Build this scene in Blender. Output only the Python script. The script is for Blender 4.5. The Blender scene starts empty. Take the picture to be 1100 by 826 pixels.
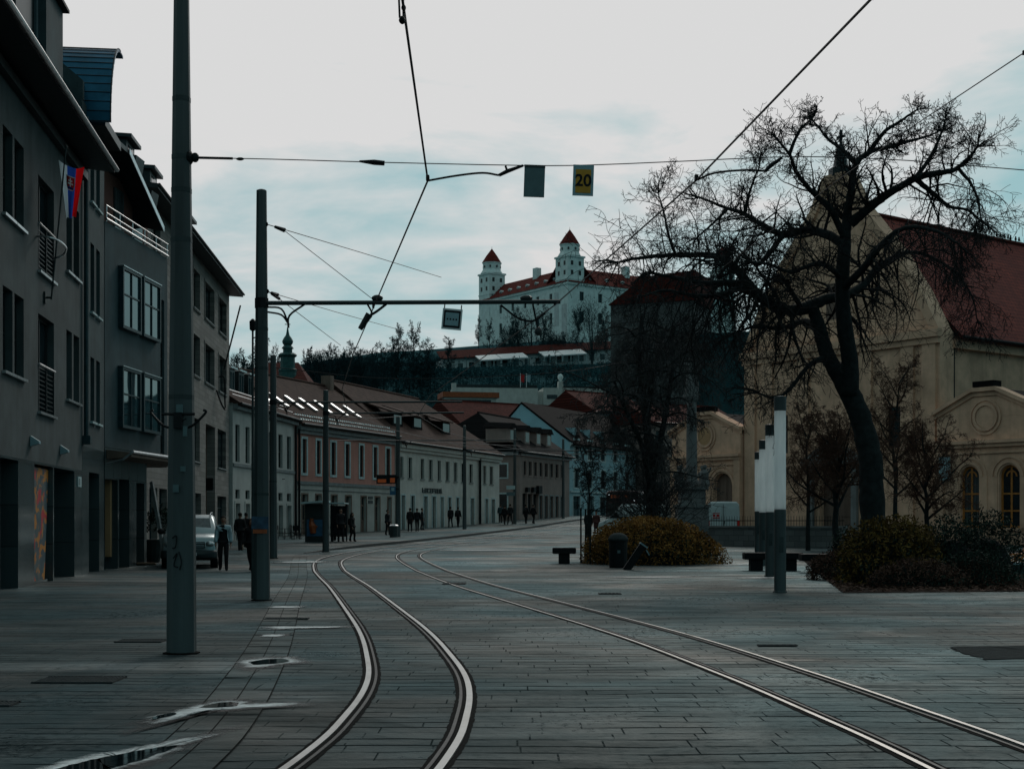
import bpy, bmesh, math, random
from mathutils import Vector, Matrix, Quaternion
random.seed(7)
R = math.radians
PI = math.pi
sc = bpy.context.scene
C = sc.collection
F_, CX, HZ, CAMZ = 1500.0, 550.0, 560.0, 1.6

# ------------------------------------------------------------------ placement helpers
GP = [(-400,0),(0,0),(45,0),(60,.16),(77,.35),(94,.55),(110,.82),(122,1.08),(132,1.38),(150,1.95),(200,3.0),(260,4.4),(400,8),(3000,8)]
def g(Y):
    for (a, za), (b, zb) in zip(GP, GP[1:]):
        if Y <= b:
            return za + (zb-za)*(Y-a)/(b-a)
    return GP[-1][1]
def W(px, py, Y):
    return Vector(((px-CX)/F_*Y, Y, CAMZ+(HZ-py)/F_*Y))
def G(px, py):
    lo, hi = 5.0, 260.0
    for _ in range(60):
        m = (lo+hi)/2
        y = HZ-(g(m)-CAMZ)/m*F_
        if y > py: lo = m
        else: hi = m
    return Vector(((px-CX)/F_*m, m, g(m)))
def at(px, Y, dz=0):
    return Vector(((px-CX)/F_*Y, Y, g(Y)+dz))
def catmull(P, n=10):
    P = [Vector(p) for p in P]
    Q = [P[0]*2-P[1]] + P + [P[-1]*2-P[-2]]
    out = []
    for i in range(1, len(Q)-2):
        a, b, c, d = Q[i-1:i+3]
        for k in range(n):
            t = k/n
            out.append(0.5*((2*b)+(c-a)*t+(2*a-5*b+4*c-d)*t*t+(3*b-a-3*c+d)*t**3))
    out.append(P[-1])
    return out

# ------------------------------------------------------------------ objects
def setp(o, label=None, cat=None, group=None, kind=None):
    if label: o['label'] = label
    if cat: o['category'] = cat
    if group: o['group'] = group
    if kind: o['kind'] = kind
    return o
def thing(name, label, cat, loc=(0,0,0), rotz=0, group=None):
    o = bpy.data.objects.new(name, None); C.objects.link(o)
    o.empty_display_size = .2
    o.location = loc; o.rotation_euler = (0,0,rotz)
    return setp(o, label, cat, group)
def copy_tree(o, parent=None):
    c = o.copy(); C.objects.link(c); c.parent = parent
    for ch in list(o.children): copy_tree(ch, c)
    return c

class MB:
    def __init__(s): s.v, s.f, s.m, s.cm = [], [], [], 0
    def add(s, vs, fs):
        b = len(s.v); s.v += [tuple(v) for v in vs]
        for f in fs: s.f.append([b+i for i in f]); s.m.append(s.cm)
    def quad(s, a, b, c, d): s.add([a,b,c,d], [(0,1,2,3)])
    def poly(s, pts): s.add(pts, [tuple(range(len(pts)))])
    def box(s, x0, x1, y0, y1, z0, z1):
        s.add([(x0,y0,z0),(x1,y0,z0),(x1,y1,z0),(x0,y1,z0),(x0,y0,z1),(x1,y0,z1),(x1,y1,z1),(x0,y1,z1)],
              [(0,3,2,1),(4,5,6,7),(0,1,5,4),(1,2,6,5),(2,3,7,6),(3,0,4,7)])
    def cbox(s, c, sx, sy, sz, M=None):
        p = [Vector((x*sx/2,y*sy/2,z*sz/2)) for z in (-1,1) for x,y in ((-1,-1),(1,-1),(1,1),(-1,1))]
        if M is not None: p = [M @ q for q in p]
        s.add([q+Vector(c) for q in p], [(0,3,2,1),(4,5,6,7),(0,1,5,4),(1,2,6,5),(2,3,7,6),(3,0,4,7)])
    def tube(s, pts, rads, n=6, caps=True):
        pts = [Vector(p) for p in pts]
        if not hasattr(rads, '__len__'): rads = [rads]*len(pts)
        t = (pts[1]-pts[0]).normalized()
        up = Vector((0,0,1)) if abs(t.z) < .9 else Vector((1,0,0))
        a = t.cross(up).normalized()
        vs = []
        for i, p in enumerate(pts):
            if i == 0: t = pts[1]-pts[0]
            elif i == len(pts)-1: t = pts[-1]-pts[-2]
            else: t = pts[i+1]-pts[i-1]
            if t.length < 1e-9: t = Vector((0,0,1))
            t.normalize()
            a = a - t*a.dot(t)
            if a.length < 1e-6: a = t.orthogonal()
            a.normalize(); b = t.cross(a)
            for k in range(n):
                th = 2*PI*k/n
                vs.append(p+(a*math.cos(th)+b*math.sin(th))*rads[i])
        fs = []
        for i in range(len(pts)-1):
            for k in range(n):
                k2 = (k+1) % n
                fs.append((i*n+k, i*n+k2, (i+1)*n+k2, (i+1)*n+k))
        if caps:
            fs.append(tuple(range(n))[::-1]); fs.append(tuple((len(pts)-1)*n+k for k in range(n)))
        s.add(vs, fs)
    def lathe(s, prof, c=(0,0,0), n=16, ph=0):
        c = Vector(c); vs, fs = [], []
        for r, z in prof:
            for k in range(n):
                th = 2*PI*(k+ph)/n
                vs.append(c+Vector((r*math.cos(th), r*math.sin(th), z)))
        for i in range(len(prof)-1):
            for k in range(n):
                k2 = (k+1) % n
                fs.append((i*n+k, i*n+k2, (i+1)*n+k2, (i+1)*n+k))
        fs.append(tuple(range(n))[::-1]); fs.append(tuple((len(prof)-1)*n+k for k in range(n)))
        s.add(vs, fs)
    def prism(s, pts, vec):
        n = len(pts); p = [Vector(q) for q in pts]; v = Vector(vec)
        s.add(p+[q+v for q in p], [tuple(range(n))[::-1], tuple(range(n, 2*n))]+[(i,(i+1)%n,n+(i+1)%n,n+i) for i in range(n)])
    def sphere(s, c, rx, ry, rz, n=10, m=6):
        prof = [(math.cos(-PI/2+PI*i/m), math.sin(-PI/2+PI*i/m)) for i in range(m+1)]
        b = len(s.v); s.lathe([(max(r,.02), z) for r, z in prof], (0,0,0), n)
        for i in range(b, len(s.v)):
            x, y, z = s.v[i]; s.v[i] = (c[0]+x*rx, c[1]+y*ry, c[2]+z*rz)
    def build(s, name, mat, parent=None, smooth=False, bevel=0, fix=True):
        me = bpy.data.meshes.new(name)
        me.from_pydata(s.v, [], s.f)
        mats = mat if isinstance(mat, (list, tuple)) else [mat]
        for m in mats: me.materials.append(m)
        if len(mats) > 1: me.polygons.foreach_set('material_index', s.m)
        if fix or bevel:
            bm = bmesh.new(); bm.from_mesh(me)
            if fix: bmesh.ops.recalc_face_normals(bm, faces=bm.faces)
            if bevel:
                bmesh.ops.bevel(bm, geom=[e for e in bm.edges if len(e.link_faces)==2 and e.calc_face_angle(0) > .5], offset=bevel, segments=2, affect='EDGES', clamp_overlap=True)
            bm.to_mesh(me); bm.free()
        if smooth:
            me.polygons.foreach_set('use_smooth', [True]*len(me.polygons))
        me.update()
        o = bpy.data.objects.new(name, me); C.objects.link(o)
        if parent is not None: o.parent = parent
        return o

# ------------------------------------------------------------------ materials
def nodes(name):
    m = bpy.data.materials.new(name); m.use_nodes = True
    nt = m.node_tree; b = nt.nodes['Principled BSDF']
    return m, nt, b
def N(nt, t, **kw):
    n = nt.nodes.new(t)
    for k, v in kw.items(): setattr(n, k, v)
    return n
def L(nt, a, b): nt.links.new(a, b)
def coords(nt, scale=(1,1,1), kind='Object'):
    tc = N(nt, 'ShaderNodeTexCoord'); mp = N(nt, 'ShaderNodeMapping')
    mp.inputs['Scale'].default_value = scale
    L(nt, tc.outputs[kind], mp.inputs['Vector'])
    return mp.outputs['Vector']
def mixc(nt, fac, a, b, mode='MIX'):
    m = N(nt, 'ShaderNodeMix', data_type='RGBA', blend_type=mode)
    for sock, val in ((m.inputs['Factor'], fac), (m.inputs['A'], a), (m.inputs['B'], b)):
        if isinstance(val, bpy.types.NodeSocket): L(nt, val, sock)
        elif isinstance(val, (int, float)): sock.default_value = val
        else: sock.default_value = (*val[:3], 1)
    return m.outputs['Result']
def noise(nt, vec, scale, detail=4, rough=.6, dist=0):
    n = N(nt, 'ShaderNodeTexNoise'); n.inputs['Scale'].default_value = scale
    n.inputs['Detail'].default_value = detail; n.inputs['Roughness'].default_value = rough; n.inputs['Distortion'].default_value = dist
    L(nt, vec, n.inputs['Vector']); return n.outputs['Fac']
def ramp(nt, fac, a, b, va=0, vb=1):
    n = N(nt, 'ShaderNodeMapRange'); n.clamp = True
    n.inputs['From Min'].default_value = a; n.inputs['From Max'].default_value = b
    n.inputs['To Min'].default_value = va; n.inputs['To Max'].default_value = vb
    L(nt, fac, n.inputs['Value']); return n.outputs['Result']
def bump(nt, h, strength, dist, b):
    n = N(nt, 'ShaderNodeBump'); n.inputs['Strength'].default_value = strength; n.inputs['Distance'].default_value = dist
    L(nt, h, n.inputs['Height']); L(nt, n.outputs['Normal'], b.inputs['Normal'])
def sc3(c, k): return tuple(x*k for x in c)
def plain(name, col, rough=.7, metal=0, var=.25, scale=3.0, bmp=.0, spec=.35, streak=False):
    m, nt, b = nodes(name)
    v = coords(nt, (1,1,.12) if streak else (1,1,1))
    f = noise(nt, v, scale, 5)
    c = mixc(nt, ramp(nt, f, .3, .7), sc3(col, 1-var), sc3(col, 1+var))
    L(nt, c, b.inputs['Base Color'])
    b.inputs['Roughness'].default_value = rough; b.inputs['Metallic'].default_value = metal
    b.inputs['Specular IOR Level'].default_value = spec
    if bmp:
        v2 = coords(nt); bump(nt, noise(nt, v2, scale*8, 3), bmp, .02, b)
    return m
def plaster(name, col, dirt=.35, rough=.85):
    m, nt, b = nodes(name)
    v = coords(nt, (1,1,1)); vs = coords(nt, (1,1,.1))
    f1 = noise(nt, v, .6, 6, .65); f2 = noise(nt, vs, 2.2, 5, .6); f3 = noise(nt, v, 14, 3)
    c = mixc(nt, ramp(nt, f1, .35, .7), sc3(col, 1.1), sc3(col, 1-dirt))
    c = mixc(nt, ramp(nt, f2, .5, .75, 0, dirt*1.3), c, sc3(col, .45))
    c = mixc(nt, ramp(nt, f3, .3, .7, 0, .18), c, sc3(col, .6))
    # splash dirt near the ground
    tc = N(nt, 'ShaderNodeTexCoord'); sx = N(nt, 'ShaderNodeSeparateXYZ'); L(nt, tc.outputs['Object'], sx.inputs['Vector'])
    c = mixc(nt, ramp(nt, sx.outputs['Z'], 0, 1.3, .45, 0), c, sc3(col, .35))
    L(nt, c, b.inputs['Base Color']); b.inputs['Roughness'].default_value = rough
    b.inputs['Specular IOR Level'].default_value = .3
    bump(nt, f3, .25, .02, b)
    return m
def bands(name, col, row=.3, wid=.9, dark=.6, rough=.8):
    """stone cladding in courses (x, z in the object's own space)"""
    m, nt, b = nodes(name)
    tc = N(nt, 'ShaderNodeTexCoord'); sx = N(nt, 'ShaderNodeSeparateXYZ'); L(nt, tc.outputs['Object'], sx.inputs['Vector'])
    cb = N(nt, 'ShaderNodeCombineXYZ'); L(nt, sx.outputs['X'], cb.inputs['X']); L(nt, sx.outputs['Z'], cb.inputs['Y'])
    br = N(nt, 'ShaderNodeTexBrick'); L(nt, cb.outputs['Vector'], br.inputs['Vector'])
    br.inputs['Scale'].default_value = 1; br.inputs['Brick Width'].default_value = wid; br.inputs['Row Height'].default_value = row
    br.inputs['Mortar Size'].default_value = .012; br.inputs['Bias'].default_value = 0
    br.inputs['Color1'].default_value = (*sc3(col, 1.15), 1); br.inputs['Color2'].default_value = (*sc3(col, .72), 1); br.inputs['Mortar'].default_value = (*sc3(col, dark), 1)
    f = noise(nt, coords(nt, (1,1,.2)), 1.3, 5)
    c = mixc(nt, ramp(nt, f, .4, .75, 0, .5), br.outputs['Color'], sc3(col, .5))
    L(nt, c, b.inputs['Base Color']); b.inputs['Roughness'].default_value = rough; b.inputs['Specular IOR Level'].default_value = .35
    bump(nt, br.outputs['Fac'], -.4, .02, b)
    return m
def tiles(name, col, row=.32, col2=None):
    """roof tiles: courses follow height, joints follow the object's x"""
    m, nt, b = nodes(name)
    col2 = col2 or sc3(col, .6)
    tc = N(nt, 'ShaderNodeTexCoord'); sx = N(nt, 'ShaderNodeSeparateXYZ'); L(nt, tc.outputs['Object'], sx.inputs['Vector'])
    cb = N(nt, 'ShaderNodeCombineXYZ'); L(nt, sx.outputs['X'], cb.inputs['X']); L(nt, sx.outputs['Z'], cb.inputs['Y'])
    br = N(nt, 'ShaderNodeTexBrick'); L(nt, cb.outputs['Vector'], br.inputs['Vector'])
    br.inputs['Scale'].default_value = 1; br.inputs['Brick Width'].default_value = .28; br.inputs['Row Height'].default_value = row*.6
    br.inputs['Mortar Size'].default_value = .018
    br.inputs['Color1'].default_value = (*sc3(col, 1.2), 1); br.inputs['Color2'].default_value = (*col2, 1); br.inputs['Mortar'].default_value = (*sc3(col, .35), 1)
    f = noise(nt, coords(nt), .5, 6, .7)
    c = mixc(nt, ramp(nt, f, .35, .75, 0, .65), br.outputs['Color'], sc3(col, .45))
    L(nt, c, b.inputs['Base Color']); b.inputs['Roughness'].default_value = .85; b.inputs['Specular IOR Level'].default_value = .08
    bump(nt, br.outputs['Fac'], -.6, .03, b)
    return m
def glassy(name, col=(.006,.012,.015), rough=.06, spec=.5, vary=True):
    m, nt, b = nodes(name)
    f = noise(nt, coords(nt), .9, 3)
    c = mixc(nt, ramp(nt, f, .4, .65), col, sc3(col, 2.2))
    if vary:   # some panes show pale curtains behind the glass
        oi = N(nt, 'ShaderNodeObjectInfo')
        fold = noise(nt, coords(nt, (1,1,.02)), 9, 2)
        cur = mixc(nt, ramp(nt, fold, .35, .65), (.03,.04,.042), (.09,.11,.112))
        c = mixc(nt, ramp(nt, oi.outputs['Random'], .66, .72, 0, .75), c, cur)
    L(nt, c, b.inputs['Base Color'])
    b.inputs['Roughness'].default_value = rough; b.inputs['Specular IOR Level'].default_value = spec
    bump(nt, noise(nt, coords(nt), .7, 1), .12, .05, b)
    return m
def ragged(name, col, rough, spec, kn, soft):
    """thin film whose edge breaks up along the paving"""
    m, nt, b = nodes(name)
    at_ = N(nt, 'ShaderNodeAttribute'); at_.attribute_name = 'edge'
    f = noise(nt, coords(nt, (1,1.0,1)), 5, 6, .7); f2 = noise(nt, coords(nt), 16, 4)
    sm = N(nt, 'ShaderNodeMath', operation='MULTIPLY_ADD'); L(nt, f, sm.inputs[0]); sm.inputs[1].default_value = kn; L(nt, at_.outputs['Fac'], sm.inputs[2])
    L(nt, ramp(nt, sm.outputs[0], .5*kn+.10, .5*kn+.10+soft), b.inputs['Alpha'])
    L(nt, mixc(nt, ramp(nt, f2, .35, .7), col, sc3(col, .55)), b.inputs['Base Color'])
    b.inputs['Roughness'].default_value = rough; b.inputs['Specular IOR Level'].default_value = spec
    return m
def emis(name, col, strength):
    m, nt, b = nodes(name)
    f = noise(nt, coords(nt), 40, 1)
    L(nt, mixc(nt, ramp(nt, f, .4, .6), col, sc3(col, .4)), b.inputs['Emission Color'])
    b.inputs['Base Color'].default_value = (.02,.02,.02,1); b.inputs['Emission Strength'].default_value = strength
    return m

def paving(name, bw, bh, colA, colB, rot=0, wet=.5, mortar=.24, depth=1.1, rows=1):
    m, nt, b = nodes(name)
    def mth(op, x, y=None, z=None):
        n = N(nt, 'ShaderNodeMath', operation=op)
        for i, q in enumerate((x, y, z)):
            if q is None: continue
            if isinstance(q, bpy.types.NodeSocket): L(nt, q, n.inputs[i])
            else: n.inputs[i].default_value = q
        return n.outputs[0]
    tc = N(nt, 'ShaderNodeTexCoord'); mp = N(nt, 'ShaderNodeMapping'); mp.inputs['Rotation'].default_value = (0,0,rot)
    L(nt, tc.outputs['Object'], mp.inputs['Vector']); O = tc.outputs['Object']
    sx = N(nt, 'ShaderNodeSeparateXYZ'); L(nt, mp.outputs['Vector'], sx.inputs['Vector'])
    yw = mth('MULTIPLY_ADD', noise(nt, O, .30, 2), .5, sx.outputs['Y'])
    yw = mth('MULTIPLY_ADD', noise(nt, O, 2.2, 2), .05, yw)
    v = mth('DIVIDE', yw, bh); row = mth('FLOOR', v); fr = mth('FRACT', v)
    wn = N(nt, 'ShaderNodeTexWhiteNoise', noise_dimensions='1D'); L(nt, row, wn.inputs['W'])
    xo = mth('ADD', mth('DIVIDE', sx.outputs['X'], bw), mth('MULTIPLY', wn.outputs['Value'], 7.0)); col = mth('FLOOR', xo); fx = mth('FRACT', xo)
    cb = N(nt, 'ShaderNodeCombineXYZ'); L(nt, col, cb.inputs['X']); L(nt, row, cb.inputs['Y'])
    wn2 = N(nt, 'ShaderNodeTexWhiteNoise', noise_dimensions='2D'); L(nt, cb.outputs['Vector'], wn2.inputs['Vector'])
    # joints: courses open up wider than the cross joints, both come and go
    rl = ramp(nt, fr, .10, .17, 1, 0); cl_ = ramp(nt, fx, .014, .026, 1, 0)
    mk = ramp(nt, noise(nt, coords(nt, (.8,3.2,1)), .9, 3, .6), .44, .58, .10*rows, 1)
    mk2 = ramp(nt, noise(nt, coords(nt, (1.3,1.3,1), 'Object'), 1.4, 3), .44, .56, .05, .9)
    mort = mth('MAXIMUM', mth('MULTIPLY', rl, mk), mth('MULTIPLY', cl_, mk2))
    f1 = noise(nt, O, .17, 6, .62, .4)
    f2 = noise(nt, O, 2.4, 6, .7)
    f3 = noise(nt, coords(nt, (.22,1.7,1)), 1.1, 6, .7)
    f4 = noise(nt, O, 11, 4, .75)
    f5 = noise(nt, coords(nt, (.5,.9,1)), .45, 5, .7, .8)
    c = mixc(nt, wn2.outputs['Value'], colA, colB)
    c = mixc(nt, ramp(nt, f1, .42, .68, 0, .65), c, (.036,.032,.029))
    c = mixc(nt, ramp(nt, f3, .42, .72, 0, .5), c, sc3(colA, .45))
    c = mixc(nt, ramp(nt, f2, .45, .7, 0, .6), c, sc3(colB, .45))
    c = mixc(nt, ramp(nt, f4, .46, .7, 0, .55), c, sc3(colB, .4))
    c = mixc(nt, ramp(nt, f5, .50, .62, 0, .8), c, sc3(colB, .40))
    c = mixc(nt, ramp(nt, f5, .30, .42, .35, 0), c, (.070,.083,.083))
    spot = noise(nt, O, 5.5, 2)
    c = mixc(nt, ramp(nt, spot, .74, .8, 0, .5), c, (.16,.16,.15))
    c = mixc(nt, mort, c, sc3(colA, mortar))
    L(nt, c, b.inputs['Base Color'])
    rr = ramp(nt, f4, .35, .7, .66-wet*.2, .84)
    r2 = mth('MULTIPLY_ADD', ramp(nt, f1, .4, .66, 1, 0), -.20*wet, rr)
    r2 = mth('MULTIPLY_ADD', ramp(nt, f5, .5, .64, 0, 1), -.22*wet, r2)
    L(nt, mth('MULTIPLY_ADD', mort, .4, r2), b.inputs['Roughness'])
    sp_ = mth('MULTIPLY', mth('SUBTRACT', 1.0, mth('MULTIPLY', mort, .80)), mth('MULTIPLY_ADD', ramp(nt, f5, .48, .62, 0, 1), .16, ramp(nt, f3, .35, .7, .26, .10)))
    b.inputs['Specular IOR Level'].default_value = 0
    gl = N(nt, 'ShaderNodeBsdfGlossy'); L(nt, mixc(nt, ramp(nt, f1, .40, .62), (.58,.78,.82), (.80,.80,.77)), gl.inputs['Color']); L(nt, b.inputs['Roughness'].links[0].from_socket, gl.inputs['Roughness'])
    fre = N(nt, 'ShaderNodeFresnel'); fre.inputs['IOR'].default_value = 1.30
    mxs = N(nt, 'ShaderNodeMixShader'); L(nt, mth('MULTIPLY', fre.outputs[0], mth('MINIMUM', mth('MULTIPLY', sp_, .92), 1.0)), mxs.inputs['Fac'])
    L(nt, b.outputs[0], mxs.inputs[1]); L(nt, gl.outputs[0], mxs.inputs[2]); L(nt, mxs.outputs[0], nt.nodes['Material Output'].inputs['Surface'])
    tilt = mth('MULTIPLY', wn2.outputs['Value'], .35)
    h = mth('ADD', mth('MULTIPLY_ADD', mort, -1.0, mth('MULTIPLY', f2, .7)), mth('MULTIPLY_ADD', f4, .25, tilt))
    bump(nt, h, .5*depth, .02, b)
    nrm = b.inputs['Normal'].links[0].from_socket; L(nt, nrm, gl.inputs['Normal']); L(nt, nrm, fre.inputs['Normal'])
    return m

M = {}
M['paving'] = paving('square_paving', .62, .30, (.038,.056,.060), (.017,.028,.031), 0, .9)
M['pavement'] = paving('pavement_slabs', .5, .26, (.029,.053,.060), (.014,.029,.034), .03, .8)
M['gutter_strip'] = paving('gutter_paving', .9, .9, (.036,.046,.048), (.026,.033,.035), 0, .5)
M['seal'] = plain('rail_sealant', (.008,.009,.009), .8, 0, .4, 9, .3, .02)
def steel_rail():
    m, nt, b = nodes('rail_steel')
    f = noise(nt, coords(nt, (1,1,1)), 1.1, 3)
    L(nt, mixc(nt, ramp(nt, f, .4, .7), (.47,.465,.45), (.33,.328,.32)), b.inputs['Base Color'])
    b.inputs['Metallic'].default_value = 1; L(nt, ramp(nt, f, .3, .7, .30, .46), b.inputs['Roughness'])
    return m
M['rail'] = steel_rail()
M['lip'] = plain('rail_lip_steel', (.045,.046,.046), .6, .3, .4, 12)
M['kerb'] = plain('kerb_stone', (.07,.075,.075), .8, 0, .3, 4, .3)
M['asphalt'] = plain('asphalt_patch', (.012,.020,.022), .9, 0, .4, 9, .3, .08)
M['iron'] = plain('cast_iron', (.05,.058,.06), .9, 0, .3, 20, 0, .1)
M['water'] = ragged('puddle_water', (.006,.009,.010), .03, .6, .5, .08)
M['residue_sheen'] = ragged('pale_residue_sheen', (.78,.84,.85), .45, .5, 1.3, .6)  # drying residue, also the painted sheen of the far wet streaks
M['damp'] = ragged('damp_paving', (.010,.014,.015), .42, .5, 1.2, .9)
M['pole'] = plain('painted_pole_steel', (.046,.064,.067), .55, .1, .5, 2.2, .1, .5, True)
M['pole_d'] = plain('dark_pole_steel', (.035,.05,.052), .55, .3, .3, 3)
M['black'] = plain('black_fitting', (.008,.011,.013), .6, .1, .3, 10, 0, .2)
M['wire'] = plain('wire_metal', (.012,.014,.015), .5, .5, .2, 8)
M['insul'] = plain('insulator', (.02,.025,.027), .4, 0, .2, 8)
M['glass'] = glassy('window_glass')
M['glass_sky'] = glassy('bay_window_glass', (.012,.03,.036), .03, .9)
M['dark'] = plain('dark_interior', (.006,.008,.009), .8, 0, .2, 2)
M['frame_d'] = plain('dark_window_frame', (.018,.026,.028), .5, 0, .3, 5)
M['frame_teal'] = plain('teal_window_frame', (.012,.045,.055), .45, 0, .3, 5)
M['frame_w'] = plain('pale_window_frame', (.42,.55,.56), .6, 0, .2, 5)
M['frame_o'] = plain('ochre_window_frame', (.40,.16,.035), .6, 0, .3, 5)
M['white'] = plain('white_paint', (.7,.74,.74), .5, 0, .1, 5)
M['A'] = plaster('grey_brown_plaster', (.080,.106,.110), .55)
M['A_stone'] = bands('polished_stone_cladding', (.055,.080,.086), 1.0, .8, .4, .22)
M['A2'] = plaster('grey_plaster', (.064,.104,.112), .55)
M['B'] = plaster('cool_grey_plaster', (.060,.102,.114), .5)
M['loggia'] = plaster('red_brown_loggia_wall', (.13,.055,.042), .3)
M['warm'] = plaster('warm_passage_wall', (.50,.30,.16), .2)
M['C'] = bands('travertine_courses', (.22,.215,.20), .24, 1.3, .5)
M['Cb'] = plain('brown_bay_panel', (.16,.11,.085), .7, 0, .3, 3, 0, .4, True)
M['D'] = plaster('cream_grey_plaster', (.47,.49,.47), .25)
M['E'] = plaster('salmon_plaster', (.52,.255,.21), .22)
M['El'] = plaster('pale_lower_plaster', (.46,.48,.45), .25)
M['Fc'] = plaster('pale_cream_plaster', (.58,.60,.56), .22)
M['Gc'] = plaster('dusty_brown_plaster', (.27,.22,.20), .25)
M['Hc'] = plaster('pale_blue_plaster', (.30,.48,.53), .25)
M['Hg'] = plaster('blue_gable_plaster', (.33,.58,.66), .12)
M['band'] = plain('cornice_stone', (.20,.23,.235), .8, 0, .25, 3)
M['tile_br'] = tiles('brown_roof_tiles', (.085,.050,.041))
M['tile_rd'] = tiles('red_roof_tiles', (.125,.027,.021))
M['tile_dk'] = tiles('dark_roof_tiles', (.010,.010,.011))
M['tile_ca'] = tiles('castle_roof_tiles', (.20,.036,.028), .5)
M['copper'] = plain('blue_sheet_metal', (.010,.11,.19), .32, .4, .3, 1.5)
M['sheet'] = plain('dark_sheet_metal', (.022,.035,.038), .45, .4, .3, 2)
M['zinc'] = plain('bright_gutter_zinc', (.55,.57,.58), .32, 1, .2, 4)
M['skyl'] = plain('skylight_sheet', (.60,.63,.64), .30, .9, .1, 4)
M['church'] = plaster('ochre_church_plaster', (.82,.52,.36), .42)
M['church_t'] = plaster('church_trim_plaster', (.76,.485,.335), .35)
M['stone'] = plaster('weathered_stone', (.22,.235,.235), .5)
M['wall_st'] = bands('stone_wall_blocks', (.15,.165,.165), .28, .6, .45)
M['copper_g'] = plain('green_copper', (.020,.085,.085), .6, .2, .3, 3)
M['castle'] = plaster('white_castle_render', (.74,.86,.84), .2)
M['castle_g'] = plaster('bare_grey_castle_render', (.55,.62,.62), .2)
M['ruin'] = bands('brown_hill_masonry', (.105,.112,.112), .5, 1.1, .6)
M['awning'] = plain('white_awning', (.82,.84,.84), .6, 0, .05, 2)
M['hill'] = plain('hazy_hillside_earth', (.040,.092,.102), .95, 0, .5, .12, 0, .0)  # distant haze is put into this colour as a teal tint
M['wood_mass'] = plain('hazy_wood_twigs', (.030,.078,.088), .95, 0, .6, .15, 0, .0)  # teal in the twig colour stands in for haze over the wood
M['bark'] = plain('tree_bark', (.020,.026,.027), .9, 0, .4, 6, .6, .12)
M['twig'] = plain('tree_twigs', (.026,.027,.028), .9, 0, .3, 6, 0, .08)
M['twig_w'] = plain('grey_weeping_twigs', (.055,.056,.056), .9, 0, .4, 6, 0, .08)
M['twig_br'] = plain('brown_twigs', (.085,.046,.034), .9, 0, .4, 6, 0, .08)
M['bark_far'] = plain('hazy_tree_bark', (.022,.046,.052), .95, 0, .4, 1, 0, .0)  # bark tinted teal to paint in the haze of distance
M['soil'] = plain('flower_bed_soil', (.035,.024,.020), .95, 0, .6, 6, .8, .05)
M['leaf_b'] = plain('brown_yellow_leaves', (.25,.125,.036), .8, 0, .8, 1.3, 0, .08)
M['leaf_d'] = plain('dark_green_leaves', (.022,.036,.028), .8, 0, .8, 1.4, 0, .08)
M['leaf_y'] = plain('yellow_green_leaves', (.11,.068,.020), .8, 0, .75, 1.6, 0, .08)
M['leaf_r'] = plain('dry_brown_leaves', (.09,.05,.038), .9, 0, .6, 4, 0, .08)
M['red'] = plain('red_paint', (.45,.012,.012), .5, 0, .15, 5)
M['flag_w'] = plain('flag_white', (.72,.90,.95), .8, 0, .1, 6)
M['flag_b'] = plain('flag_blue', (.02,.085,.42), .8, 0, .15, 6)
M['flag_r'] = plain('flag_red', (.90,.015,.02), .8, 0, .15, 6)
M['yellow'] = plain('sign_yellow', (.55,.27,.02), .5, 0, .12, 8)
M['sign_back'] = plain('sign_back_grey', (.10,.16,.17), .5, .2, .15, 6)
M['sign_rim'] = plain('sign_rim', (.26,.40,.44), .5, 0, .1, 6)
M['led'] = emis('orange_led_display', (1,.22,.02), .085)
M['led_w'] = emis('vehicle_lamp', (.8,.95,1), .9)
M['tail'] = plain('tail_light', (.65,.02,.01), .3, 0, .1, 5)
M['blue'] = plain('poster_blue', (.03,.11,.20), .3, 0, .3, 2)
M['poster'] = plain('poster_orange', (.30,.07,.02), .4, 0, .4, 4)
M['skin'] = plain('skin', (.30,.17,.12), .6, 0, .1, 12)
M['orange'] = plain('orange_paint', (.52,.16,.01), .5, 0, .2, 8)
def tube_lamp():
    m, nt, b = nodes('frosted_lamp_tube')
    out = nt.nodes['Material Output']
    f = noise(nt, coords(nt, (1,1,.15)), 5, 4)
    c = mixc(nt, ramp(nt, f, .35, .7), (.90,.95,.95), (.70,.78,.79))
    L(nt, c, b.inputs['Base Color']); b.inputs['Roughness'].default_value = .35
    tr = N(nt, 'ShaderNodeBsdfTranslucent'); L(nt, c, tr.inputs['Color'])
    mx = N(nt, 'ShaderNodeMixShader'); mx.inputs['Fac'].default_value = .62
    L(nt, c, b.inputs['Emission Color']); b.inputs['Emission Strength'].default_value = .09
    L(nt, b.outputs[0], mx.inputs[1]); L(nt, tr.outputs[0], mx.inputs[2]); L(nt, mx.outputs[0], out.inputs['Surface'])
    return m
M['lamp_tube'] = tube_lamp()
def flag_cloth(name, col):
    m, nt, b = nodes(name); out = nt.nodes['Material Output']
    c = mixc(nt, ramp(nt, noise(nt, coords(nt, (30,30,30)), 6, 3), .3, .7), sc3(col, .85), col)
    L(nt, c, b.inputs['Base Color']); b.inputs['Roughness'].default_value = .85; b.inputs['Specular IOR Level'].default_value = .1
    tr = N(nt, 'ShaderNodeBsdfTranslucent'); L(nt, c, tr.inputs['Color']); mx = N(nt, 'ShaderNodeMixShader'); mx.inputs['Fac'].default_value = .6
    L(nt, b.outputs[0], mx.inputs[1]); L(nt, tr.outputs[0], mx.inputs[2]); L(nt, mx.outputs[0], out.inputs['Surface']); return m
for k_, c_ in (('flag_w',(.50,.66,.72)),('flag_b',(.02,.085,.42)),('flag_r',(.85,.012,.015))): M[k_] = flag_cloth('cloth_'+k_[5:]+'_flag', c_)

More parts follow.
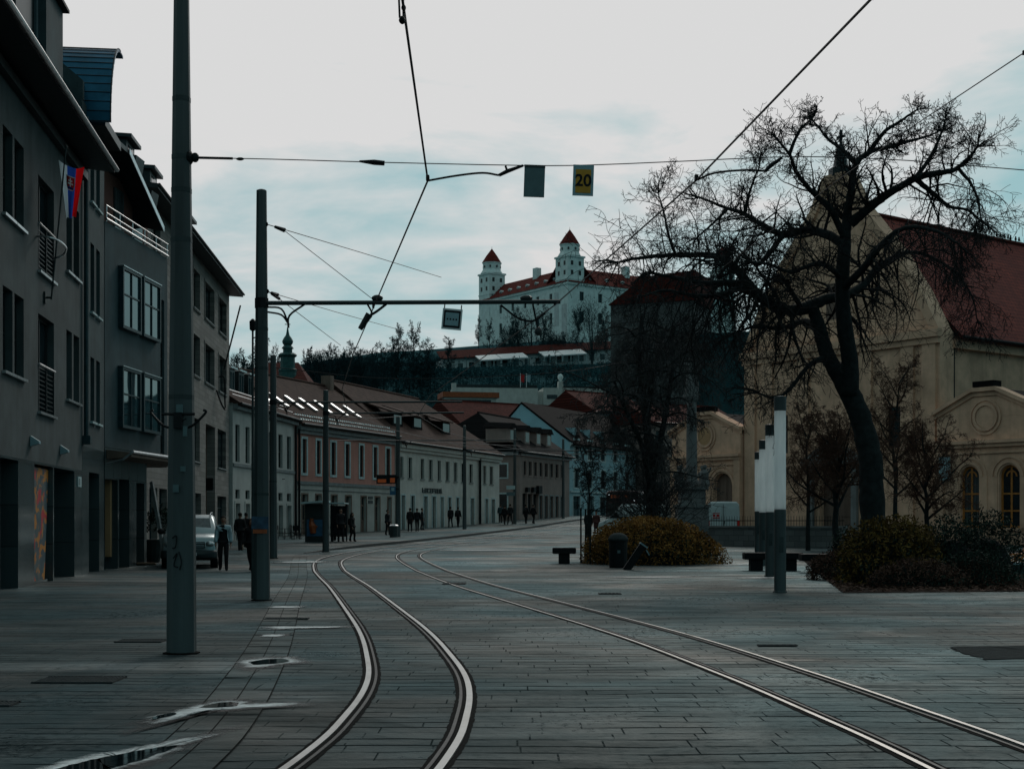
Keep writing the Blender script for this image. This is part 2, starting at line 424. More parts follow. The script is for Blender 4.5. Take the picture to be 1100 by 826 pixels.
# ------------------------------------------------------------------ facade builder (local x along wall seen left to right, y inward, z up)
class Facade:
    def __init__(s, name, label, p0, p1, zb, h, cat='building', group=None):
        s.p0 = Vector((p0[0], p0[1])); d = Vector((p1[0]-p0[0], p1[1]-p0[1])); s.len = d.length; s.d = d.normalized()
        s.zb, s.h = zb, h; s.op = []; s.todo = []
        s.root = thing(name, label, cat, (p0[0], p0[1], zb), math.atan2(s.d.y, s.d.x), group)
    def u(s, px):
        k = (px-CX)/F_
        return (k*s.p0.y-s.p0.x)/(s.d.x-k*s.d.y)
    def z(s, px, py):
        Y = s.p0.y+s.u(px)*s.d.y
        return CAMZ+(HZ-py)/F_*Y-s.zb
    def opening(s, u0, u1, z0, z1, depth=.16, arch=False):
        s.op.append((u0, u1, z0, z1, depth, arch))
    def wall(s, mat, z0=-.4, D=8, name='wall', u0=0, u1=None, h=None, sides=True, mats=None, split=None):
        """front with real openings; mats/split: a second material above height split"""
        u1 = s.len if u1 is None else u1; h = s.h if h is None else h
        us = sorted({u0, u1, *[x for o in s.op for x in o[:2] if u0 < x < u1]})
        zs = sorted({z0, h, *([split] if split else []), *[x for o in s.op for x in o[2:4] if z0 < x < h]})
        mb = MB()
        for a, b in zip(us, us[1:]):
            for c, d in zip(zs, zs[1:]):
                m, n = (a+b)/2, (c+d)/2
                if any(o[0] < m < o[1] and o[2] < n < o[3] for o in s.op): continue
                mb.cm = 1 if (split and n > split) else 0
                mb.quad((a,0,c), (b,0,c), (b,0,d), (a,0,d))
        for (a, b, c, d, dp, arch) in s.op:
            mb.cm = 1 if (split and (c+d)/2 > split) else 0
            e = dp+.06
            if arch:
                r = (b-a)/2; zc = d-r; uc = (a+b)/2; K = 12
                P = [(uc-r*math.cos(PI*i/K), zc+r*math.sin(PI*i/K)) for i in range(K+1)]
                for p, q in zip(P, P[1:]):
                    mb.quad((p[0],0,p[1]), (q[0],0,q[1]), (q[0],0,d), (p[0],0,d))
                    mb.quad((p[0],0,p[1]), (q[0],0,q[1]), (q[0],e,q[1]), (p[0],e,p[1]))
                top = zc
            else:
                top = d
                mb.quad((a,0,d), (b,0,d), (b,e,d), (a,e,d))
            mb.quad((a,0,c), (b,0,c), (b,e,c), (a,e,c))
            mb.quad((a,0,c), (a,0,top), (a,e,top), (a,e,c))
            mb.quad((b,0,c), (b,0,top), (b,e,top), (b,e,c))
        mb.cm = 1 if split else 0
        if sides:
            for uu in (u0, u1):
                mb.quad((uu,0,z0), (uu,D,z0), (uu,D,h), (uu,0,h))
            mb.quad((u0,D,z0), (u1,D,z0), (u1,D,h), (u0,D,h))
            mb.quad((u0,0,h), (u1,0,h), (u1,D,h), (u0,D,h))
        return mb.build(name, mats or (M[mat] if isinstance(mat, str) else mat), s.root, fix=False)
    def window(s, u0, u1, z0, z1, fm='frame_d', gm='glass', depth=.16, fw=.05, vm=1, hm=1, sill=None, surround=None, sw=.14, arch=False, name='window', mull=None):
        s.opening(u0, u1, z0, z1, depth, arch)
        f = MB(); y0, y1 = depth-.05, depth+.01
        w = u1-u0
        f.box(u0, u0+fw, y0, y1, z0, z1); f.box(u1-fw, u1, y0, y1, z0, z1)
        f.box(u0+fw, u1-fw, y0, y1, z0, z0+fw)
        if not arch: f.box(u0+fw, u1-fw, y0, y1, z1-fw, z1)
        zt = z1-fw if not arch else z1-w/2
        for i in range(1, vm+1):
            x = u0+w*i/(vm+1); f.box(x-fw*.45, x+fw*.45, y0+.004, y1, z0+fw, z1-fw if not arch else z1-.03)
        hs = mull or [i/(hm+1) for i in range(1, hm+1)]
        for k in hs:
            zz = z0+(zt-z0)*k; f.box(u0+fw, u1-fw, y0+.008, y1-.002, zz-fw*.4, zz+fw*.4)
        if arch:
            r = w/2; uc = (u0+u1)/2; zc = z1-r; K = 12
            for i in range(K):
                a0, a1 = PI*i/K, PI*(i+1)/K
                pts = [(uc-rr*math.cos(a), y0, zc+rr*math.sin(a)) for rr, a in ((r,a0),(r,a1),(r-fw,a1),(r-fw,a0))]
                f.prism(pts, (0,.06,0))
                pts = [(uc-rr*math.cos(a), y0+.003, zc+rr*math.sin(a)) for rr, a in ((r*.55,a0),(r*.55,a1),(r*.55-fw*.7,a1),(r*.55-fw*.7,a0))]
                f.prism(pts, (0,.05,0))
        o = f.build(name, M[fm], s.root)
        p = MB(); yp = depth-.012
        p.quad((u0,yp,z0), (u1,yp,z0), (u1,yp,z1), (u0,yp,z1))
        p.build('pane', M[gm], o)
        if sill:
            q = MB(); q.box(u0-.08, u1+.08, -.09, .05, z0-.07, z0-.003); q.build('sill', M[sill], o)
        if surround:
            q = MB(); t = -.035
            q.box(u0-sw, u0-.002, t, .02, z0-sw, z1+sw); q.box(u1+.002, u1+sw, t, .02, z0-sw, z1+sw)
            q.box(u0-.002, u1+.002, t, .02, z1+.002, z1+sw); q.box(u0-.002, u1+.002, t-.03, .02, z0-sw, z0-.002)
            q.build('surround', M[surround], o)
        return o
    def door(s, u0, u1, z1, mat='frame_d', depth=.25, z0=0, glass=True, surround=None, sw=.15):
        s.opening(u0, u1, z0, z1, depth)
        d = MB(); y0, y1 = depth-.05, depth+.01; w = u1-u0
        d.box(u0, u1, y0+.02, y1, z0, z1)
        for a, b in ((u0, u0+.07), (u1-.07, u1), ((u0+u1)/2-.035, (u0+u1)/2+.035)): d.box(a, b, y0, y0+.018, z0, z1)
        for zz in (z0+.05, z0+(z1-z0)*.38, z0+(z1-z0)*.76): d.box(u0+.072, u1-.072, y0+.003, y0+.018, zz, zz+.12)
        o = d.build('door', M[mat], s.root)
        if glass:
            p = MB()
            p.quad((u0+.08,y0+.012,z0+(z1-z0)*.38+.13), (u1-.08,y0+.012,z0+(z1-z0)*.38+.13), (u1-.08,y0+.012,z1-.1), (u0+.08,y0+.012,z1-.1))
            p.build('pane', M['glass'], o)
        h = MB(); h.box((u0+u1)/2+.05, (u0+u1)/2+.08, y0-.05, y0, z0+1.0, z0+1.15); h.build('handle', M['lip'], o)
        if surround:
            q = MB(); t = -.035
            q.box(u0-sw, u0-.002, t, .02, z0, z1+sw); q.box(u1+.002, u1+sw, t, .02, z0, z1+sw); q.box(u0-.002, u1+.002, t, .02, z1+.002, z1+sw)
            q.build('surround', M[surround], o)
        return o
    def part(s, name, mat, fn, **kw):
        mb = MB(); fn(mb); return mb.build(name, M[mat] if isinstance(mat, str) else mat, s.root, **kw)
    def roof(s, mat, D, rise, ov=.4, hip0=0, hip1=0, h=None, th=.16, name='roof', ends=0.0):
        h = s.h if h is None else h; Ln = s.len; sl = rise/(D/2)
        mb = MB(); e = h+.02-ov*sl*0
        a, b = (-ends, -ov, e), (Ln+ends, -ov, e); c, d = (Ln+ends-hip1, D/2, e+rise), (-ends+hip0, D/2, e+rise)
        a2, b2 = (-ends, D+ov, e), (Ln+ends, D+ov, e)
        mb.quad(a, b, c, d); mb.quad(b2, a2, d, c); mb.poly([a, d, a2]); mb.poly([b, b2, c])
        up = Vector((0,0,-th)); lo = [tuple(Vector(p)+up) for p in (a, b, b2, a2)]
        mb.quad(*lo)
        mb.quad(a, b, lo[1], lo[0]); mb.quad(b, b2, lo[2], lo[1]); mb.quad(b2, a2, lo[3], lo[2]); mb.quad(a2, a, lo[0], lo[3])
        o = mb.build(name, M[mat], s.root)
        r = MB(); r.tube([(-ends+hip0, D/2, e+rise+.03), (Ln+ends-hip1, D/2, e+rise+.03)], .11, 6); r.build('ridge_tiles', M[mat], o)
        if ov > 0:
            gt = MB(); gt.tube([(-ends, -ov-.06, e-.05), (Ln+ends, -ov-.06, e-.05)], .075, 8); gt.build('gutter', M['sheet'], o)
        return o
# ================================================================== camera, sky, sun
cam = bpy.data.cameras.new('camera'); co = bpy.data.objects.new('camera', cam); C.objects.link(co)
co.location = (0, 0, CAMZ); co.rotation_euler = (R(90), 0, 0)
cam.sensor_width = 36; cam.lens = F_/1100*36; cam.shift_y = (HZ-413)/1100; cam.clip_end = 6000; cam.clip_start = .1
sc.camera = co
sc.view_settings.view_transform = 'Standard'; sc.view_settings.look = 'None'; sc.view_settings.exposure = 0
SUN_EL, SUN_AZ = 34, 14     # sun is ahead of the camera, behind the overcast
wd = bpy.data.worlds.new('World'); sc.world = wd; wd.use_nodes = True
nt = wd.node_tree; bg = nt.nodes['Background']; bg.inputs['Strength'].default_value = .1
sky = N(nt, 'ShaderNodeTexSky', sky_type='NISHITA'); sky.sun_disc = False
sky.sun_elevation = R(SUN_EL); sky.sun_rotation = R(SUN_AZ)
tc = N(nt, 'ShaderNodeTexCoord'); sx = N(nt, 'ShaderNodeSeparateXYZ'); L(nt, tc.outputs['Generated'], sx.inputs['Vector'])
def wcoord(scale, loc=(0,0,0)):
    mp = N(nt, 'ShaderNodeMapping'); mp.inputs['Scale'].default_value = scale; mp.inputs['Location'].default_value = loc
    L(nt, tc.outputs['Generated'], mp.inputs['Vector']); return mp.outputs['Vector']
n1 = noise(nt, wcoord((3.4,3.4,10), (1.3,.2,.5)), 1.0, 6, .55, .5)
n2 = noise(nt, wcoord((7,7,26), (4.1,2.0,3.3)), 1.0, 7, .6, .6)
# cloud cover: solid overhead, broken near the horizon
add = N(nt, 'ShaderNodeMath', operation='MULTIPLY_ADD'); L(nt, sx.outputs['Z'], add.inputs[0]); add.inputs[1].default_value = 1.5; L(nt, n1, add.inputs[2])
sidex = N(nt, 'ShaderNodeMath', operation='MULTIPLY_ADD'); L(nt, ramp(nt, sx.outputs['X'], .27, .40), sidex.inputs[0]); sidex.inputs[1].default_value = -.24; L(nt, add.outputs[0], sidex.inputs[2])
add2 = N(nt, 'ShaderNodeMath', operation='MULTIPLY_ADD'); L(nt, n2, add2.inputs[0]); add2.inputs[1].default_value = .35; L(nt, sidex.outputs[0], add2.inputs[2])
cover = ramp(nt, add2.outputs[0], .76, 1.02)
gap = mixc(nt, .10, (2.3, 4.5, 4.8), sky.outputs['Color'])
shade = ramp(nt, n2, .30, .62)
cl = mixc(nt, shade, (6.0, 6.5, 6.5), (7.3, 7.05, 7.0))
hi = mixc(nt, ramp(nt, sx.outputs['Z'], .16, .27), cl, (6.95, 6.95, 6.95))
skyc = mixc(nt, cover, gap, hi)
# overcast is far brighter towards the hidden sun than behind the camera
fr0 = ramp(nt, sx.outputs['Y'], -.08, .82, .0, 1.0)
pw = N(nt, 'ShaderNodeMath', operation='POWER'); L(nt, fr0, pw.inputs[0]); pw.inputs[1].default_value = 1.35; fr = pw.outputs[0]
tint = mixc(nt, fr, (.230, .345, .362), (1,1,1))
fin = mixc(nt, 1.0, skyc, tint, 'MULTIPLY')
L(nt, fin, bg.inputs['Color'])
sl = bpy.data.lights.new('sun', 'SUN'); sl.energy = .55; sl.angle = R(14); sl.color = (1,.95,.88)
so = bpy.data.objects.new('sun', sl); C.objects.link(so)
az, el = R(SUN_AZ), R(SUN_EL)
dirv = Vector((math.sin(az)*math.cos(el), math.cos(az)*math.cos(el), math.sin(el)))
so.rotation_euler = dirv.to_track_quat('Z', 'Y').to_euler(); so.location = (10, 60, 60)

# ================================================================== ground
def sheet(name, mat, outline_rows, dz, kind='structure', label=None):
    """rows of (left point, right point) -> strip following the ground"""
    mb = MB()
    for (a, b), (c, d) in zip(outline_rows, outline_rows[1:]):
        mb.quad((a[0],a[1],g(a[1])+dz), (b[0],b[1],g(b[1])+dz), (d[0],d[1],g(d[1])+dz), (c[0],c[1],g(c[1])+dz))
    o = mb.build(name, M[mat]); return setp(o, label, None, None, kind)
mb = MB()
ys = [-400,-60,0,20,45]+list(range(50,160,5))+[170,180,200,230,260,400,800,1500,2600]
xs = [-1500,-300,-60,-20,0,20,60,300,1500]
for a, b in zip(ys, ys[1:]):
    for c, d in zip(xs, xs[1:]):
        mb.quad((c,a,g(a)), (d,a,g(a)), (d,b,g(b)), (c,b,g(b)))
setp(mb.build('ground', M['paving']), kind='structure')

# track centre lines
T1 = catmull([(-1.9,-6,0),(-1.55,3,0),(-.97,9,0),(-.87,11.5,0),(-.95,14,0),(-1.25,16.8,0),(-1.72,20.3,0),(-2.5,25.2,0),(-3.95,34,0),(-5.1,40.5,0),(-6.1,46.5,0),(-6.95,53,0),(-7.15,58.5,0),(-6.85,64,0),(-5.9,71,0),(-4.55,79,0),(-2.5,91,0),(.0,105,0),(2.9,119,0),(7.2,138,0),(12.5,158,0)], 8)
T2 = catmull([(3.6,-6,0),(3.45,3,0),(3.2,9,0),(2.95,12,0),(2.62,15,0),(1.95,19.7,0),(.58,27,0),(-.95,35,0),(-2.4,44,0),(-3.6,52,0),(-4.3,58,0),(-4.45,63,0),(-3.95,69,0),(-2.7,77,0),(-.3,90,0),(2.9,105,0),(5.9,119,0),(10.2,138,0),(15.5,158,0)], 8)
def offs(P, o):
    out = []
    for i, p in enumerate(P):
        t = (P[min(i+1,len(P)-1)]-P[max(i-1,0)]); t.z = 0; t.normalize()
        n = Vector((t.y, -t.x, 0))
        out.append(Vector((p.x, p.y, 0))+n*o)
    return out
def strip(mb, P, o0, o1, dz, wave=0):
    A, B = offs(P, o0), offs(P, o1)
    for i in range(len(A)):
        if wave:
            A[i].x += random.uniform(-wave, wave); B[i].x += random.uniform(-wave, wave)
    for i in range(len(A)-1):
        mb.quad(*[(q.x,q.y,g(q.y)+dz) for q in (A[i], B[i], B[i+1], A[i+1])])
def fine(P):
    return catmull([P[i] for i in range(0, len(P), 2)], 8)
def bar(mb, P, o0, o1, z0, z1):
    A, B = offs(P, o0), offs(P, o1)
    zz = lambda q, d: (q.x, q.y, g(q.y)+d)
    for i in range(len(A)-1):
        a, b, c, d = A[i], B[i], B[i+1], A[i+1]
        mb.quad(zz(a,z1), zz(b,z1), zz(c,z1), zz(d,z1))
        mb.quad(zz(a,z0), zz(a,z1), zz(d,z1), zz(d,z0)); mb.quad(zz(b,z0), zz(b,z1), zz(c,z1), zz(c,z0))
for P, lab in ((T1, 'left tram track, two steel rails bending past the grey poles'), (T2, 'right tram track, two steel rails running into the right foreground corner')):
    t = thing('tram_track', lab, 'tram track', (0,0,0))
    P = fine(P); hw = .470 if P[0].x < 0 else .485
    for s in (-1, 1):
        r = MB()
        # head on the outer side, narrow guard lip on the inner side, open groove between
        bar(r, P, s*.525, s*hw, -.01, .014)
        ro = r.build('rail', M['rail'], t)
        l = MB(); bar(l, P, s*.432, s*.405, -.01, .010); l.build('guard_lip', M['lip'], ro)
        q = MB(); strip(q, P, s*.565, s*.525, .005, .007); strip(q, P, s*.405, s*.37, .005, .007); strip(q, P, s*.470, s*.432, .003)
        q.build('sealing_joint', M['seal'], ro)

# raised pavement on the far left side, with kerb
KL = [(-9.3,62),(-8.75,66),(-7.75,71),(-6.4,78),(-4.3,90),(-1.7,104),(1.2,118),(5.3,137),(10.4,157)]
FL = [(-17.5,62),(-17.2,66),(-16.8,71),(-16.5,78),(-15.6,90),(-11.0,104),(-6.2,118),(-.5,137),(6.0,157)]
mb = MB()
def dzk(i): return (.0, .06, .12)[min(i,2)]+.006
for i in range(len(KL)-1):
    a, b, c, d = FL[i], KL[i], KL[i+1], FL[i+1]
    z = lambda p, j: (p[0], p[1], g(p[1])+dzk(j))
    mb.quad(z(a,i), z(b,i), z(c,i+1), z(d,i+1))
setp(mb.build('pavement', M['pavement']), kind='structure')
mb = MB()
for i in range(len(KL)-1):
    a, b = Vector(KL[i]), Vector(KL[i+1]); t = (b-a).normalized(); n = Vector((t.y,-t.x))
    a2, b2 = a+n*.16, b+n*.16
    za, zb = g(a.y)+dzk(i)+.012, g(b.y)+dzk(i+1)+.012
    mb.quad((a.x,a.y,za), (a2.x,a2.y,za), (b2.x,b2.y,zb), (b.x,b.y,zb))
    mb.quad((a2.x,a2.y,za), (a2.x,a2.y,g(a.y)-.05), (b2.x,b2.y,g(b.y)-.05), (b2.x,b2.y,zb))
setp(mb.build('kerb', M['kerb']), kind='structure')
# darker pavement on the near left
LP = catmull([(-2.2,-5,0),(-2.22,4,0),(-2.31,9,0),(-2.44,11.2,0),(-2.75,14.1,0),(-3.3,18.5,0),(-4.65,28.2,0),(-6.25,40,0),(-7.9,51,0),(-8.9,58,0)], 4)
mb = MB()
for p, q in zip(LP, LP[1:]):
    mb.quad((-30,p.y,g(p.y)+.004), (p.x,p.y,g(p.y)+.004), (q.x,q.y,g(q.y)+.004), (-30,q.y,g(q.y)+.004))
setp(mb.build('near_pavement', M['pavement']), kind='structure')
mb = MB(); jl = MB()
A = [p+Vector((.02,0,0)) for p in LP]
def rstrip(m, P, x0, x1, dz):
    for p, q in zip(P, P[1:]):
        m.quad((p.x+x0,p.y,g(p.y)+dz), (p.x+x1,p.y,g(p.y)+dz), (q.x+x1,q.y,g(q.y)+dz), (q.x+x0,q.y,g(q.y)+dz))
rstrip(mb, LP, -.16, .38, .008); setp(mb.build('gutter_strip', M['gutter_strip']), kind='structure')
for x in (-.17, .1, .38): rstrip(jl, LP, x, x+.010, .012)
setp(jl.build('gutter_joint', M['seal']), kind='structure')

# puddles: pale drying rim and dark water in the middle, outlines in metres around a centre
def blob(c, pts, dz):
    mb = MB(); z = g(c[1])+dz
    P = catmull([(x*1.08, y*1.25, 0) for x, y in pts]+[(pts[0][0], pts[0][1], 0)], 5)[:-1]
    P = catmull(P+[P[0]], 4)[:-1]; K = len(P); cx_ = sum(p.x for p in P)/K; cy_ = sum(p.y for p in P)/K
    jx = (max(x for x,_ in pts)-min(x for x,_ in pts)); jy = (max(y for _,y in pts)-min(y for _,y in pts)); e1 = 0; out = []
    for p in P:
        e1 = .6*e1+random.gauss(0,.028); out.append((c[0]+p.x+jx*(e1*.5+random.gauss(0,.006)), c[1]+p.y+jy*(e1*.35+random.gauss(0,.004)), z))
    P = out
    ctr = (c[0]+sum(x for x,_ in pts)/len(pts), c[1]+sum(y for _,y in pts)/len(pts), z)
    n_ = len(P)
    for k in (1, .72, .4): mb.v += [(ctr[0]+(p[0]-ctr[0])*k, ctr[1]+(p[1]-ctr[1])*k, z) for p in P]
    mb.v.append(ctr)
    for r_ in (0, 1):
        for i in range(n_): j = (i+1) % n_; mb.f.append([r_*n_+i, r_*n_+j, (r_+1)*n_+j, (r_+1)*n_+i]); mb.m.append(0)
    for i in range(n_): mb.f.append([2*n_+i, 2*n_+(i+1) % n_, 3*n_]); mb.m.append(0)
    mb.edge = [0]*n_+[.45]*n_+[.9]*n_+[1]
    return mb
def film(mb, name, mat, par):
    o = mb.build(name, M[mat], par, fix=False); at_ = o.data.attributes.new('edge', 'FLOAT', 'POINT'); at_.data.foreach_set('value', mb.edge); return o
def puddle(label, c, rim, water):
    t = thing('puddle', label, 'puddle', (0,0,0))
    big = rim or max(water, key=len); film(blob(c, [(x*1.3,y*1.55) for x,y in big], .0135), 'damp_margin', 'damp', t)
    if rim: film(blob(c, rim, .016), 'pale_rim', 'residue_sheen', t)
    for w in water: film(blob(c, w, .020), 'dark_water', 'water', t)
p = G(287, 712)
puddle('small oval puddle with pale ring and dark centre beside the second pole', p,
    [(-.36,0),(-.24,.32),(0,.42),(.2,.40),(.36,.12),(.40,-.05),(.2,-.22),(.02,-.55),(-.2,-.42)], [[(-.20,-.05),(-.05,.24),(.14,.25),(.24,.02),(.10,-.22),(-.1,-.30)]])
p = G(232, 760)
puddle('middle puddle with ragged pale arms on the gutter line', p,
    [(-.42,-.62),(-.25,-.1),(-.08,.30),(.12,.34),(.3,.18),(.62,.22),(.66,.05),(.35,-.05),(.15,-.18),(-.05,-.25),(-.15,-.5),(-.3,-.95)], [[(-.14,-.12),(-.02,.17),(.15,.18),(.16,-.02),(.0,-.1)],[(-.38,-.62),(-.25,-.35),(-.2,-.45),(-.3,-.66)]])
p = G(150, 806)
puddle('long narrow puddle reaching the bottom left edge of the paving', p,
    [(-.75,-1.6),(-.5,-.75),(-.28,-.2),(-.02,.1),(.26,.55),(.42,.62),(.3,.2),(.25,-.3),(.05,-.75),(-.1,-1.5)], [[(-.55,-1.5),(-.32,-.7),(-.08,-.2),(.22,.16),(.24,.02),(.12,-.45),(-.05,-.85),(-.2,-1.5)]])
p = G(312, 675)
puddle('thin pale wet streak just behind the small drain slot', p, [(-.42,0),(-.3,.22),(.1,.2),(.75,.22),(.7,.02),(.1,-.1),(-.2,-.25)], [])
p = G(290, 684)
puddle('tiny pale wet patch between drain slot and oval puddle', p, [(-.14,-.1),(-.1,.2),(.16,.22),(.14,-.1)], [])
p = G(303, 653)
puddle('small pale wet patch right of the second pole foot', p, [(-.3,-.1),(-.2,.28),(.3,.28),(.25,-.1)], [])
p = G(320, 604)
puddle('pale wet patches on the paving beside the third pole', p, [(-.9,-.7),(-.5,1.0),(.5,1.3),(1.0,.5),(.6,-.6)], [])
p = G(505, 591)  # this and the next three streaks: wet sheen painted as pale colour
puddle('long wet streak with painted pale sheen across the far tracks', p, [(-2.2,-.8),(-.5,.5),(2.4,.9),(3.0,.3),(.8,-.6)], [])
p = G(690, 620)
puddle('wet streak with painted pale sheen in front of the leaning post', p, [(-1.2,-.25),(-.2,.2),(1.3,.2),(1.2,-.1),(.1,-.3)], [])
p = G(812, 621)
puddle('wet streak with painted pale sheen left of the nearest lamp column', p, [(-.7,-.2),(0,.25),(.9,.3),(.8,-.1)], [])
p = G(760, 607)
puddle('wet streak with painted pale sheen before the clipped hedge', p, [(-1.3,-.3),(0,.3),(1.5,.4),(1.3,0)], [])
o = blob(G(1080, 701), [(-.5,-.7),(-.45,.5),(.2,.65),(1.2,.7),(1.3,-.8)], .010).build('asphalt_patch', M['asphalt']); setp(o, kind='structure')

def grate(label, c, w, d, n, frame=True):
    t = thing('drain_grate', label, 'drain grate', (c[0], c[1], g(c[1])+.006))
    b = MB(); b.box(-w/2, w/2, -d/2, d/2, .001, .004); b.build('slot', M['dark'], t)
    m = MB()
    if frame:
        m.box(-w/2, w/2, -d/2, -d/2+.03, .004, .016); m.box(-w/2, w/2, d/2-.03, d/2, .004, .016)
    for i in range(n):
        x = -w/2+w*(i+.5)/n; m.box(x-w/n*.22, x+w/n*.22, -d/2+.032, d/2-.032, .004, .014)
    m.build('bars', M['iron'], t)
grate('wide ribbed drain grate in the left foreground paving', G(86, 731), .80, .55, 22)
grate('narrow drain slot crossing the gutter line by the second pole', G(308, 665), .72, .22, 16)
grate('faint ribbed grate left of the nearest pole foot', G(152, 689), .62, .42, 16)
grate('small dark cover plate beside the right track bend', G(488, 627), .6, .7, 6)
grate('thin dark slot between the right track rails in the middle distance', G(655, 638), .5, .35, 6)
grate('dark slot right of the right track, nearer than the benches', G(835, 694), .5, .12, 6)
grate('small drain grate at the left edge of the picture', G(-2, 757), .3, .3, 8)

# ================================================================== left row of buildings
LX = lambda Y: -11.6-.1215*(Y-31.6)
# ---- A: grey brown block with flag
A = Facade('plaster_building', 'tall grey brown plaster building with flag and railed french windows', (LX(22.5),22.5), (LX(41.6),41.6), 0, 12.15)
uA = A.u
zt, zb_ = A.z(8,139), A.z(8,232.5)
zt2, zb2 = A.z(6,308), A.z(6,399)
f0, f1 = uA(41), uA(58); ft, fb = A.z(49.5,197), A.z(49.5,297)
ft2, fb2 = A.z(48,341), A.z(48,444)
SP = uA(75)-uA(8)     # bay rhythm
for k in (0, -1):
    du = k*(uA(80)-uA(14))*1.0
    for (a, b) in ((3,13.5),(15.5,25.5)):
        for (z0, z1) in ((zb_, zt), (zb2, zt2)):
            u0, u1 = uA(a)+du, uA(b)+du
            if u0 > .2: A.window(u0, u1, z0, z1, vm=1, depth=.22, sill='zinc', fw=.05)
for (a, b) in ((71.3,77.3),(79,85)):
    for (z0, z1) in ((zb_, zt), (zb2, zt2)):
        A.window(uA(a), uA(b), z0, z1, vm=0, depth=.22, sill='zinc', fw=.05)
for z0, z1 in ((fb, ft), (fb2, ft2)):
    w = A.window(f0, f1, z0, z1, fm='frame_d', vm=1, hm=1, depth=.22, sill='zinc', fw=.06)
    b = MB()
    for i in range(9): b.box(f0+.02, f1-.02, .02, .04, z0+.12+i*.115, z0+.145+i*.115)
    for x in (f0, (f0+f1)/2-.02, f1-.04): b.box(x, x+.04, -.01, .018, z0+.01, z0+1.2)
    b.build('balustrade', M['sheet'], w)
    b = MB(); b.tube([(f0,-.03,z0+1.2),(f1,-.03,z0+1.2)], .03, 6); b.build('handrail', M['zinc'], w)
gt = A.z(40,496)
for a, b in ((-22,-2),(0,19.5),(37,57),(58,80)):
    A.opening(uA(a), uA(b), -.02, gt-.06, 1.6)
A.wall(None, D=9, mats=[M['A_stone'], M['A']], split=gt)
def f(mb):
    for a, b in ((-22,-2),(0,19.5),(37,57),(58,80)): mb.box(uA(a)-.02, uA(b)+.02, 1.62, 1.7, -.1, gt)
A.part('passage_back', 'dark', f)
def f(mb):
    mb.quad((uA(-22),.5,.15),(uA(-2),.5,.15),(uA(-2),.5,gt-.1),(uA(-22),.5,gt-.1)); mb.quad((uA(0),.5,.15),(uA(11),.5,.15),(uA(11),.5,gt-.1),(uA(0),.5,gt-.1))
A.part('shop_window', 'glass', f)
def f(mb):
    for a, b in ((-22,-2),(0,11)):
        u0, u1 = uA(a), uA(b)
        mb.box(u0,u1,.42,.49,.0,.15); mb.box(u0,u1,.42,.49,2.35,2.45); mb.box(u0,u0+.07,.42,.49,.16,gt-.1); mb.box(u1-.07,u1,.42,.49,.16,gt-.1)
A.part('shop_frame', 'frame_teal', f)
for a, b in ((37,57),(58,80)):   # glazed entrance set back in the passage
    u0, u1 = uA(a), uA(b); d_ = MB()
    for x in (u0+.02, (u0+u1)/2-.04, u1-.1): d_.box(x, x+.08, .95, 1.03, 0, gt-.1)
    d_.box(u0, u1, .96, 1.02, 2.2, 2.3); d_.box(u0, u1, .96, 1.02, .02, .25)
    d_ = d_.build('entrance_door', M['frame_teal'], A.root); q_ = MB(); q_.quad((u0,1.0,.02),(u1,1.0,.02),(u1,1.0,gt-.1),(u0,1.0,gt-.1)); q_.build('pane', M['glass'], d_)
for px in (33, 65):     # wall spotlights
    u_, z_ = uA(px), A.z(px, 474 if px < 50 else 483.5)
    m = MB(); m.prism([(u_-.11,-.01,z_-.12),(u_-.11,-.01,z_+.14),(u_-.11,-.22,z_-.0),(u_-.11,-.22,z_-.06)], (.22,0,0))
    m.build('wall_spotlight', M['sign_rim'], A.root)
def f(mb): mb.box(uA(83), uA(86.5), -.03, -.002, A.z(84.5,523), A.z(84.5,512))
A.part('number_plate', 'frame_w', f)
def f(mb):
    for k in (0,1): mb.box(uA(83.5)+.12*k+.03, uA(83.5)+.12*k+.06, -.036, -.031, A.z(84.5,521), A.z(84.5,514))
A.part('plate_digits', 'dark', f)
def f(mb):
    mb.prism([(-.2,-.95,12.02),(-.2,-.95,12.14),(-.2,.3,12.4),(-.2,.3,12.16)], (A.len+.25,0,0))
    mb.box(-.2, A.len+.04, -.18, -.005, 11.75, 11.98)
A.part('eave', 'frame_d', f)
def f(mb): mb.tube([(-.2,-1.02,12.10),(A.len+.06,-1.02,12.10)], .065, 8)
A.part('gutter', 'zinc', f)
def f(mb):
    mb.quad((-.2,.3,12.4),(A.len,.3,12.4),(A.len,4.5,15.2),(-.2,4.5,15.2)); mb.quad((-.2,9,12.2),(A.len,9,12.2),(A.len,4.5,15.2),(-.2,4.5,15.2))
A.part('roof', 'sheet', f)
# tall flush dormers / stair heads on the roof
def f(mb):
    u0 = uA(38); mb.box(u0-1.9, u0, .05, 5, 12.15, 19)
r1 = A.part('roof_tower', 'sheet', f)
m = MB(); u0 = uA(38); m.tube([(u0+.03,.0,12.3),(u0+.03,.0,19)], .06, 6); m.build('drainpipe', M['B'], r1)
u0 = uA(69.5); ztw = A.z(69.5, 14)
def f(mb): mb.box(u0-2.2, u0, .05, 5, 12.15, ztw)
r2 = A.part('roof_tower', 'B', f)
m = MB(); m.box(u0-2.4, u0+.08, -.12, 5.1, ztw+.002, ztw+.09); m.build('coping', M['black'], r2)
m = MB(); m.box(u0-1.7, u0-.9, .45, 4, ztw+.095, ztw+2.5); m.build('glass_upstand', M['copper'], r2)
m = MB(); m.tube([(u0-.1,.2,ztw+.09),(u0-.85,.5,ztw+1.4)], .02, 5); m.tube([(u0-.75,.3,ztw+.09),(u0-.75,.3,ztw+2)], .05, 5); m.build('railing', M['zinc'], r2)

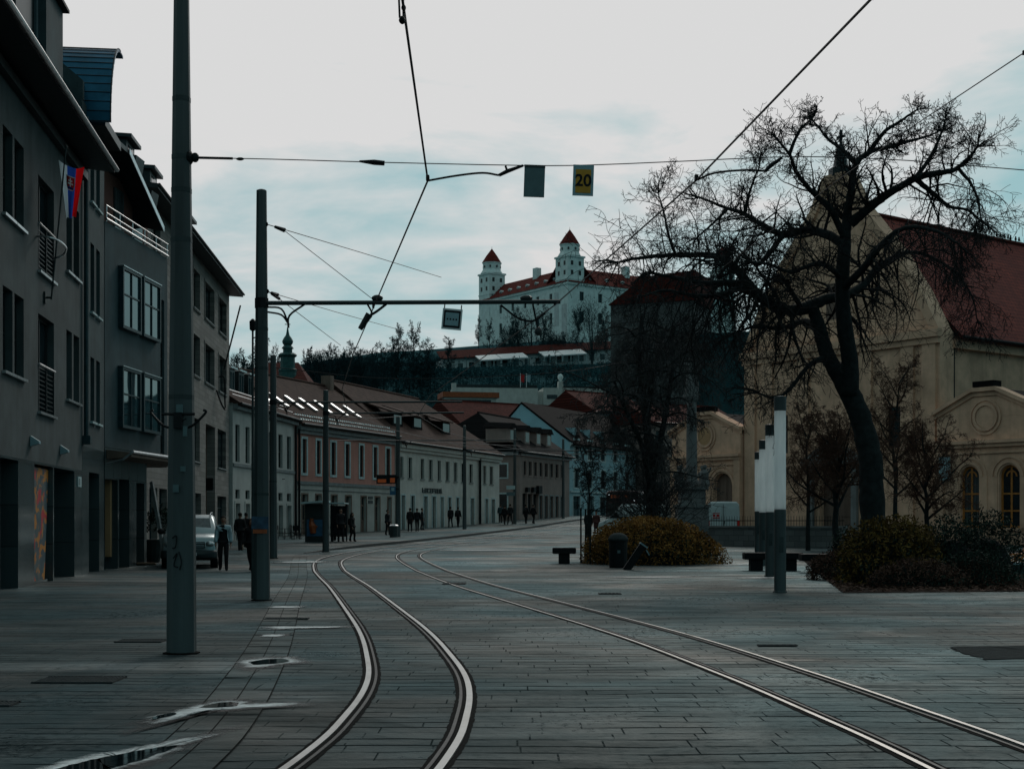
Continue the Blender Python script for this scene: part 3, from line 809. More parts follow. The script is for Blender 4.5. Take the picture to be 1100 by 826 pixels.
# ---- A2: narrow grey section with curved blue roof
B2 = Facade('plaster_house', 'narrow grey house with curved blue sheet metal roof', (LX(41.63),41.63), (LX(45.5),45.5), 0, 14.2)
for (a, b) in ((97,101.2),(103.2,107.3)):
    for px, pt, pb in ((99,384,453),(99,262,336),(102,152,222)):
        B2.window(B2.u(a)+.02, B2.u(b), B2.z(px,pb), B2.z(px,pt), vm=0, hm=1, depth=.2, sill='frame_w', fw=.05)
u0, u1 = B2.u(95.5), B2.u(106.5); zt_ = B2.z(101, 508)
B2.opening(u0, u1, -.02, zt_, 1.4)
B2.wall(None, D=9, mats=[M['A_stone'], M['A2']], split=B2.z(101,482))
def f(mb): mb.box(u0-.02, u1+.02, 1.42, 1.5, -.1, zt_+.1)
B2.part('passage_back', 'dark', f)
def f(mb):
    mb.prism([(0.0,-.02,14.2),(0.0,-.02,14.75),(0.0,1.0,15.6),(0,1,14.2)], (.25,0,0)); mb.prism([(0,1,14.2),(0,1,15.6),(0,5,15.9),(0,5,14.2)], (.25,0,0))
B2.part('gable_parapet', 'A2', f)
def f(mb): mb.box(.25, B2.len, .1, 8, 14.2, 14.9)
B2.part('attic', 'A2', f)
def f(mb):
    K = 14; rows = []
    for i in range(K+1):
        a = PI/2*i/K
        rows.append((0.75+1.9*(1-math.cos(a)), 13.75+2.75*math.sin(a)))
    rows.append((3.1, 16.52))
    for (a, z0), (b, z1) in zip(rows, rows[1:]):
        mb.prism([(a,-.72,z0),(b,-.72,z1),(b+.05,-.72,z1-.08),(a+.09,-.72,z0-.01)], (0,7,0))
cr = B2.part('curved_roof', 'copper', f)
m = MB()
for i in range(0, 15):
    a = PI/2*i/14; y_, z_ = 0.75+1.9*(1-math.cos(a)), 13.75+2.75*math.sin(a)
    m.tube([(y_-.01,-.73,z_+.01),(y_-.01,6,z_+.01)], .012, 4)
for yy in (-.71, 1.6):
    m.tube([(0.75+1.9*(1-math.cos(PI/2*i/14))-.02, yy, 13.75+2.75*math.sin(PI/2*i/14)+.02) for i in range(15)], .022, 5)
m.build('seams', M['sheet'], cr)
def f(mb): mb.box(1.1, B2.len+.2, -.5, 7, 13.72, 14.0)
B2.part('roof_soffit', 'sheet', f)
def f(mb):
    mb.tube([(.12,-.1,B2.z(95,478)),(.12,-.1,13.7)], .07, 8); mb.box(-.02,.28,-.24,-.01,B2.z(95,479),B2.z(95,470))
B2.part('downpipe', 'frame_teal', f)

# ---- B: cool grey house, bay windows, canopy, loggia under slanting roof
Bf = Facade('bay_window_house', 'cool grey house with four teal bay windows and a slanting roof', (-13.28,45.55), (-12.86,52.1), 0, 11.4)
bu = Bf.u
def bay(a, b, pt, pb, px):
    u0, u1 = bu(a), bu(b); z1, z0 = Bf.z(px,pt), Bf.z(px,pb)
    m = MB(); t = .18
    m.box(u0, u0+.10, -t, -.002, z0, z1); m.box(u1-.10, u1, -t, -.002, z0, z1); m.box(u0+.1, u1-.1, -t, -.002, z1-.10, z1); m.box(u0+.1, u1-.1, -t, -.002, z0, z0+.10)
    m.box((u0+u1)/2-.02, (u0+u1)/2+.02, -t+.02, -t+.09, z0+.1, z1-.1); m.box(u0+.1, u1-.1, -t+.024, -t+.086, z0+(z1-z0)*.55, z0+(z1-z0)*.55+.05)
    w = m.build('bay_window', M['frame_teal'], Bf.root)
    p = MB(); p.quad((u0+.09,-t+.06,z0+.08),(u1-.09,-t+.06,z0+.08),(u1-.09,-t+.06,z1-.08),(u0+.09,-t+.06,z1-.08)); p.build('pane', M['glass_sky'], w)
    p = MB(); p.box(u0-.02, u1+.02, -t-.03, -.004, z1+.002, z1+.03); p.build('flashing', M['zinc'], w)
bay(127,147,291,356,137); bay(149.5,168,291,356,137)
bay(126.5,146.5,396.5,461,136); bay(149.5,168,396.5,461,136)
slot = (bu(172.3), bu(176.5))
Bf.window(slot[0], slot[1], Bf.z(174,488), Bf.z(174,322), vm=0, hm=7, depth=.12, fw=.04)
Bf.wall('B', z0=Bf.z(140,484), D=7, name='upper_wall')
# ground floor set under the canopy, shorter than the upper floors
G2 = Facade('x', 'x', (-13.28,45.55), (-12.86,52.1), 0, Bf.z(140,484)-.01)
bpy.data.objects.remove(G2.root); G2.root = Bf.root
e1 = bu(157.5)-.0
for a, b in ((112,126.5),(128,139),(146.5,155)): G2.opening(bu(a), bu(b), -.02, Bf.z((a+b)/2, 515 if a < 140 else 519), 1.5)
G2.wall('A_stone', D=7, name='ground_floor_wall', u1=e1)
def f(mb):
    for a, b in ((128,139),(146.5,155)): mb.box(bu(a)-.02, bu(b)+.02, 1.52, 1.6, -.1, 3.2)
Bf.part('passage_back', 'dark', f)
def f(mb):
    mb.box(bu(112)-.02, bu(126.5)+.02, 1.2, 1.3, .42, 3.2); mb.box(bu(126.5)-.16, bu(126.5)-.005, .2, 1.19, .42, 3.1)
Bf.part('recess_wall', 'warm', f)
def f(mb): mb.box(bu(112), bu(126.5)-.006, .9, 1.19, -.1, .42)
Bf.part('recess_plinth', 'dark', f)
def f(mb):
    z_ = Bf.z(140,486); mb.prism([(.1,-.02,z_-.02),(.1,-.85,z_-.12),(.1,-.85,z_-.26),(.1,-.02,z_-.32)], (Bf.len-.05,0,0))
    mb.box(.12, Bf.len, .01, 2.5, z_-.36, z_-.02)
cn = Bf.part('canopy', 'Cb', f)
m = MB(); z_ = Bf.z(140,486); m.tube([(.05,-.9,z_-.10),(Bf.len+.05,-.9,z_-.10)], .055, 8); m.tube([(.06,-.9,z_-.1),(.0,-.6,z_-.35),(.0,-.06,z_-.5)], .04, 6); m.build('gutter', M['zinc'], cn)
def f(mb):
    mb.box(.0, Bf.len, .75, .9, 11.4, 13.6)
lg = Bf.part('loggia_wall', 'loggia', f)
for uu in (.7, 2.9, 4.9): m = MB(); m.box(uu, uu+.9, .69, .748, 11.5, 13.2); m.build('loggia_window', M['glass'], lg)
def f(mb):
    for k, r_ in ((.25,.03),(.5,.03),(.06,.05)): mb.tube([(.05,-.02,11.42+k),(Bf.len,-.02,11.42+k)], r_, 6)
    for i in range(6): x = .1+(Bf.len-.2)*i/5; mb.tube([(x,-.02,11.4),(x,-.02,11.95)], .02, 5)
Bf.part('railing', 'zinc', f)
# slanting roof slab
P1 = (bu(136), -.06, Bf.z(136,160)); P2 = (bu(173.5), -.06, Bf.z(173.5,244))
def f(mb):
    a, b = Vector(P1), Vector(P2); bk = Vector((0,6,1.2)); th = Vector((0,0,-.16))
    a0 = Vector((-.15,-.05,P1[2]+.1)); 
    mb.quad(a,b,b+bk,a+bk); mb.quad(a+th,b+th,b+bk+th,a+bk+th); mb.quad(b,b+th,b+bk+th,b+bk)
    mb.quad(a,a0,a0+bk,a+bk); mb.quad(a+th,a0+th,a0+bk+th,a+bk+th); mb.quad(a0,a0+th,a0+th+bk,a0+bk); mb.quad(a,a0,a0+th,a+th)
rf = Bf.part('slanting_roof', 'sheet', f)
m = MB(); a, b = Vector(P1)+Vector((0,-.02,-.18)), Vector(P2)+Vector((0,-.02,-.18))
m.prism([a,b,b+Vector((0,0,.2)),a+Vector((0,0,.2))], (0,-.03,0)); m.build('fascia', M['zinc'], rf)
m = MB()
for uu, w_ in ((P1[0]+1.6,.9),(P1[0]+3.3,.8)):
    t_ = (uu-P1[0])/(P2[0]-P1[0]); z_ = P1[2]+(P2[2]-P1[2])*t_+.25
    m.prism([(uu,.4,z_-.3),(uu,.2,z_+.75),(uu,2.5,z_+1.0),(uu,2.5,z_-.1)], (w_,0,0))
m.build('dormer', M['sheet'], rf)

# ---- C: travertine building with dormers
Cf = Facade('stone_building', 'pale banded stone building with dark dormers above the silver car', (-14.45,54), (-16.2,80), 0, 14.55)
Cu = Cf.u
for a, b in ((163,172),(184,192),(195.5,203.5),(207,214.5),(219.5,230),(234.5,243)):
    u0, u1 = Cu(a), Cu(b)
    for px, pt, pb in ((238.7,323,359),(238.7,384,422)):
        zb0, zt0 = Cf.z(px,pb), Cf.z(px,pt)
        Cf.window(u0+.1, u1-.1, zb0, zt0, vm=1, hm=0, depth=.25, sill='band', surround='C', sw=.12)
for a, b in ((163,172),(184,192),(207.5,215),(233.5,243)):
    Cf.window(Cu(a)+.1, Cu(b)-.1, Cf.z(238,503), Cf.z(238,462), vm=1, hm=0, depth=.25, sill='band')
for a, b in ((160.5,169),(171,179.5),(186,194),(207.5,216),(233.5,243)):
    Cf.window(Cu(a), Cu(b), .6, Cf.z(238,533), fm='frame_teal', vm=1, hm=1, depth=.3, name='shop_window', mull=[.75])
Cf.opening(Cu(221), Cu(231), -.02, Cf.z(226,457), .7)
Cf.wall('C', D=9)
def f(mb):
    u0, u1 = Cu(221), Cu(231); z1 = Cf.z(226,457)
    mb.box(u0, u1, .55, .6, 0, z1)
    for i in range(4): x = u0+(u1-u0)*i/3; mb.box(x-.06, x+.06, .42, .549, 0, z1)
en = Cf.part('entrance_bay', 'Cb', f)
m = MB(); u0, u1 = Cu(222), Cu(230)
for k in range(3): m.quad((u0+.15+k*(u1-u0)/3,.545,.3),(u0-.1+(k+1)*(u1-u0)/3,.545,.3),(u0-.1+(k+1)*(u1-u0)/3,.545,2.6),(u0+.15+k*(u1-u0)/3,.545,2.6))
m.build('pane', M['glass'], en)
def f(mb): mb.prism([(0,-.75,14.5),(0,-.75,14.68),(0,.2,14.8),(0,.2,14.56)], (Cf.len+.35,0,0))
Cf.part('eave', 'frame_d', f)
def f(mb): mb.tube([(0,-.8,14.64),(Cf.len+.35,-.8,14.64)], .06, 6)
Cf.part('gutter', 'sheet', f)
Cf.roof('sheet', 9, 3.4, ov=.1, h=14.75, ends=.0)
for uu in (Cu(150), Cu(174), Cu(211)):
    m = MB(); z0 = 14.9
    m.box(uu-.75, uu+.75, .35, 3, z0, z0+1.35)
    dm = m.build('dormer', M['sheet'], Cf.root)
    m = MB(); m.prism([(uu-.95,.12,z0+1.36),(uu+.95,.12,z0+1.36),(uu+.95,.12,z0+1.5),(uu-.95,.12,z0+1.5)], (0,3,.15)); m.build('dormer_roof', M['sheet'], dm)
    m = MB(); m.quad((uu-.5,.34,z0+.25),(uu+.5,.34,z0+.25),(uu+.5,.34,z0+1.2),(uu-.5,.34,z0+1.2)); m.build('pane', M['glass'], dm)

# ---- D: cream house
Df = Facade('cream_house', 'cream grey two storey house with a row of dark dormers', (-16.02,80.1), (-14.62,93.9), .3, 8.1)
Du = Df.u
pairs = ((252.3,258),(263.2,268.7),(275,281),(287,292),(298.6,304),(307.8,313))
zt0, zb0 = Df.z(310.5,469), Df.z(310.5,504)
for a, b in pairs:
    a, b = Du(a)+.1, Du(b)-.1
    Df.window(a, b, zb0, zt0, vm=1, hm=1, depth=.2, fw=.05)
    Df.window(a, b, Df.z(310.5,538.5), Df.z(310.5,530), vm=0, hm=0, depth=.2, fw=.06)
    Df.door(a, b, Df.z(310.5,543), z0=.05, surround='El')
Df.wall('D', D=8)
def f(mb):
    mb.box(0, Df.len, -.3, -.003, 7.75, 8.05)
Df.part('cornice', 'band', f)
def f(mb): z_ = Df.z(310,505.5); mb.box(0, Df.len, -.09, -.003, z_-.18, z_)
Df.part('string_course', 'band', f)
Df.roof('tile_br', 8, 2.7, ov=.45)
def f(mb):
    for y_, z_ in ((.1,8.62),(.6,8.98)):
        mb.tube([(.2,y_,z_),(Df.len-.2,y_,z_)], .035, 5)
Df.part('snow_rail', 'skyl', f)
for px in (251.5, 260.5, 269.5, 279, 288.5):
    uu = Du(px); m = MB(); m.box(uu-.52, uu+.52, 1.15, 3.6, 9.0, 10.45); dm = m.build('dormer', M['sheet'], Df.root)
    m = MB(); m.box(uu-.66, uu+.66, 1.0, 3.7, 10.452, 10.56); m.build('dormer_roof', M['skyl'], dm)
    m = MB()
    for k in (-1,1): m.quad((uu+k*.24-.17,1.14,9.25),(uu+k*.24+.17,1.14,9.25),(uu+k*.24+.17,1.14,10.25),(uu+k*.24-.17,1.14,10.25))
    m.build('pane', M['glass'], dm)
def f(mb): mb.tube([(Df.len-.1,-.12,.1),(Df.len-.1,-.12,7.7)], .07, 8)
Df.part('downpipe', 'black', f)

# ---- E: salmon house
Ef = Facade('salmon_house', 'salmon pink house with white framed windows and seven roof windows', (-14.5,94.2), (-9.15,108.9), .45, 7.75)
Eu = Ef.u
for a, b in ((323.5,330.2),(339,345.2),(354.7,361.4),(370,376.2),(385.4,391.2),(400.2,406),(413.8,419.8)):
    Ef.window(Eu(a)+.14, Eu(b)-.14, Ef.z(327,508), Ef.z(327,471.5), vm=1, hm=1, depth=.16, surround='frame_w', sw=.17)
for i, (a, b) in enumerate(((323.5,331),(338.5,345.5),(355.5,362.3),(370.5,377.7),(387.3,394),(402.3,408.5),(415.8,420.5))):
    Ef.door(Eu(a)+.1, Eu(b)-.1, Ef.z(327,531), mat='Cb', z0=.0, surround='Cb', sw=.10)
bz = Ef.z(327,519.5)
Ef.wall(None, D=11, mats=[M['El'], M['E']], split=bz)
def f(mb):
    mb.box(0, Ef.len, -.32, -.003, 7.35, 7.72); mb.box(0, Ef.len, -.18, -.004, 7.1, 7.345)
Ef.part('cornice', 'band', f)
def f(mb): mb.box(0, Ef.len, -.10, -.003, bz-.05, bz+.17)
Ef.part('string_course', 'band', f)
def f(mb): mb.box(0, Ef.len, -.06, -.003, bz-.42, bz-.36)
Ef.part('string_course', 'band', f)
Ef.roof('tile_br', 11, 4.0, ov=.5)
slp = 4.0/5.5
rz = lambda y_: 7.77+(y_+.5)*4.0/6.0
for px in (303, 318, 334, 349, 365, 382, 396):
    uu = Eu(px)+.8; m = MB(); y0, y1 = 1.2, 2.6
    m.prism([(uu,y0,rz(y0)+.05),(uu+.42,y0,rz(y0)+.05),(uu+.42,y1,rz(y1)+.05),(uu,y1,rz(y1)+.05)], (0,-.05,.10)); m.build('roof_window', M['skyl'], Ef.root)
for j in range(2):
    def f(mb):
        y_ = -.1+.5*j; mb.tube([(.3,y_+.03,rz(y_)+.05),(Ef.len-.2,y_+.03,rz(y_)+.05)], .018, 4)
        for i in range(46): x = .3+(Ef.len-.6)*i/45+.15*j; mb.box(x, x+.1, y_, y_+.06, rz(y_)+.01, rz(y_)+.13)
    Ef.part('snow_guard', 'zinc', f)
def f(mb): mb.tube([(.05,-.14,.1),(.05,-.14,7.4)], .08, 8)
Ef.part('downpipe', 'black', f)
m = MB(); m.box(Ef.len-1.2, Ef.len-.55, 5.0, 5.8, 11.0, 12.6); m.build('chimney', M['Cb'], Ef.root)
# shop plate between the doors
def f(mb):
    for k in range(2): mb.box(Eu(395.5), Eu(400), -.05, -.003, Ef.z(398,540.5-k*4.5), Ef.z(398,537.5-k*4.5))
Ef.part('shop_plate', 'frame_d', f)

# ---- F: long pale house
Ff = Facade('pale_long_house', 'long pale cream two storey house with three slanted dormers', (-8.95,109.2), (-1.2,132), .8, 7.05)
Fu = Ff.u
zt0, zb0 = Ff.z(487,496.6), Ff.z(487,517)
for a, b in ((429,433.6),(438,443),(451.2,456),(460.2,465),(469.5,474),(478.3,483),(487,491.5),(495,499.3),(503.5,508),(518.5,522.5),(525.5,530)):
    Ff.window(Fu(a)+.12, Fu(b)-.12, zb0, zt0, vm=1, hm=1, depth=.18, sill='band', surround='Fc', sw=.12)
for i, (a, b) in enumerate(((431,435.4),(441,445.8),(455,459.5),(464,468.5),(473,476.8),(481.2,485),(489.8,493.5),(497,500.6),(505.5,509.5),(521,524.5),(528,531.8))):
    if i in (1,5,6): Ff.window(Fu(a)+.1, Fu(b)-.1, .9+i*.08, Ff.z(490,534.5), fm='frame_teal', vm=1, hm=1, depth=.18, surround='frame_w', sw=.12)
    else: Ff.door(Fu(a)+.08, Fu(b)-.08, Ff.z(490,534.5), mat='frame_teal', z0=.05+i*.05, surround='frame_w', sw=.12)
Ff.wall('Fc', D=12)
def f(mb): mb.box(0, Ff.len, -.35, -.003, 6.6, 7.0); mb.box(0, Ff.len, -.2, -.004, 6.35, 6.595)
Ff.part('cornice', 'Fc', f)
Ff.roof('tile_br', 12, 5.0, ov=.5, hip1=5.5)
rz2 = lambda y_: 7.07+(y_+.5)*5.0/6.5
for px in (443, 464, 494):
    uu = Fu(px); m = MB()
    y0 = 1.3; z0 = rz2(y0)
    m.prism([(uu-1.1,y0,z0-.1),(uu+1.1,y0,z0-.1),(uu+.9,y0,z0+1.05),(uu-.9,y0,z0+1.05)], (0,1.6,.2)); dm = m.build('dormer', M['tile_dk'], Ff.root)
    m = MB(); m.prism([(uu-1.5,y0-.25,z0+1.0),(uu+1.1,y0-.25,z0+1.0),(uu+1.1,y0+2.6,z0+1.9),(uu-1.5,y0+2.6,z0+1.9)], (0,0,.12)); m.build('dormer_roof', M['tile_br'], dm)
    m = MB(); m.quad((uu-.75,y0-.02,z0+.2),(uu+.75,y0-.02,z0+.2),(uu+.75,y0-.02,z0+.9),(uu-.75,y0-.02,z0+.9)); m.build('pane', M['glass'], dm)
def f(mb): mb.tube([(Fu(514),-.16,.4),(Fu(514),-.16,6.5)], .12, 8)
Ff.part('downpipe', 'black', f)
def f(mb):
    random.seed(3); x = Fu(453); x1 = Fu(474.5); zc0, zc1 = Ff.z(463,529.5), Ff.z(463,524.5)
    n = 8; w_ = (x1-x)/n
    for i in range(n):   # worn, unreadable dark lettering
        a = x+i*w_; mb.box(a+.05, a+.16, -.07, -.003, zc0, zc1)
        if i == n-1:
            mb.prism([(a+.05,-.075,zc0),(a+w_-.02,-.075,zc0),(a+w_*.55,-.075,zc1+.06)], (0,.06,0)); continue
        for q in random.sample(range(4), 2+(i%2)):
            if q == 0: mb.box(a+.16, a+w_-.06, -.066, -.004, zc1-.09, zc1)
            if q == 1: mb.box(a+.16, a+w_-.06, -.064, -.004, (zc0+zc1)/2-.045, (zc0+zc1)/2+.045)
            if q == 2: mb.box(a+.16, a+w_-.06, -.062, -.004, zc0, zc0+.09)
            if q == 3: mb.box(a+w_-.17, a+w_-.06, -.06, -.004, zc0, zc1)
Ff.part('shop_lettering', 'frame_d', f)

# ---- G: brownish corner house with dormers
Gf = Facade('brown_corner_house', 'dusty brown corner house with four dormers and dark shopfronts', (.75,140), (6.3,153.2), 1.3, 7.3)
Gu = Gf.u
for i in range(8):
    a = 562.2+i*5.75; b = a+2.9
    Gf.window(Gu(a), Gu(b), Gf.z(585,512), Gf.z(585,497.5), vm=1, hm=1, depth=.18, surround='Gc', sw=.15)
    if i < 3: Gf.window(Gu(a-1), Gu(a+4.2), 1.0, Gf.z(585,531), vm=1, hm=0, depth=.3, name='shop_window')
    else: Gf.door(Gu(a), Gu(a+3.2), Gf.z(585,532.5), z0=.4+i*.06, surround='band', sw=.14)
Gf.wall('Gc', D=12)
def f(mb): mb.box(0, Gf.len, -.3, -.003, 6.95, 7.28)
Gf.part('cornice', 'band', f)
def f(mb): mb.box(-.3, -.003, 0, 12, 6.95, 7.28)
Gf.part('side_cornice', 'band', f)
Gf.roof('tile_dk', 12, 4.3, ov=.5, hip0=3.5, ends=.3)
for px in (560, 576, 588, 599):
    uu = Gu(px); m = MB(); y0 = 1.0; z0 = 8.3
    m.box(uu-.7, uu+.7, y0, y0+2.6, z0, z0+1.35); dm = m.build('dormer', M['Gc'], Gf.root)
    m = MB(); m.prism([(uu-1.0,y0-.2,z0+1.352),(uu+1.0,y0-.2,z0+1.352),(uu+.3,y0-.2,z0+1.9),(uu-.3,y0-.2,z0+1.9)], (0,3,.2)); m.build('dormer_roof', M['tile_dk'], dm)
    m = MB(); m.quad((uu-.45,y0-.01,z0+.2),(uu+.45,y0-.01,z0+.2),(uu+.45,y0-.01,z0+1.2),(uu-.45,y0-.01,z0+1.2)); m.build('pane', M['glass'], dm)
# side windows of G facing the camera
for z0, z1 in ((1.2,3.2),(4.6,6.2)):
    m = MB(); m.box(-.05, -.003, 1.2, 2.4, z0, z1); sw_ = m.build('side_window', M['frame_w'], Gf.root)
    m = MB(); m.box(-.07, -.052, 1.35, 2.25, z0+.15, z1-.15); m.build('pane', M['glass'], sw_)
for px, r_ in ((565,.3),(571.5,.32),(577.5,.5)):
    m = MB(); uu, z_ = Gu(px), Gf.z(px,526); m.prism([(uu-r_,-.35,z_-r_*.8),(uu+r_,-.35,z_-r_*.8),(uu+r_,-.35,z_+r_*.8),(uu-r_,-.35,z_+r_*.8)], (0,.3,0)); m.build('shop_sign', M['black'], Gf.root)

# ---- H: pale blue gabled house
p0 = W(538,560,163); 
Hg = Facade('blue_gabled_house', 'pale blue house with a plain pointed gable wall', (p0.x,163), (6.75,163), 1.6, 0)
Hg.h = Hg.z(575,466)
ap = (Hg.u(560), Hg.z(560,434))
def f(mb):
    mb.poly([(0,0,-1),(Hg.len,0,-1),(Hg.len,0,Hg.h-1.0),(ap[0],0,ap[1]),(0,0,Hg.h+.6)])
    dd = Vector((Hg.len,0,0))+Vector((.45,.9,0)).normalized()*30; 
Hg.part('gable_wall', 'Hg', f)
Hs = Facade('x', 'x', (6.75,163), (6.75+.46*30,163+.89*30), 1.6, Hg.h-1.0)
bpy.data.objects.remove(Hs.root); Hs.root = thing('street_wall', None, None, (6.75,163,0)); Hs.root.parent = Hg.root
Hs.root.rotation_euler = (0,0,math.atan2(.89,.46)); Hs.root.location = (Hg.len,0,0)
for i in range(7):
    a = 1.2+i*3.9
    for z0, z1 in ((4.0,6.2),(7.4,9.6)): Hs.window(a, a+1.3, z0, z1, vm=1, hm=1, depth=.2, surround='frame_w', sw=.2)
    Hs.door(a-.3, a+1.7, 3.0, mat='frame_teal', z0=.4, surround='frame_w')
ow = Hs.wall('Hc', D=1.0, sides=False)
hw = Hs.root
def f(mb): mb.box(0, Hs.len, -.35, -.003, Hs.h-.4, Hs.h-.02)
Hs.part('cornice', 'frame_w', f)
def f(mb): mb.box(0, Hs.len, -.2, -.003, 3.4, 3.6)
Hs.part('string_course', 'frame_w', f)
def f(mb):
    A_ = Vector((ap[0],-.1,ap[1]+.05)); Rr = Vector((Hg.len+.6,-.1,Hg.h-1.35)); Ll = Vector((-.6,-.1,Hg.h+.2)); bk = Vector((.46*30,.89*30,0)); th = Vector((0,0,.2))
    for a, b in ((Ll,A_),(A_,Rr)):
        mb.add([a,b,b+bk,a+bk,a+th,b+th,b+bk+th,a+bk+th], [(0,1,2,3),(4,5,6,7),(0,1,5,4),(1,2,6,5),(2,3,7,6),(3,0,4,7)])
hr = Hg.part('roof', 'tile_dk', f)
for ch in list(hw.children):
    ch.parent = Hg.root; ch.location = hw.location; ch.rotation_euler = hw.rotation_euler
bpy.data.objects.remove(hw)
for k in (4, 8, 12):
    m = MB(); c_ = Vector((Hg.len-1.6,0,Hg.h+.1))+Vector((.46,.89,0))*k; m.cbox(c_, 1.3, 1.4, 1.6); m.build('dormer', M['Hc'], hr)

# ---- I, J: background roofs
def hall(name, label, p0, p1, zb, h, wallm, roofm, D, rise, wins=0, hip=0, rows=1, wz=None):
    f_ = Facade(name, label, p0, p1, zb, h)
    for r_ in range(rows):
        for i in range(wins):
            a = f_.len*(i+.5)/wins-.6; z1 = (wz or h-1)-3.3*r_; f_.window(a, a+1.2, z1-1.8, z1, vm=1, hm=1, depth=.2)
    f_.wall(wallm, z0=-3, D=D); f_.roof(roofm, D, rise, ov=.6, hip0=hip, hip1=hip); return f_
a, b = W(497,470,205), W(634,470,218)
hall('red_roofed_block', 'long building with a plain dark red roof behind the blue gable', (a.x,205), (b.x,218), 3, W(0,462,210).z-3, 'Gc', 'tile_rd', 14, 4.6, 8)
a, b = W(637,470,195), W(700,470,202)
hall('pale_tenement', 'pale grey tenement with dark red roof right of the blue gable', (a.x,195), (b.x,202), 2.5, W(0,443,196).z-2.5, 'Hc', 'tile_rd', 12, 3.4, 5, 0, 3)
a, b = W(700,470,178), W(800,470,186)
hall('grey_tenement', 'dim grey tenement with red roof behind the bare weeping tree', (a.x,178), (b.x,186), 2.4, W(0,455,180).z-2.4, 'Gc', 'tile_rd', 12, 3.0, 6, 0, 3)
# ================================================================== hill, castle, far buildings
def sst(a, b, x):
    t = max(0, min(1, (x-a)/(b-a))); return t*t*(3-2*t)
def hz(x, y):
    base = g(min(y, 395))-.6
    rise = sst(222, 450, y)
    lat = math.exp(-((x-20)/230)**2)
    h = base + lat*(9*sst(215,300,y)+28*sst(285,415,y)+18*sst(425,472,y))
    return h - 45*sst(560, 800, y)*lat
mb = MB()
NX, NY = 60, 50
X = [-420+900*i/NX for i in range(NX+1)]; Yv = [212+620*(j/NY)**1.25 for j in range(NY+1)]
vs = [(x, y, hz(x,y)+(random.uniform(-.8,.8) if y > 260 else 0)) for y in Yv for x in X]
mb.add(vs, [(j*(NX+1)+i, j*(NX+1)+i+1, (j+1)*(NX+1)+i+1, (j+1)*(NX+1)+i) for j in range(NY) for i in range(NX)])
setp(mb.build('hillside', M['hill'], smooth=True), kind='structure')

# castle: square block with corner towers
CC = Vector((18.8, 470)); dl = Vector((-.573,.82)).normalized(); dr = Vector((.82,.573)).normalized()
ZE = 82.0; ZB = 52.0
LL, LR = 54.0, 77.0
pl = CC+dl*LL
cas = Facade('castle', 'white hilltop castle with red roofs and square corner towers', (pl.x,pl.y), (CC.x,CC.y), ZB, ZE-ZB, 'castle')
hE = ZE-ZB
for i in range(6):
    a = 5.5+i*7.6
    for z0, z1 in ((hE-5.6,hE-2.6),(hE-13.0,hE-9.2),(hE-21,hE-17.5)):
        cas.window(a, a+1.7, z0, z1, vm=0, hm=0, depth=.5, fw=.15, surround='castle', sw=.35)
cas.wall('castle', z0=-10, D=50, sides=False)
wr = Facade('x', 'x', (CC.x,CC.y), (CC.x+dr.x*LR, CC.y+dr.y*LR), ZB, hE); rr = wr.root
for i in range(9):
    a = 5+i*8
    for z0, z1 in ((hE-5.6,hE-2.6),(hE-13.0,hE-9.2)):
        wr.window(a, a+1.9, z0, z1, vm=0, hm=0, depth=.5, fw=.15)
wr.wall('castle', z0=-10, D=50, sides=False)
inv = Matrix.LocRotScale(cas.root.location, cas.root.rotation_euler, None).inverted() @ Matrix.LocRotScale(rr.location, rr.rotation_euler, None)
for ch in list(rr.children):
    ch.parent = cas.root; ch.matrix_local = inv
bpy.data.objects.remove(rr)
# local frame of the castle: x from left tower to corner, y inward = dr direction roughly
def f(mb): mb.box(0, LL, -.5, -.02, hE-.5, hE+.25)
cas.part('cornice', 'castle', f)
def f(mb): mb.box(LL+.02, LL+.5, 0, LR, hE-.5, hE+.25)
cas.part('cornice', 'castle', f)
def ridge_roof(mb, a, b, w, rise, inward):
    a, b, n = Vector(a), Vector(b), Vector(inward)
    up = Vector((0,0,rise)); m = n*w/2
    mb.quad(a-n*.8, b-n*.8, b+m+up, a+m+up); mb.quad(a+n*w, b+n*w, b+m+up, a+m+up)
def f(mb):
    ridge_roof(mb, (0,0,hE+.26), (LL,0,hE+.26), 13, 6.3, (0,1,0)); ridge_roof(mb, (LL,0,hE+.26), (LL,LR,hE+.26), 13, 6.3, (-1,0,0))
rf = cas.part('roof', 'tile_ca', f)
for i in range(8):
    m = MB(); a = 6+i*5.4; m.box(a+.3, a+1.6, 1.2, 4, hE+1.2, hE+2.5); m.prism([(a+.1,1.0,hE+2.5),(a+1.8,1.0,hE+2.5),(a+.95,1.0,hE+3.1)], (0,4,0)); d = m.build('dormer', M['castle_g'], rf)
    m = MB(); m.quad((a+.5,1.18,hE+1.35),(a+1.4,1.18,hE+1.35),(a+1.4,1.18,hE+2.35),(a+.5,1.18,hE+2.35)); m.build('pane', M['glass'], d)
for i in range(9):
    m = MB(); a = 10+i*7; m.box(LL-4, LL-1.2, a+.3, a+1.6, hE+1.2, hE+2.5); m.prism([(LL-1.0,a+.1,hE+2.5),(LL-1.0,a+1.8,hE+2.5),(LL-1.0,a+.95,hE+3.1)], (-4,0,0)); m.build('dormer', M['castle_g'], rf)
for x_, y_ in ((28,6),(43,6.5),(LL-6,30)):
    m = MB(); m.box(x_-1.2, x_+1.2, y_-1, y_+1, hE+4, hE+9.2); m.build('chimney', M['castle'], rf)
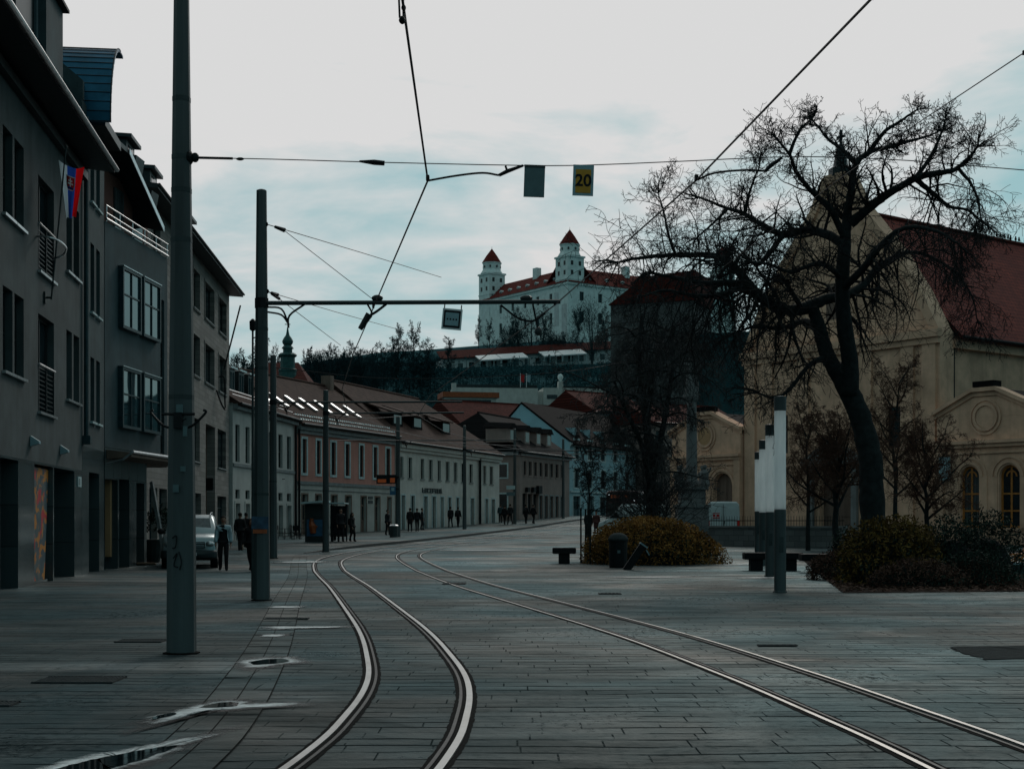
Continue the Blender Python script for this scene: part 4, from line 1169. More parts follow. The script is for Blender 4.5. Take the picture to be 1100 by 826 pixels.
def tower(x, y, w, low, zt):
    m = MB(); h2 = w/2
    m.box(x-h2, x+h2, y-h2, y+h2, low, zt-9.7)
    t = m.build('tower', M['castle'], cas.root)
    m = MB()
    m.box(x-h2-.35, x+h2+.35, y-h2-.35, y+h2+.35, zt-9.7, zt-9.1)
    m.build('cornice', M['castle'], t); m = MB()
    m.box(x-h2-.15, x+h2+.15, y-h2-.15, y+h2+.15, zt-17.2, zt-16.8)
    m.build('string_course', M['castle'], t)
    m = MB(); m.lathe([(w*.62,zt-9.1),(w*.54,zt-8.2),(w*.49,zt-7.6),(w*.49,zt-5.5),(w*.53,zt-5.3),(w*.53,zt-5.0)], (x,y,0), 8, .5); m.build('lantern', M['castle'], t)
    m = MB(); m.lathe([(w*.54,zt-5.0),(w*.30,zt-2.4),(.06,zt+.3),(.05,zt+1.0)], (x,y,0), 8, .5); m.build('spire', M['tile_ca'], t)
    def tw(*bx):
        q = MB(); q.box(*bx); q.build('tower_window', M['frame_d'], t)
    for zz in (zt-12.4, zt-15.6):
        for k in (-1, 1):
            tw(x+k*w*.24-.5, x+k*w*.24+.5, y-h2-.06, y-h2-.002, zz, zz+1.5); tw(x+h2+.002, x+h2+.06, y+k*w*.24-.5, y+k*w*.24+.5, zz, zz+1.5)
    for th in range(8):
        a_ = th*PI/4; q = MB(); q.cbox((x+w*.455*math.cos(a_), y+w*.455*math.sin(a_), zt-6.6), .5, .5, .8, Matrix.Rotation(a_,3,'Z')); q.build('tower_window', M['frame_d'], t)
tower(3.4, 3.4, 6.9, -8, 101.5-ZB)
tower(LL-3.4, 3.4, 6.9, hE-2, 100.5-ZB)
tower(LL-3.2, LR-3, 6.4, hE-8, 103-ZB)
# bare grey strip on the wall near the corner
def f(mb):
    mb.box(LL-7.5, LL-5.2, -.08, -.02, hE-14, hE-2.5); mb.box(LL-3.4, LL-.6, -.085, -.02, hE-17, hE-7)
cas.part('bare_render_patch', 'castle_g', f)

# long terrace building under the castle with white awnings
a, b = W(476,384,418), W(664,372,436)
ter = Facade('terrace_restaurant', 'long low building below the castle with red roof and white awnings', (a.x,418), (b.x,436), 40, 0)
za, zb2_ = W(476,386,418).z-40, W(664,374,436).z-40
slope = (zb2_-za)/ter.len
def f(mb): mb.add([(0,0,-9),(ter.len,0,-9),(ter.len,0,zb2_+.0),(0,0,za),(0,10,-9),(ter.len,10,-9),(ter.len,10,zb2_),(0,10,za)], [(0,1,2,3),(4,5,6,7),(0,3,7,4),(1,2,6,5),(2,3,7,6)])
ter.part('wall', 'castle_g', f)
def f(mb):
    th = Vector((0,0,.25))
    for q in ([(-1,-1.2,za-.2),(ter.len+1,-1.2,zb2_-.2),(ter.len+1,4,zb2_+2.6),(-1,4,za+2.6)],):
        q = [Vector(p) for p in q]; mb.add(q+[p+th for p in q], [(0,1,2,3),(4,5,6,7),(0,1,5,4),(1,2,6,5),(2,3,7,6),(3,0,4,7)])
ter.part('roof', 'tile_rd', f)
for k, (px0, px1) in enumerate(((509,531),(532,560),(577,596),(597,622))):
    u0, u1 = ter.u(px0), ter.u(px1); z0, z1 = za+slope*u0+.1, za+slope*u1+.1
    m = MB(); m.add([(u0,-6.5,z0-1.6),(u1,-6.5,z1-1.6),(u1,-1.3,z1+.25),(u0,-1.3,z0+.25),(u0,-6.5,z0-1.9),(u1,-6.5,z1-1.9),(u1,-1.3,z1-.0),(u0,-1.3,z0-.0)], [(0,1,2,3),(4,5,6,7),(0,1,5,4),(1,2,6,5),(2,3,7,6),(3,0,4,7)])
    aw = m.build('awning', M['awning'], ter.root)
    m = MB()
    for q in range(4): x = u0+(u1-u0)*q/3; zq = z0+(z1-z0)*q/3; m.tube([(x,-6.4,zq-9),(x,-6.4,zq-1.8)], .09, 5)
    m.build('awning_post', M['frame_w'], aw)
for i in range(16):
    u_ = 1+ter.len*i/16; m = MB(); m.box(u_, u_+1.6, -.06, -.01, za+slope*u_-3.2, za+slope*u_-1.4); m.build('window', M['glass'], ter.root)
def f(mb):
    mb.add([(-14,-9,za-9),(ter.len+18,-9,zb2_-9),(ter.len+18,-9,zb2_-4.4),(-14,-9,za-4.4),(-14,-8,za-9),(ter.len+18,-8,zb2_-9),(ter.len+18,-8,zb2_-4.4),(-14,-8,za-4.4)], [(0,1,2,3),(4,5,6,7),(0,1,5,4),(1,2,6,5),(2,3,7,6),(3,0,4,7)])
ter.part('terrace_wall', 'wood_mass', f)

# white modern block on the slope
a, b = W(487,430,292), W(652,430,296)
mod = Facade('white_modern_block', 'long flat roofed white block with strip windows on the hill slope', (a.x,292), (b.x,296), 24, 0)
def zm(px, py): return W(px,py,294).z-24
mu = mod.u
def f(mb):
    mb.box(0, mu(578), 0, 8, -8, zm(530,417)); mb.box(mu(584), mod.len, .6, 8, -8, zm(620,416)); mb.box(mu(578)+.01, mu(584)-.01, 1.2, 7.5, -8, zm(580,420))
    mb.box(-.3, .6, -.3, 1.5, -8, zm(487,412.5)); mb.box(mu(600), mu(605), -.2, 1.6, -8, zm(602,409))
mod.part('wall', 'Fc', f)
def f(mb):
    for p0_, p1_, y0_, y1_ in ((490,518,431,425),(588,599,428,423.5),(606,630,427,422)):
        mb.box(mu(p0_), mu(p1_), -.08+(.6 if p0_ > 580 else 0), -.01+(.6 if p0_ > 580 else 0), zm(p0_,y0_), zm(p0_,y1_))
mod.part('strip_window', 'glass', f)
def f(mb):
    mb.box(.2, mu(577), .2, .3, zm(530,417)+.01, zm(530,413.5)); mb.box(mu(606), mod.len, .8, .9, zm(620,416)+.01, zm(620,413.8))
mod.part('roof_railing', 'sheet', f)
def f(mb):
    mb.sphere((mu(602.5),.7,zm(602,409)+.9), .6, .6, .7); mb.lathe([(.25,0),(.2,.5)], (mu(602.5),.7,zm(602,409)), 8)
mod.part('chimney_cap', 'castle', f)
for px in (559, 565.5):
    q = W(px,416,293.5); t = thing('far_flag', 'tiny flag on the %s pole of the white modern block' % ('left' if px < 560 else 'right'), 'flag', (q.x,q.y,q.z))
    m = MB(); m.tube([(0,0,0),(0,0,2.9)], .07, 5); m.build('flagpole', M['white'], t)
    m = MB(); m.prism([(.1,0,1.2),(.8,.1,1.0),(.9,.05,2.7),(.1,0,2.8)], (0,.04,0)); m.build('cloth', M['red'] if px < 560 else M['sign_rim'], t)
a, b = W(478,436,262), W(533,436,264)
kio = Facade('flat_orange_kiosk', 'small flat roofed pavilion with orange fascia below the white block', (a.x,262), (b.x,264), 21.3, 3.6)
kio.wall('Fc', D=6, z0=-8)
def f(mb): mb.box(-.5, kio.len+.5, -.6, 6, 3.62, 4.6)
kio.part('orange_fascia', 'poster', f)
def f(mb): mb.box(1, kio.len-1, -.06, -.01, 1.5, 3.2)
kio.part('window_band', 'glass', f)

# brown masonry block on the slope behind the weeping tree
a, b = W(656,420,268), W(745,420,262)
ru = Facade('brown_hill_house', 'tall brown masonry block on the slope with a low red roof', (a.x,268), (b.x,262), 10, W(656,328,268).z-10)
for i in range(3):
    for j in range(3): ru.window(2.5+i*4.6, 3.7+i*4.6, 12+j*6, 14+j*6, vm=0, hm=0, depth=.3, fw=.1)
ru.wall('ruin', D=14, z0=-6)
def f(mb):
    h0 = ru.h; L0 = ru.len
    mb.add([(-.4,-.4,h0+.02),(L0*.42,-.4,h0+5),(L0+.4,-.4,h0+5.6),(L0+.4,-.4,h0+.02),(-.4,14,h0+.02),(L0*.42,14,h0+5),(L0+.4,14,h0+5.6),(L0+.4,14,h0+.02)], [(0,1,2,3),(4,5,6,7),(0,1,5,4),(1,2,6,5),(2,3,7,6),(0,3,7,4)])
ru.part('roof', 'tile_rd', f)
def f(mb):
    mb.box(ru.len+.05, ru.len+26, 2.5, 14, -6, ru.h-6)
ru.part('side_wing', 'hill', f)

# church with green onion spire and steep red roof behind the salmon house
q = W(309,412,150)
t = thing('onion_spire_church', 'small church with green onion spire and steep red roof', 'church', (q.x,150,2))
zz = lambda py: W(309,py,150).z-2
m = MB(); m.lathe([(.95,8),(.95,zz(400)),(1.0,zz(399)),(1.0,zz(397)),(.8,zz(396)),(.78,zz(384)),(.95,zz(383)),(1.02,zz(381.5)),(.8,zz(379.5)),(.5,zz(379)),(.5,zz(375)),(.66,zz(374.5)),(.58,zz(373)),(.4,zz(371)),(.55,zz(369)),(.6,zz(366.5)),(.42,zz(363)),(.2,zz(360)),(.12,zz(356)),(.07,zz(352))], (0,0,0), 12); m.build('onion_spire', M['copper_g'], t, smooth=False)
m = MB(); m.tube([(0,0,zz(352)),(0,0,zz(346))], .05, 5); m.tube([(-.3,0,zz(348.5)),(.3,0,zz(348.5))], .05, 5); m.build('cross', M['black'], t)
m = MB(); x0, x1 = W(268,0,150).x-q.x, W(327,0,150).x-q.x
m.add([(x0-2,-3,zz(420)),(x1+1.2,-3,zz(420)),(W(316,0,150).x-q.x,3,zz(386)),(W(276,0,150).x-q.x,3,zz(386)),(x0-2,9,zz(420)),(x1+1.2,9,zz(420))], [(0,1,2,3),(4,5,2,3),(0,3,4),(1,2,5),(0,1,5,4)])
m.build('roof', M['tile_rd'], t)
m = MB(); m.box(x0-1.5, x1+.8, -2.6, 8.6, -1, zz(420)-.02); m.build('wall', M['Fc'], t)
m = MB()
for k in range(3): m.box(x0+k*2, x0+k*2+.8, -2.68, -2.602, 4, 7)
m.build('window', M['glass'], t)

# ================================================================== trees
class Branches:
    def __init__(s): s.mb = MB(); s.tw = MB()
    def limb(s, pts, rads, n): (s.mb if n > 4 else s.tw).tube(pts, rads, n, caps=False)
def rnd_dir():
    v = Vector((random.gauss(0,1), random.gauss(0,1), random.gauss(0,1))); return v.normalized()
def grow(br, p, d, Ln, r, lev, P):
    """wobbling shoot with side shoots; P: per-level tuples (segments, wobble, pull, children, length ratio, sides)"""
    seg, wob, pull, kids, ratio, sides = P[lev]
    pts, rads = [p.copy()], [r]; d = d.normalized(); st = Ln/seg
    for i in range(seg):
        d = (d+rnd_dir()*wob+Vector((0,0,pull*(1.0 if i < seg*.75 else P.get('tip', 1))))).normalized()
        p = p+d*st; pts.append(p.copy()); rads.append(max(r*(1-.78*(i+1)/seg), P.get('rmin', .004)))
    br.limb(pts, rads, sides)
    if lev+1 in P:
        for k in range(kids):
            t = .12+.86*(k+random.random())/kids; i = min(int(t*seg), seg-1)
            base = pts[i].lerp(pts[i+1], t*seg-i); dd = (pts[i+1]-pts[i]).normalized()
            side = (rnd_dir()); side = (side-dd*side.dot(dd)).normalized()
            nd = (dd*random.uniform(.35,.8)+side).normalized()
            grow(br, base, nd, Ln*ratio*random.uniform(.6,1.25)*(1-.35*t), max(rads[i]*.55, P.get('rmin', .004)), lev+1, P)

# --- the big gnarled bare tree in the bed
TY = 40.0
tree = thing('bare_tree', 'huge gnarled leafless tree with crooked spreading limbs before the church', 'tree', tuple(at(938,TY)))
org = Vector(tree.location)
br = Branches(); tk = MB()
def limb_px(pts, r0, r1, n=8, mb_=None, curl=0):
    P = [W(px,py,TY+dy)-org for px,py,dy in pts]
    Q = catmull(P, 6)
    for i in range(1, len(Q)-1): Q[i] = Q[i]+rnd_dir()*r1*(.35 if mb_ is None else .03)
    K = len(Q); rads = [(r0+(r1-r0)*i/(K-1))*random.uniform(.95,1.06) for i in range(K)]
    (mb_ or br.mb).tube(Q, rads, n, caps=True); return Q, rads
k = TY/F_
limb_px([(939,574,0),(938,560,0),(936,520,0),(935,492,0),(924,448,.1),(908,412,.1),(899,392,0)], 14.5*k, 10.5*k, 12, tk)
limb_px([(906,412,.1),(889,382,.2),(880,352,.3),(872,328,.4)], 9*k, 6.8*k, 10, tk)
limb_px([(912,424,0),(913,388,-.2),(906,340,-.4),(905,300,-.5),(908,257,-.6)], 9.8*k, 6.4*k, 10, tk)
tk.lathe([(28*k,-.1),(20*k,.12),(15.5*k,.5),(13.5*k,.9)], (0,0,0), 12)
limbs = [  # (points, r0, r1, droop of shoots)
 ([(872,328,.4),(858,333,.3),(838,332,.0),(816,320,-.5),(799,308,-.9),(780,304,-1.2),(757,304,-1.6),(728,299,-2),(700,293,-2.4)], 8.5, 2.2, -.17),
 ([(816,320,-.5),(800,300,-.3),(786,284,.0),(766,275,.4),(724,274,.7),(690,277,1.1),(664,282,1.4)], 6.5, 1.8, -.02),
 ([(872,328,.4),(890,321,.5),(912,316,.9),(930,304,1.3),(940,290,1.6),(952,281,1.9),(975,271,2.3),(1000,276,2.8),(1022,290,3.2)], 7.5, 1.8, -.14),
 ([(908,257,-.6),(910,232,-.6),(914,207,-.7),(920,176,-.6),(938,162,-.2),(962,158,.1)], 7, 2, .08),
 ([(914,240,-.6),(928,228,-.9),(950,211,-1.3),(983,192,-1.8),(1008,186,-2.1),(1026,182,-2.3),(1042,168,-2.6),(1050,158,-2.8)], 7, 1.5, -.03),
 ([(983,192,-1.8),(1000,206,-1.6),(1020,222,-1.2),(1040,226,-1),(1056,240,-.6)], 3.5, 1.2, -.16),
 ([(906,262,-.6),(888,252,-.1),(866,247,.4),(842,252,.8),(818,241,1.3),(800,230,1.8),(776,222,2.3),(750,212,2.7)], 6.5, 1.6, .02),
 ([(842,252,.8),(828,270,.6),(815,284,.3),(806,281,-.3),(790,270,-.7)], 4, 1.5, .03),
 ([(905,300,-.5),(890,287,-1),(876,283,-1.4),(850,292,-1.8),(826,284,-2.2),(808,282,-2.4)], 4, 1.3, -.06),
 ([(908,257,-.6),(892,225,-1.1),(872,206,-1.5),(856,186,-1.9),(848,166,-2.2),(835,150,-2.3)], 4.5, 1.3, .04),
 ([(920,176,-.6),(904,160,0),(890,150,.4),(872,128,.7)], 3.4, 1.2, .08),
 ([(934,163,-.2),(950,142,-.4),(968,130,-.5),(985,118,-.7)], 3.4, 1.2, .08),
 ([(905,310,-.5),(926,290,-1.4),(948,262,-2.2),(972,245,-2.9),(1004,248,-3.6),(1030,262,-4.2)], 5.5, 1.4, -.10),
 ([(880,352,.3),(864,345,1.2),(838,352,2.2),(806,352,3.0),(780,362,3.6)], 4.5, 1.2, -.16),
 ([(889,384,.2),(876,388,-.2),(864,398,-.5),(846,420,-.9),(830,427,-1.1),(814,422,-1.2)], 4, 1.3, -.10),
 ([(799,308,-.9),(776,316,-1.8),(748,318,-2.5),(716,312,-3.2),(690,318,-3.6)], 4, 1.2, -.20),
 ([(983,192,-1.8),(1000,168,-1.4),(1010,146,-1.1),(1016,128,-.9)], 3, 1, .04),
 ([(848,166,-2.2),(858,142,-1.9),(874,126,-1.7)], 2.4, 1, .04),
 ([(938,162,-.2),(968,154,.3),(992,148,.7),(1012,140,1)], 2.8, 1, .02),
 ([(800,230,1.8),(806,204,1.5),(816,178,1.2)], 2.6, 1, .03),
 ([(782,224,2.2),(766,240,1.9),(748,256,1.6)], 2.4, 1, -.06),
 ([(1029,181,-2.3),(1042,196,-2.2),(1050,214,-2),(1054,236,-1.9)], 2.4, 1, -.16),
 ([(726,275,.7),(718,252,.6),(713,228,.5),(707,208,.4)], 2.2, .9, .05),
 ([(1000,276,2.8),(1026,292,2.9),(1044,318,3),(1050,345,3.1)], 2.2, .9, -.2),
 ([(862,333,.3),(848,310,-.6),(838,296,-1.2),(824,303,-1.7),(812,320,-2.1)], 3.5, 1.2, -.02),
]
PT = {0:(1,0,0,0,0,6), 1:(9,.25,0,7,.50,4), 2:(6,.27,0,4,.5,3), 3:(4,.28,0,0,.5,3), 'rmin':.0062}
for pts, r0, r1, droop in limbs:
    Q, rads = limb_px(pts, r0*k*.84, r1*k*.7, 8)
    Ltot = sum((b-a).length for a, b in zip(Q, Q[1:]))
    nsh = int(Ltot/(.145 if droop < -.08 else .115)); PP = dict(PT)
    for lv, q in ((1,.55),(2,.8),(3,.9)):
        s_ = list(PT[lv]); s_[2] = droop*q; PP[lv] = tuple(s_)
    PP['tip'] = -.8 if droop < -.1 else 1
    for j in range(nsh+3):
        t = (.14+.86*(j+random.random())/nsh)*(len(Q)-1); t = min(t, len(Q)-1.001); i = int(t)
        base = Q[i].lerp(Q[i+1], t-i); dd = (Q[i+1]-Q[i]).normalized()
        sd = rnd_dir(); sd = (sd-dd*sd.dot(dd)).normalized()
        sd.z += (-.35 if droop < -.08 else .35)
        nd = (dd*random.uniform(.0,.6)+sd).normalized()
        hk = .5 if base.z+org.z > W(0,165,TY).z else .6 if (base.x+org.x)/TY*F_+CX > 1015 else 1.0
        grow(br, base, nd, hk*random.uniform(.5,1.45)*(2.1 if droop < -.12 else .95 if droop > .02 else 1.05), max(rads[i]*.38, .014), 1, PP)
    # fan at the tip
    for j in range(4): grow(br, Q[-1], (Q[-1]-Q[-3]).normalized()+rnd_dir()*.6, random.uniform(.5,1.1)*(.5 if Q[-1].z+org.z > W(0,165,TY).z else 1), r1*k*.7, 1, PP)
tk.build('trunk', M['bark'], tree, smooth=True)
cr_ = br.mb.build('crown', M['bark'], tree, smooth=True)
br.tw.build('twigs', M['twig'], cr_, fix=False)

# --- generic bare trees
def bare_proto(H, spread, seedv, P, trunk_r, nl=9, t0=.3, lean=.3):
    random.seed(seedv); b = Branches(); t = MB()
    n = 7; pts = [Vector((random.gauss(0,.02)*H*i/n, random.gauss(0,.02)*H*i/n, H*.82*i/n)) for i in range(n+1)]
    t.tube(pts, [trunk_r*(1-.8*i/n) for i in range(n+1)], 8, caps=False)
    for j in range(nl):
        f_ = t0+(1-t0)*j/(nl-1); i = min(int(f_*n), n-1); p = pts[i].lerp(pts[i+1], min(f_*n-i, 1))
        a = j*2.4+random.uniform(-.4,.4)
        d = Vector((math.cos(a), math.sin(a), random.uniform(.25,.9)+f_*.7))
        grow(b, p, d, spread*(1.05-.55*f_)*random.uniform(.8,1.2), trunk_r*(.55-.3*f_), 0, P)
    return t, b
PB = {0:(7,.22,.05,7,.5,5), 1:(5,.26,.04,5,.5,4), 2:(4,.3,.02,4,.55,3), 3:(3,.3,0,0,.5,3), 'rmin':.006}
def plant_tree(name, label, cat, loc, tb, bark, twig, group=None, scale=1, rz=0):
    t = thing(name, label, cat, tuple(loc), rz, group); t.scale = (scale,)*3
    tb[0].build('trunk', bark, t, smooth=True); c = None
    if tb[1].mb.v:
        c = tb[1].mb.build('crown', bark, t, smooth=True, fix=False)
        if tb[1].tw.v: tb[1].tw.build('twigs', twig, c, fix=False)
    elif tb[1].tw.v: tb[1].tw.build('crown', twig, t, fix=False)
    return t
PSm = {0:(7,.20,.04,10,.5,5), 1:(5,.28,.02,8,.5,4), 2:(4,.32,.0,6,.55,3), 3:(3,.34,-.02,0,.5,3), 'rmin':.0065}
plant_tree('young_tree', 'young leafless tree with brown twigs before the church door', 'tree', at(898,58), bare_proto(5.8,3.5,11,PSm,.17,16,.40), M['bark'], M['twig_br'])
plant_tree('young_tree', 'small leafless tree between the big trunk and the arched windows', 'tree', at(996,52), bare_proto(4.8,2.9,12,PSm,.13,15,.40), M['bark'], M['twig_br'])
plant_tree('young_tree', 'thin brown twigged tree touching the pale facade behind the lamps', 'tree', at(868,66), bare_proto(7.2,3.0,13,PSm,.12,15,.30), M['bark'], M['twig_br'])
plant_tree('young_tree', 'slender bare tree high in front of the church right of the big trunk', 'tree', at(962,64), bare_proto(9.4,3.2,14,PSm,.13,17,.33), M['bark'], M['twig_br'])
# --- weeping tree over the hedge
random.seed(21)
wt = thing('weeping_tree', 'dark leafless weeping tree with hanging twigs behind the clipped hedge', 'tree', tuple(at(702,60)))
t_, b_ = MB(), Branches(); o_ = Vector(wt.location)
Pw = {0:(10,.22,-.10,10,.42,5), 1:(7,.28,-.16,7,.5,4), 2:(5,.30,-.14,4,.5,3), 3:(3,.3,-.1,0,.5,3), 'rmin':.0085}
mains = [[(702,575,0),(700,520,0),(694,450,.2),(686,380,.3),(690,340,.3)], [(700,520,0),(712,460,-.4),(722,400,-.8),(724,350,-1)], [(700,530,0),(690,480,-1),(672,440,-1.6),(660,410,-2)], [(694,450,.2),(704,390,1),(716,350,1.6)]]
for i, mp_ in enumerate(mains):
    Q = catmull([W(a,b,60+c)-o_ for a,b,c in mp_], 6)
    t_.tube(Q, [(.26 if i == 0 else .16)*(1-.7*j/(len(Q)-1)) for j in range(len(Q))], 8, caps=False)
    for j in range(15):
        q = Q[int((.30+.70*j/15)*(len(Q)-1))]; a = j*2.4+i
        grow(b_, q, Vector((math.cos(a), math.sin(a), random.uniform(.1,.9))), random.uniform(1.8,3.6), .05, 0, Pw)
# low twiggy shoots radiating from the base
Ps = {0:(7,.16,.03,7,.45,4), 1:(5,.25,.0,4,.5,3), 2:(3,.3,0,0,.5,3), 'rmin':.007}
for j in range(70):
    a = random.uniform(0, 2*PI); grow(b_, Vector((random.uniform(-.5,.5),random.uniform(-.5,.5),random.uniform(.3,2.2))), Vector((math.cos(a)*.9-.12, math.sin(a)*.6, random.uniform(.3,1.5))), random.uniform(1.8,3.6), .03, 0, Ps)
t_.build('trunk', M['bark'], wt, smooth=True); c_ = b_.mb.build('crown', M['bark'], wt, fix=False, smooth=True); b_.tw.build('twigs', M['twig_w'], c_, fix=False)
# thin street tree at the tied stakes
plant_tree('street_tree', 'thin young street tree tied between dark stakes left of the hedge', 'tree', at(632,54), bare_proto(5.2,1.6,31,PSm,.06,8,.42), M['bark'], M['twig'])

# --- trees on the hill, individually along the skyline
PF = {0:(6,.22,.06,8,.55,4), 1:(4,.28,.04,7,.55,3), 2:(3,.32,.02,3,.5,3), 3:(2,.3,0,0,.5,3), 'rmin':.035}
protos = []
for i, (H, sp_, nl) in enumerate(((13,5.0,11),(15,5.5,12),(11,4.5,10),(16,4.6,12))):
    tb = bare_proto(H, sp_, 50+i, PF, .32, nl, .25); protos.append(tb)
first = {}
def hill_tree(i, px, py, Y, s, label, group):
    """crown tip at px,py"""
    q = W(px, py, Y); H = (13,15,11,16)[i]*.98*s; z = min(q.z-H, hz(q.x, Y)+.5)
    rz_ = random.uniform(0, 6.28)
    if i not in first:
        o = plant_tree('hill_tree', label, 'tree', (q.x, Y, z), protos[i], M['bark_far'], M['bark_far'], group, s, rz_); first[i] = o
    else:
        o = copy_tree(first[i]); o.location = (q.x, Y, z); o.rotation_euler = (0,0,rz_); o.scale = (s,)*3; o['label'] = label
    k_ = (q.z-z)/H/s
    o.scale = (s*1.0, s*1.0, s*min(max(k_,.6),1.9)); return o
gsky = 'leafless trees along the hill skyline'
lsk = 'dark leafless tree among those on the hill skyline'
random.seed(5)
for px, py, Y, s in ((248,372,300,1.0),(256,362,330,1.1),(266,355,330,1.2),(278,352,345,1.2),(289,353,340,1.2),(298,360,335,1.0),(325,372,330,.9),(333,368,340,1.0),(343,364,350,1.2),(352,362,345,1.2),(360,368,350,1.0),(372,372,360,.9),(383,371,360,1.0),(394,370,350,1.0),(403,374,360,.9),(414,362,370,1.1),(423,356,370,1.2),(432,352,375,1.3),(441,350,380,1.3),(450,352,380,1.3),(459,360,385,1.0),(468,358,385,1.1),(478,366,390,.9)):
    hill_tree(random.randrange(4), px+random.uniform(-5,5), py+random.uniform(-6,9), Y+random.uniform(-20,15), s*random.uniform(.7,1.35), lsk, gsky)
for px, py, Y, s, lab in ((556,342,436,.9,'bare thin tree overlapping the left of the broad dense one'),(584,340,438,.9,'bare thin tree between the two dense ones before the castle'),(620,340,436,.8,'slight bare tree left of the tall dense one by the castle'),(650,345,436,.8,'small bare tree at the right edge of the castle garden'),(526,350,452,.6,'little bare tree below the left castle tower'),(540,354,452,.5,'tiny bare tree right of the left castle tower foot'),(604,352,440,.6,'shrubby bare tree under the castle corner'),(514,358,455,.5,'little shrub like tree at the left castle corner'),(700,300,300,1.0,'bare tree on the slope above the brown block')):
    hill_tree(random.randrange(4), px, py, Y, s*.95, lab, None)

# rounder dense trees on the skyline and before the castle
def dense_tree(px, py, Y, wpx, label, group, bot=None):
    q = W(px, py, Y); zb_ = hz(q.x, Y); H = max(q.z-zb_, 5); r_ = wpx/1500*Y/2
    t = thing('round_tree', label, 'tree', (q.x, Y, zb_-.5), random.uniform(0,6), group)
    m = MB(); m.tube([(0,0,0),(random.uniform(-.4,.4),0,H*.5),(0,0,H*.8)], [.4,.25,.08], 6); m.build('trunk', M['bark_far'], t)
    m = MB()
    lumps = [Vector((random.uniform(-.6,.6)*r_, random.uniform(-.5,.5)*r_, H*random.uniform(.35,.85))) for _ in range(11)]
    for _ in range(3400):
        l = random.choice(lumps); v = rnd_dir()*random.random()**.5*r_*.55; p = l+v; p.z = min(max(p.z, H*.1), H*(1.0-.15*abs(p.x)/r_))
        d_ = (Vector((p.x*.6, p.y*.6, (p.z-H*.3)*.8+.6))).normalized()+rnd_dir()*.6; a = d_.normalized()*random.uniform(.4,1.3); b = rnd_dir()*.07
        m.add([p-b, p+b, p+a], [(0,1,2)])
    for l in lumps: m.tube([(0,0,H*.3), l], [.14,.04], 4, caps=False)
    m.build('crown', M['bark_far'], t, fix=False)
random.seed(15)
for px, py, Y, w in ((254,366,300,26),(333,366,330,30),(346,362,325,34),(364,367,330,30),(382,366,335,34),(397,370,330,26),(309,380,320,24)): dense_tree(px, py, Y, w, 'round dense dark tree among those on the hill skyline', gsky)
dense_tree(571, 327, 436, 64, 'broad dense dark tree right before the castle front', None)
dense_tree(598, 346, 437, 36, 'lower dense tree just right of the broad one before the castle', None)
dense_tree(636, 317, 430, 54, 'tall dense tree before the right wing of the castle', None)
dense_tree(547, 350, 440, 34, 'lower dense tree just left of the broad one before the castle', None)
# wood on the slope as one mass
random.seed(9); mb = MB()
def clump(c, R_, H, n, s0, s1):
    for _ in range(n):
        v = rnd_dir(); rr_ = random.random()**.4
        p = Vector(c)+Vector((v.x*R_*rr_, v.y*R_*rr_, H*(.55+.45*v.z*rr_)))
        s = random.uniform(s0, s1); a = rnd_dir()*s; b = rnd_dir()*s
        mb.add([p-a*.5, p+a*.5, p+b], [(0,1,2)])
for i in range(2400):
    y = 226+225*random.random()**.8; x = random.uniform(-.26,.2)*y+random.uniform(-10,10)
    q = hz(x,y); H = random.uniform(4,9)*(.55 if y > 405 else 1); px_ = 550+1500*x/y
    if 470 < px_ < 668 and y > 276 and y < 300: H *= .35
    if 470 < px_ < 668 and y > 385: H *= .5
    if 500 < px_ < 640 and y > 425: continue
    mb.tube([(x,y,q-.5),(x+random.uniform(-.3,.3),y,q+H*.9)], [.12,.05], 3, caps=False)
    clump((x,y,q), random.uniform(1.8,3.4), H, 42, .3, .9)
setp(mb.build('hillside_wood', M['wood_mass'], fix=False), 'bare winter wood covering the castle slope', 'wood', None, 'stuff')
# ================================================================== church on the right
random.seed(77)
Ch = Facade('church', 'ochre plastered church with pointed gable front and long steep red roof', (15.18,91.03), (24.2,79.0), .3, 12.1, 'church')
cu = Ch.u
prof = [(0,-.6),(Ch.len,-.6),(Ch.len,12.1),(13.7,14.6),(11.9,17.3),(9.3,20.4),(8.3,22.3),(Ch.len-8.3,22.3),(Ch.len-9.3,20.4),(Ch.len-11.9,17.3),(Ch.len-13.7,14.6),(0,12.1)]
mid = Ch.len/2
Ch.window(11.3, 12.7, 5.6, 8.0, fm='frame_d', gm='glass_sky', vm=1, hm=2, depth=.3, surround='church_t', sw=.25)
Ch.window(mid-5.2, mid-3.8, 5.6, 8.0, fm='frame_d', gm='glass', vm=1, hm=2, depth=.3, surround='church_t', sw=.25)
Ch.opening(mid-1.25, mid+1.25, -.02, 4.6, .5, True)
Ch.wall('church', z0=-.6, D=1.2, sides=False)
def f(mb):
    P = [(x,0,z) for x, z in prof[2:]]
    mb.poly(P[::-1]); mb.poly([(x,1.2,z) for x, _, z in P])
    for a, b in zip(P, P[1:]): mb.quad(a, b, (b[0],1.2,b[2]), (a[0],1.2,a[2]))
    for u_ in (0, Ch.len): mb.quad((u_,0,-.6),(u_,1.3,-.6),(u_,1.3,12.1),(u_,0,12.1))
Ch.part('gable', 'church', f)
def f(mb):
    P = [(x,z) for x, z in prof[2:]]
    for (x0,z0), (x1,z1) in zip(P, P[1:]):
        a, b = Vector((x0,0,z0)), Vector((x1,0,z1)); n = Vector((-(b-a).z,0,(b-a).x)).normalized()
        if n.z < 0: n = -n
        mb.prism([a-n*.42, b-n*.42, b+n*.12, a+n*.12], (0,-.2,0))
Ch.part('rake_moulding', 'church_t', f)
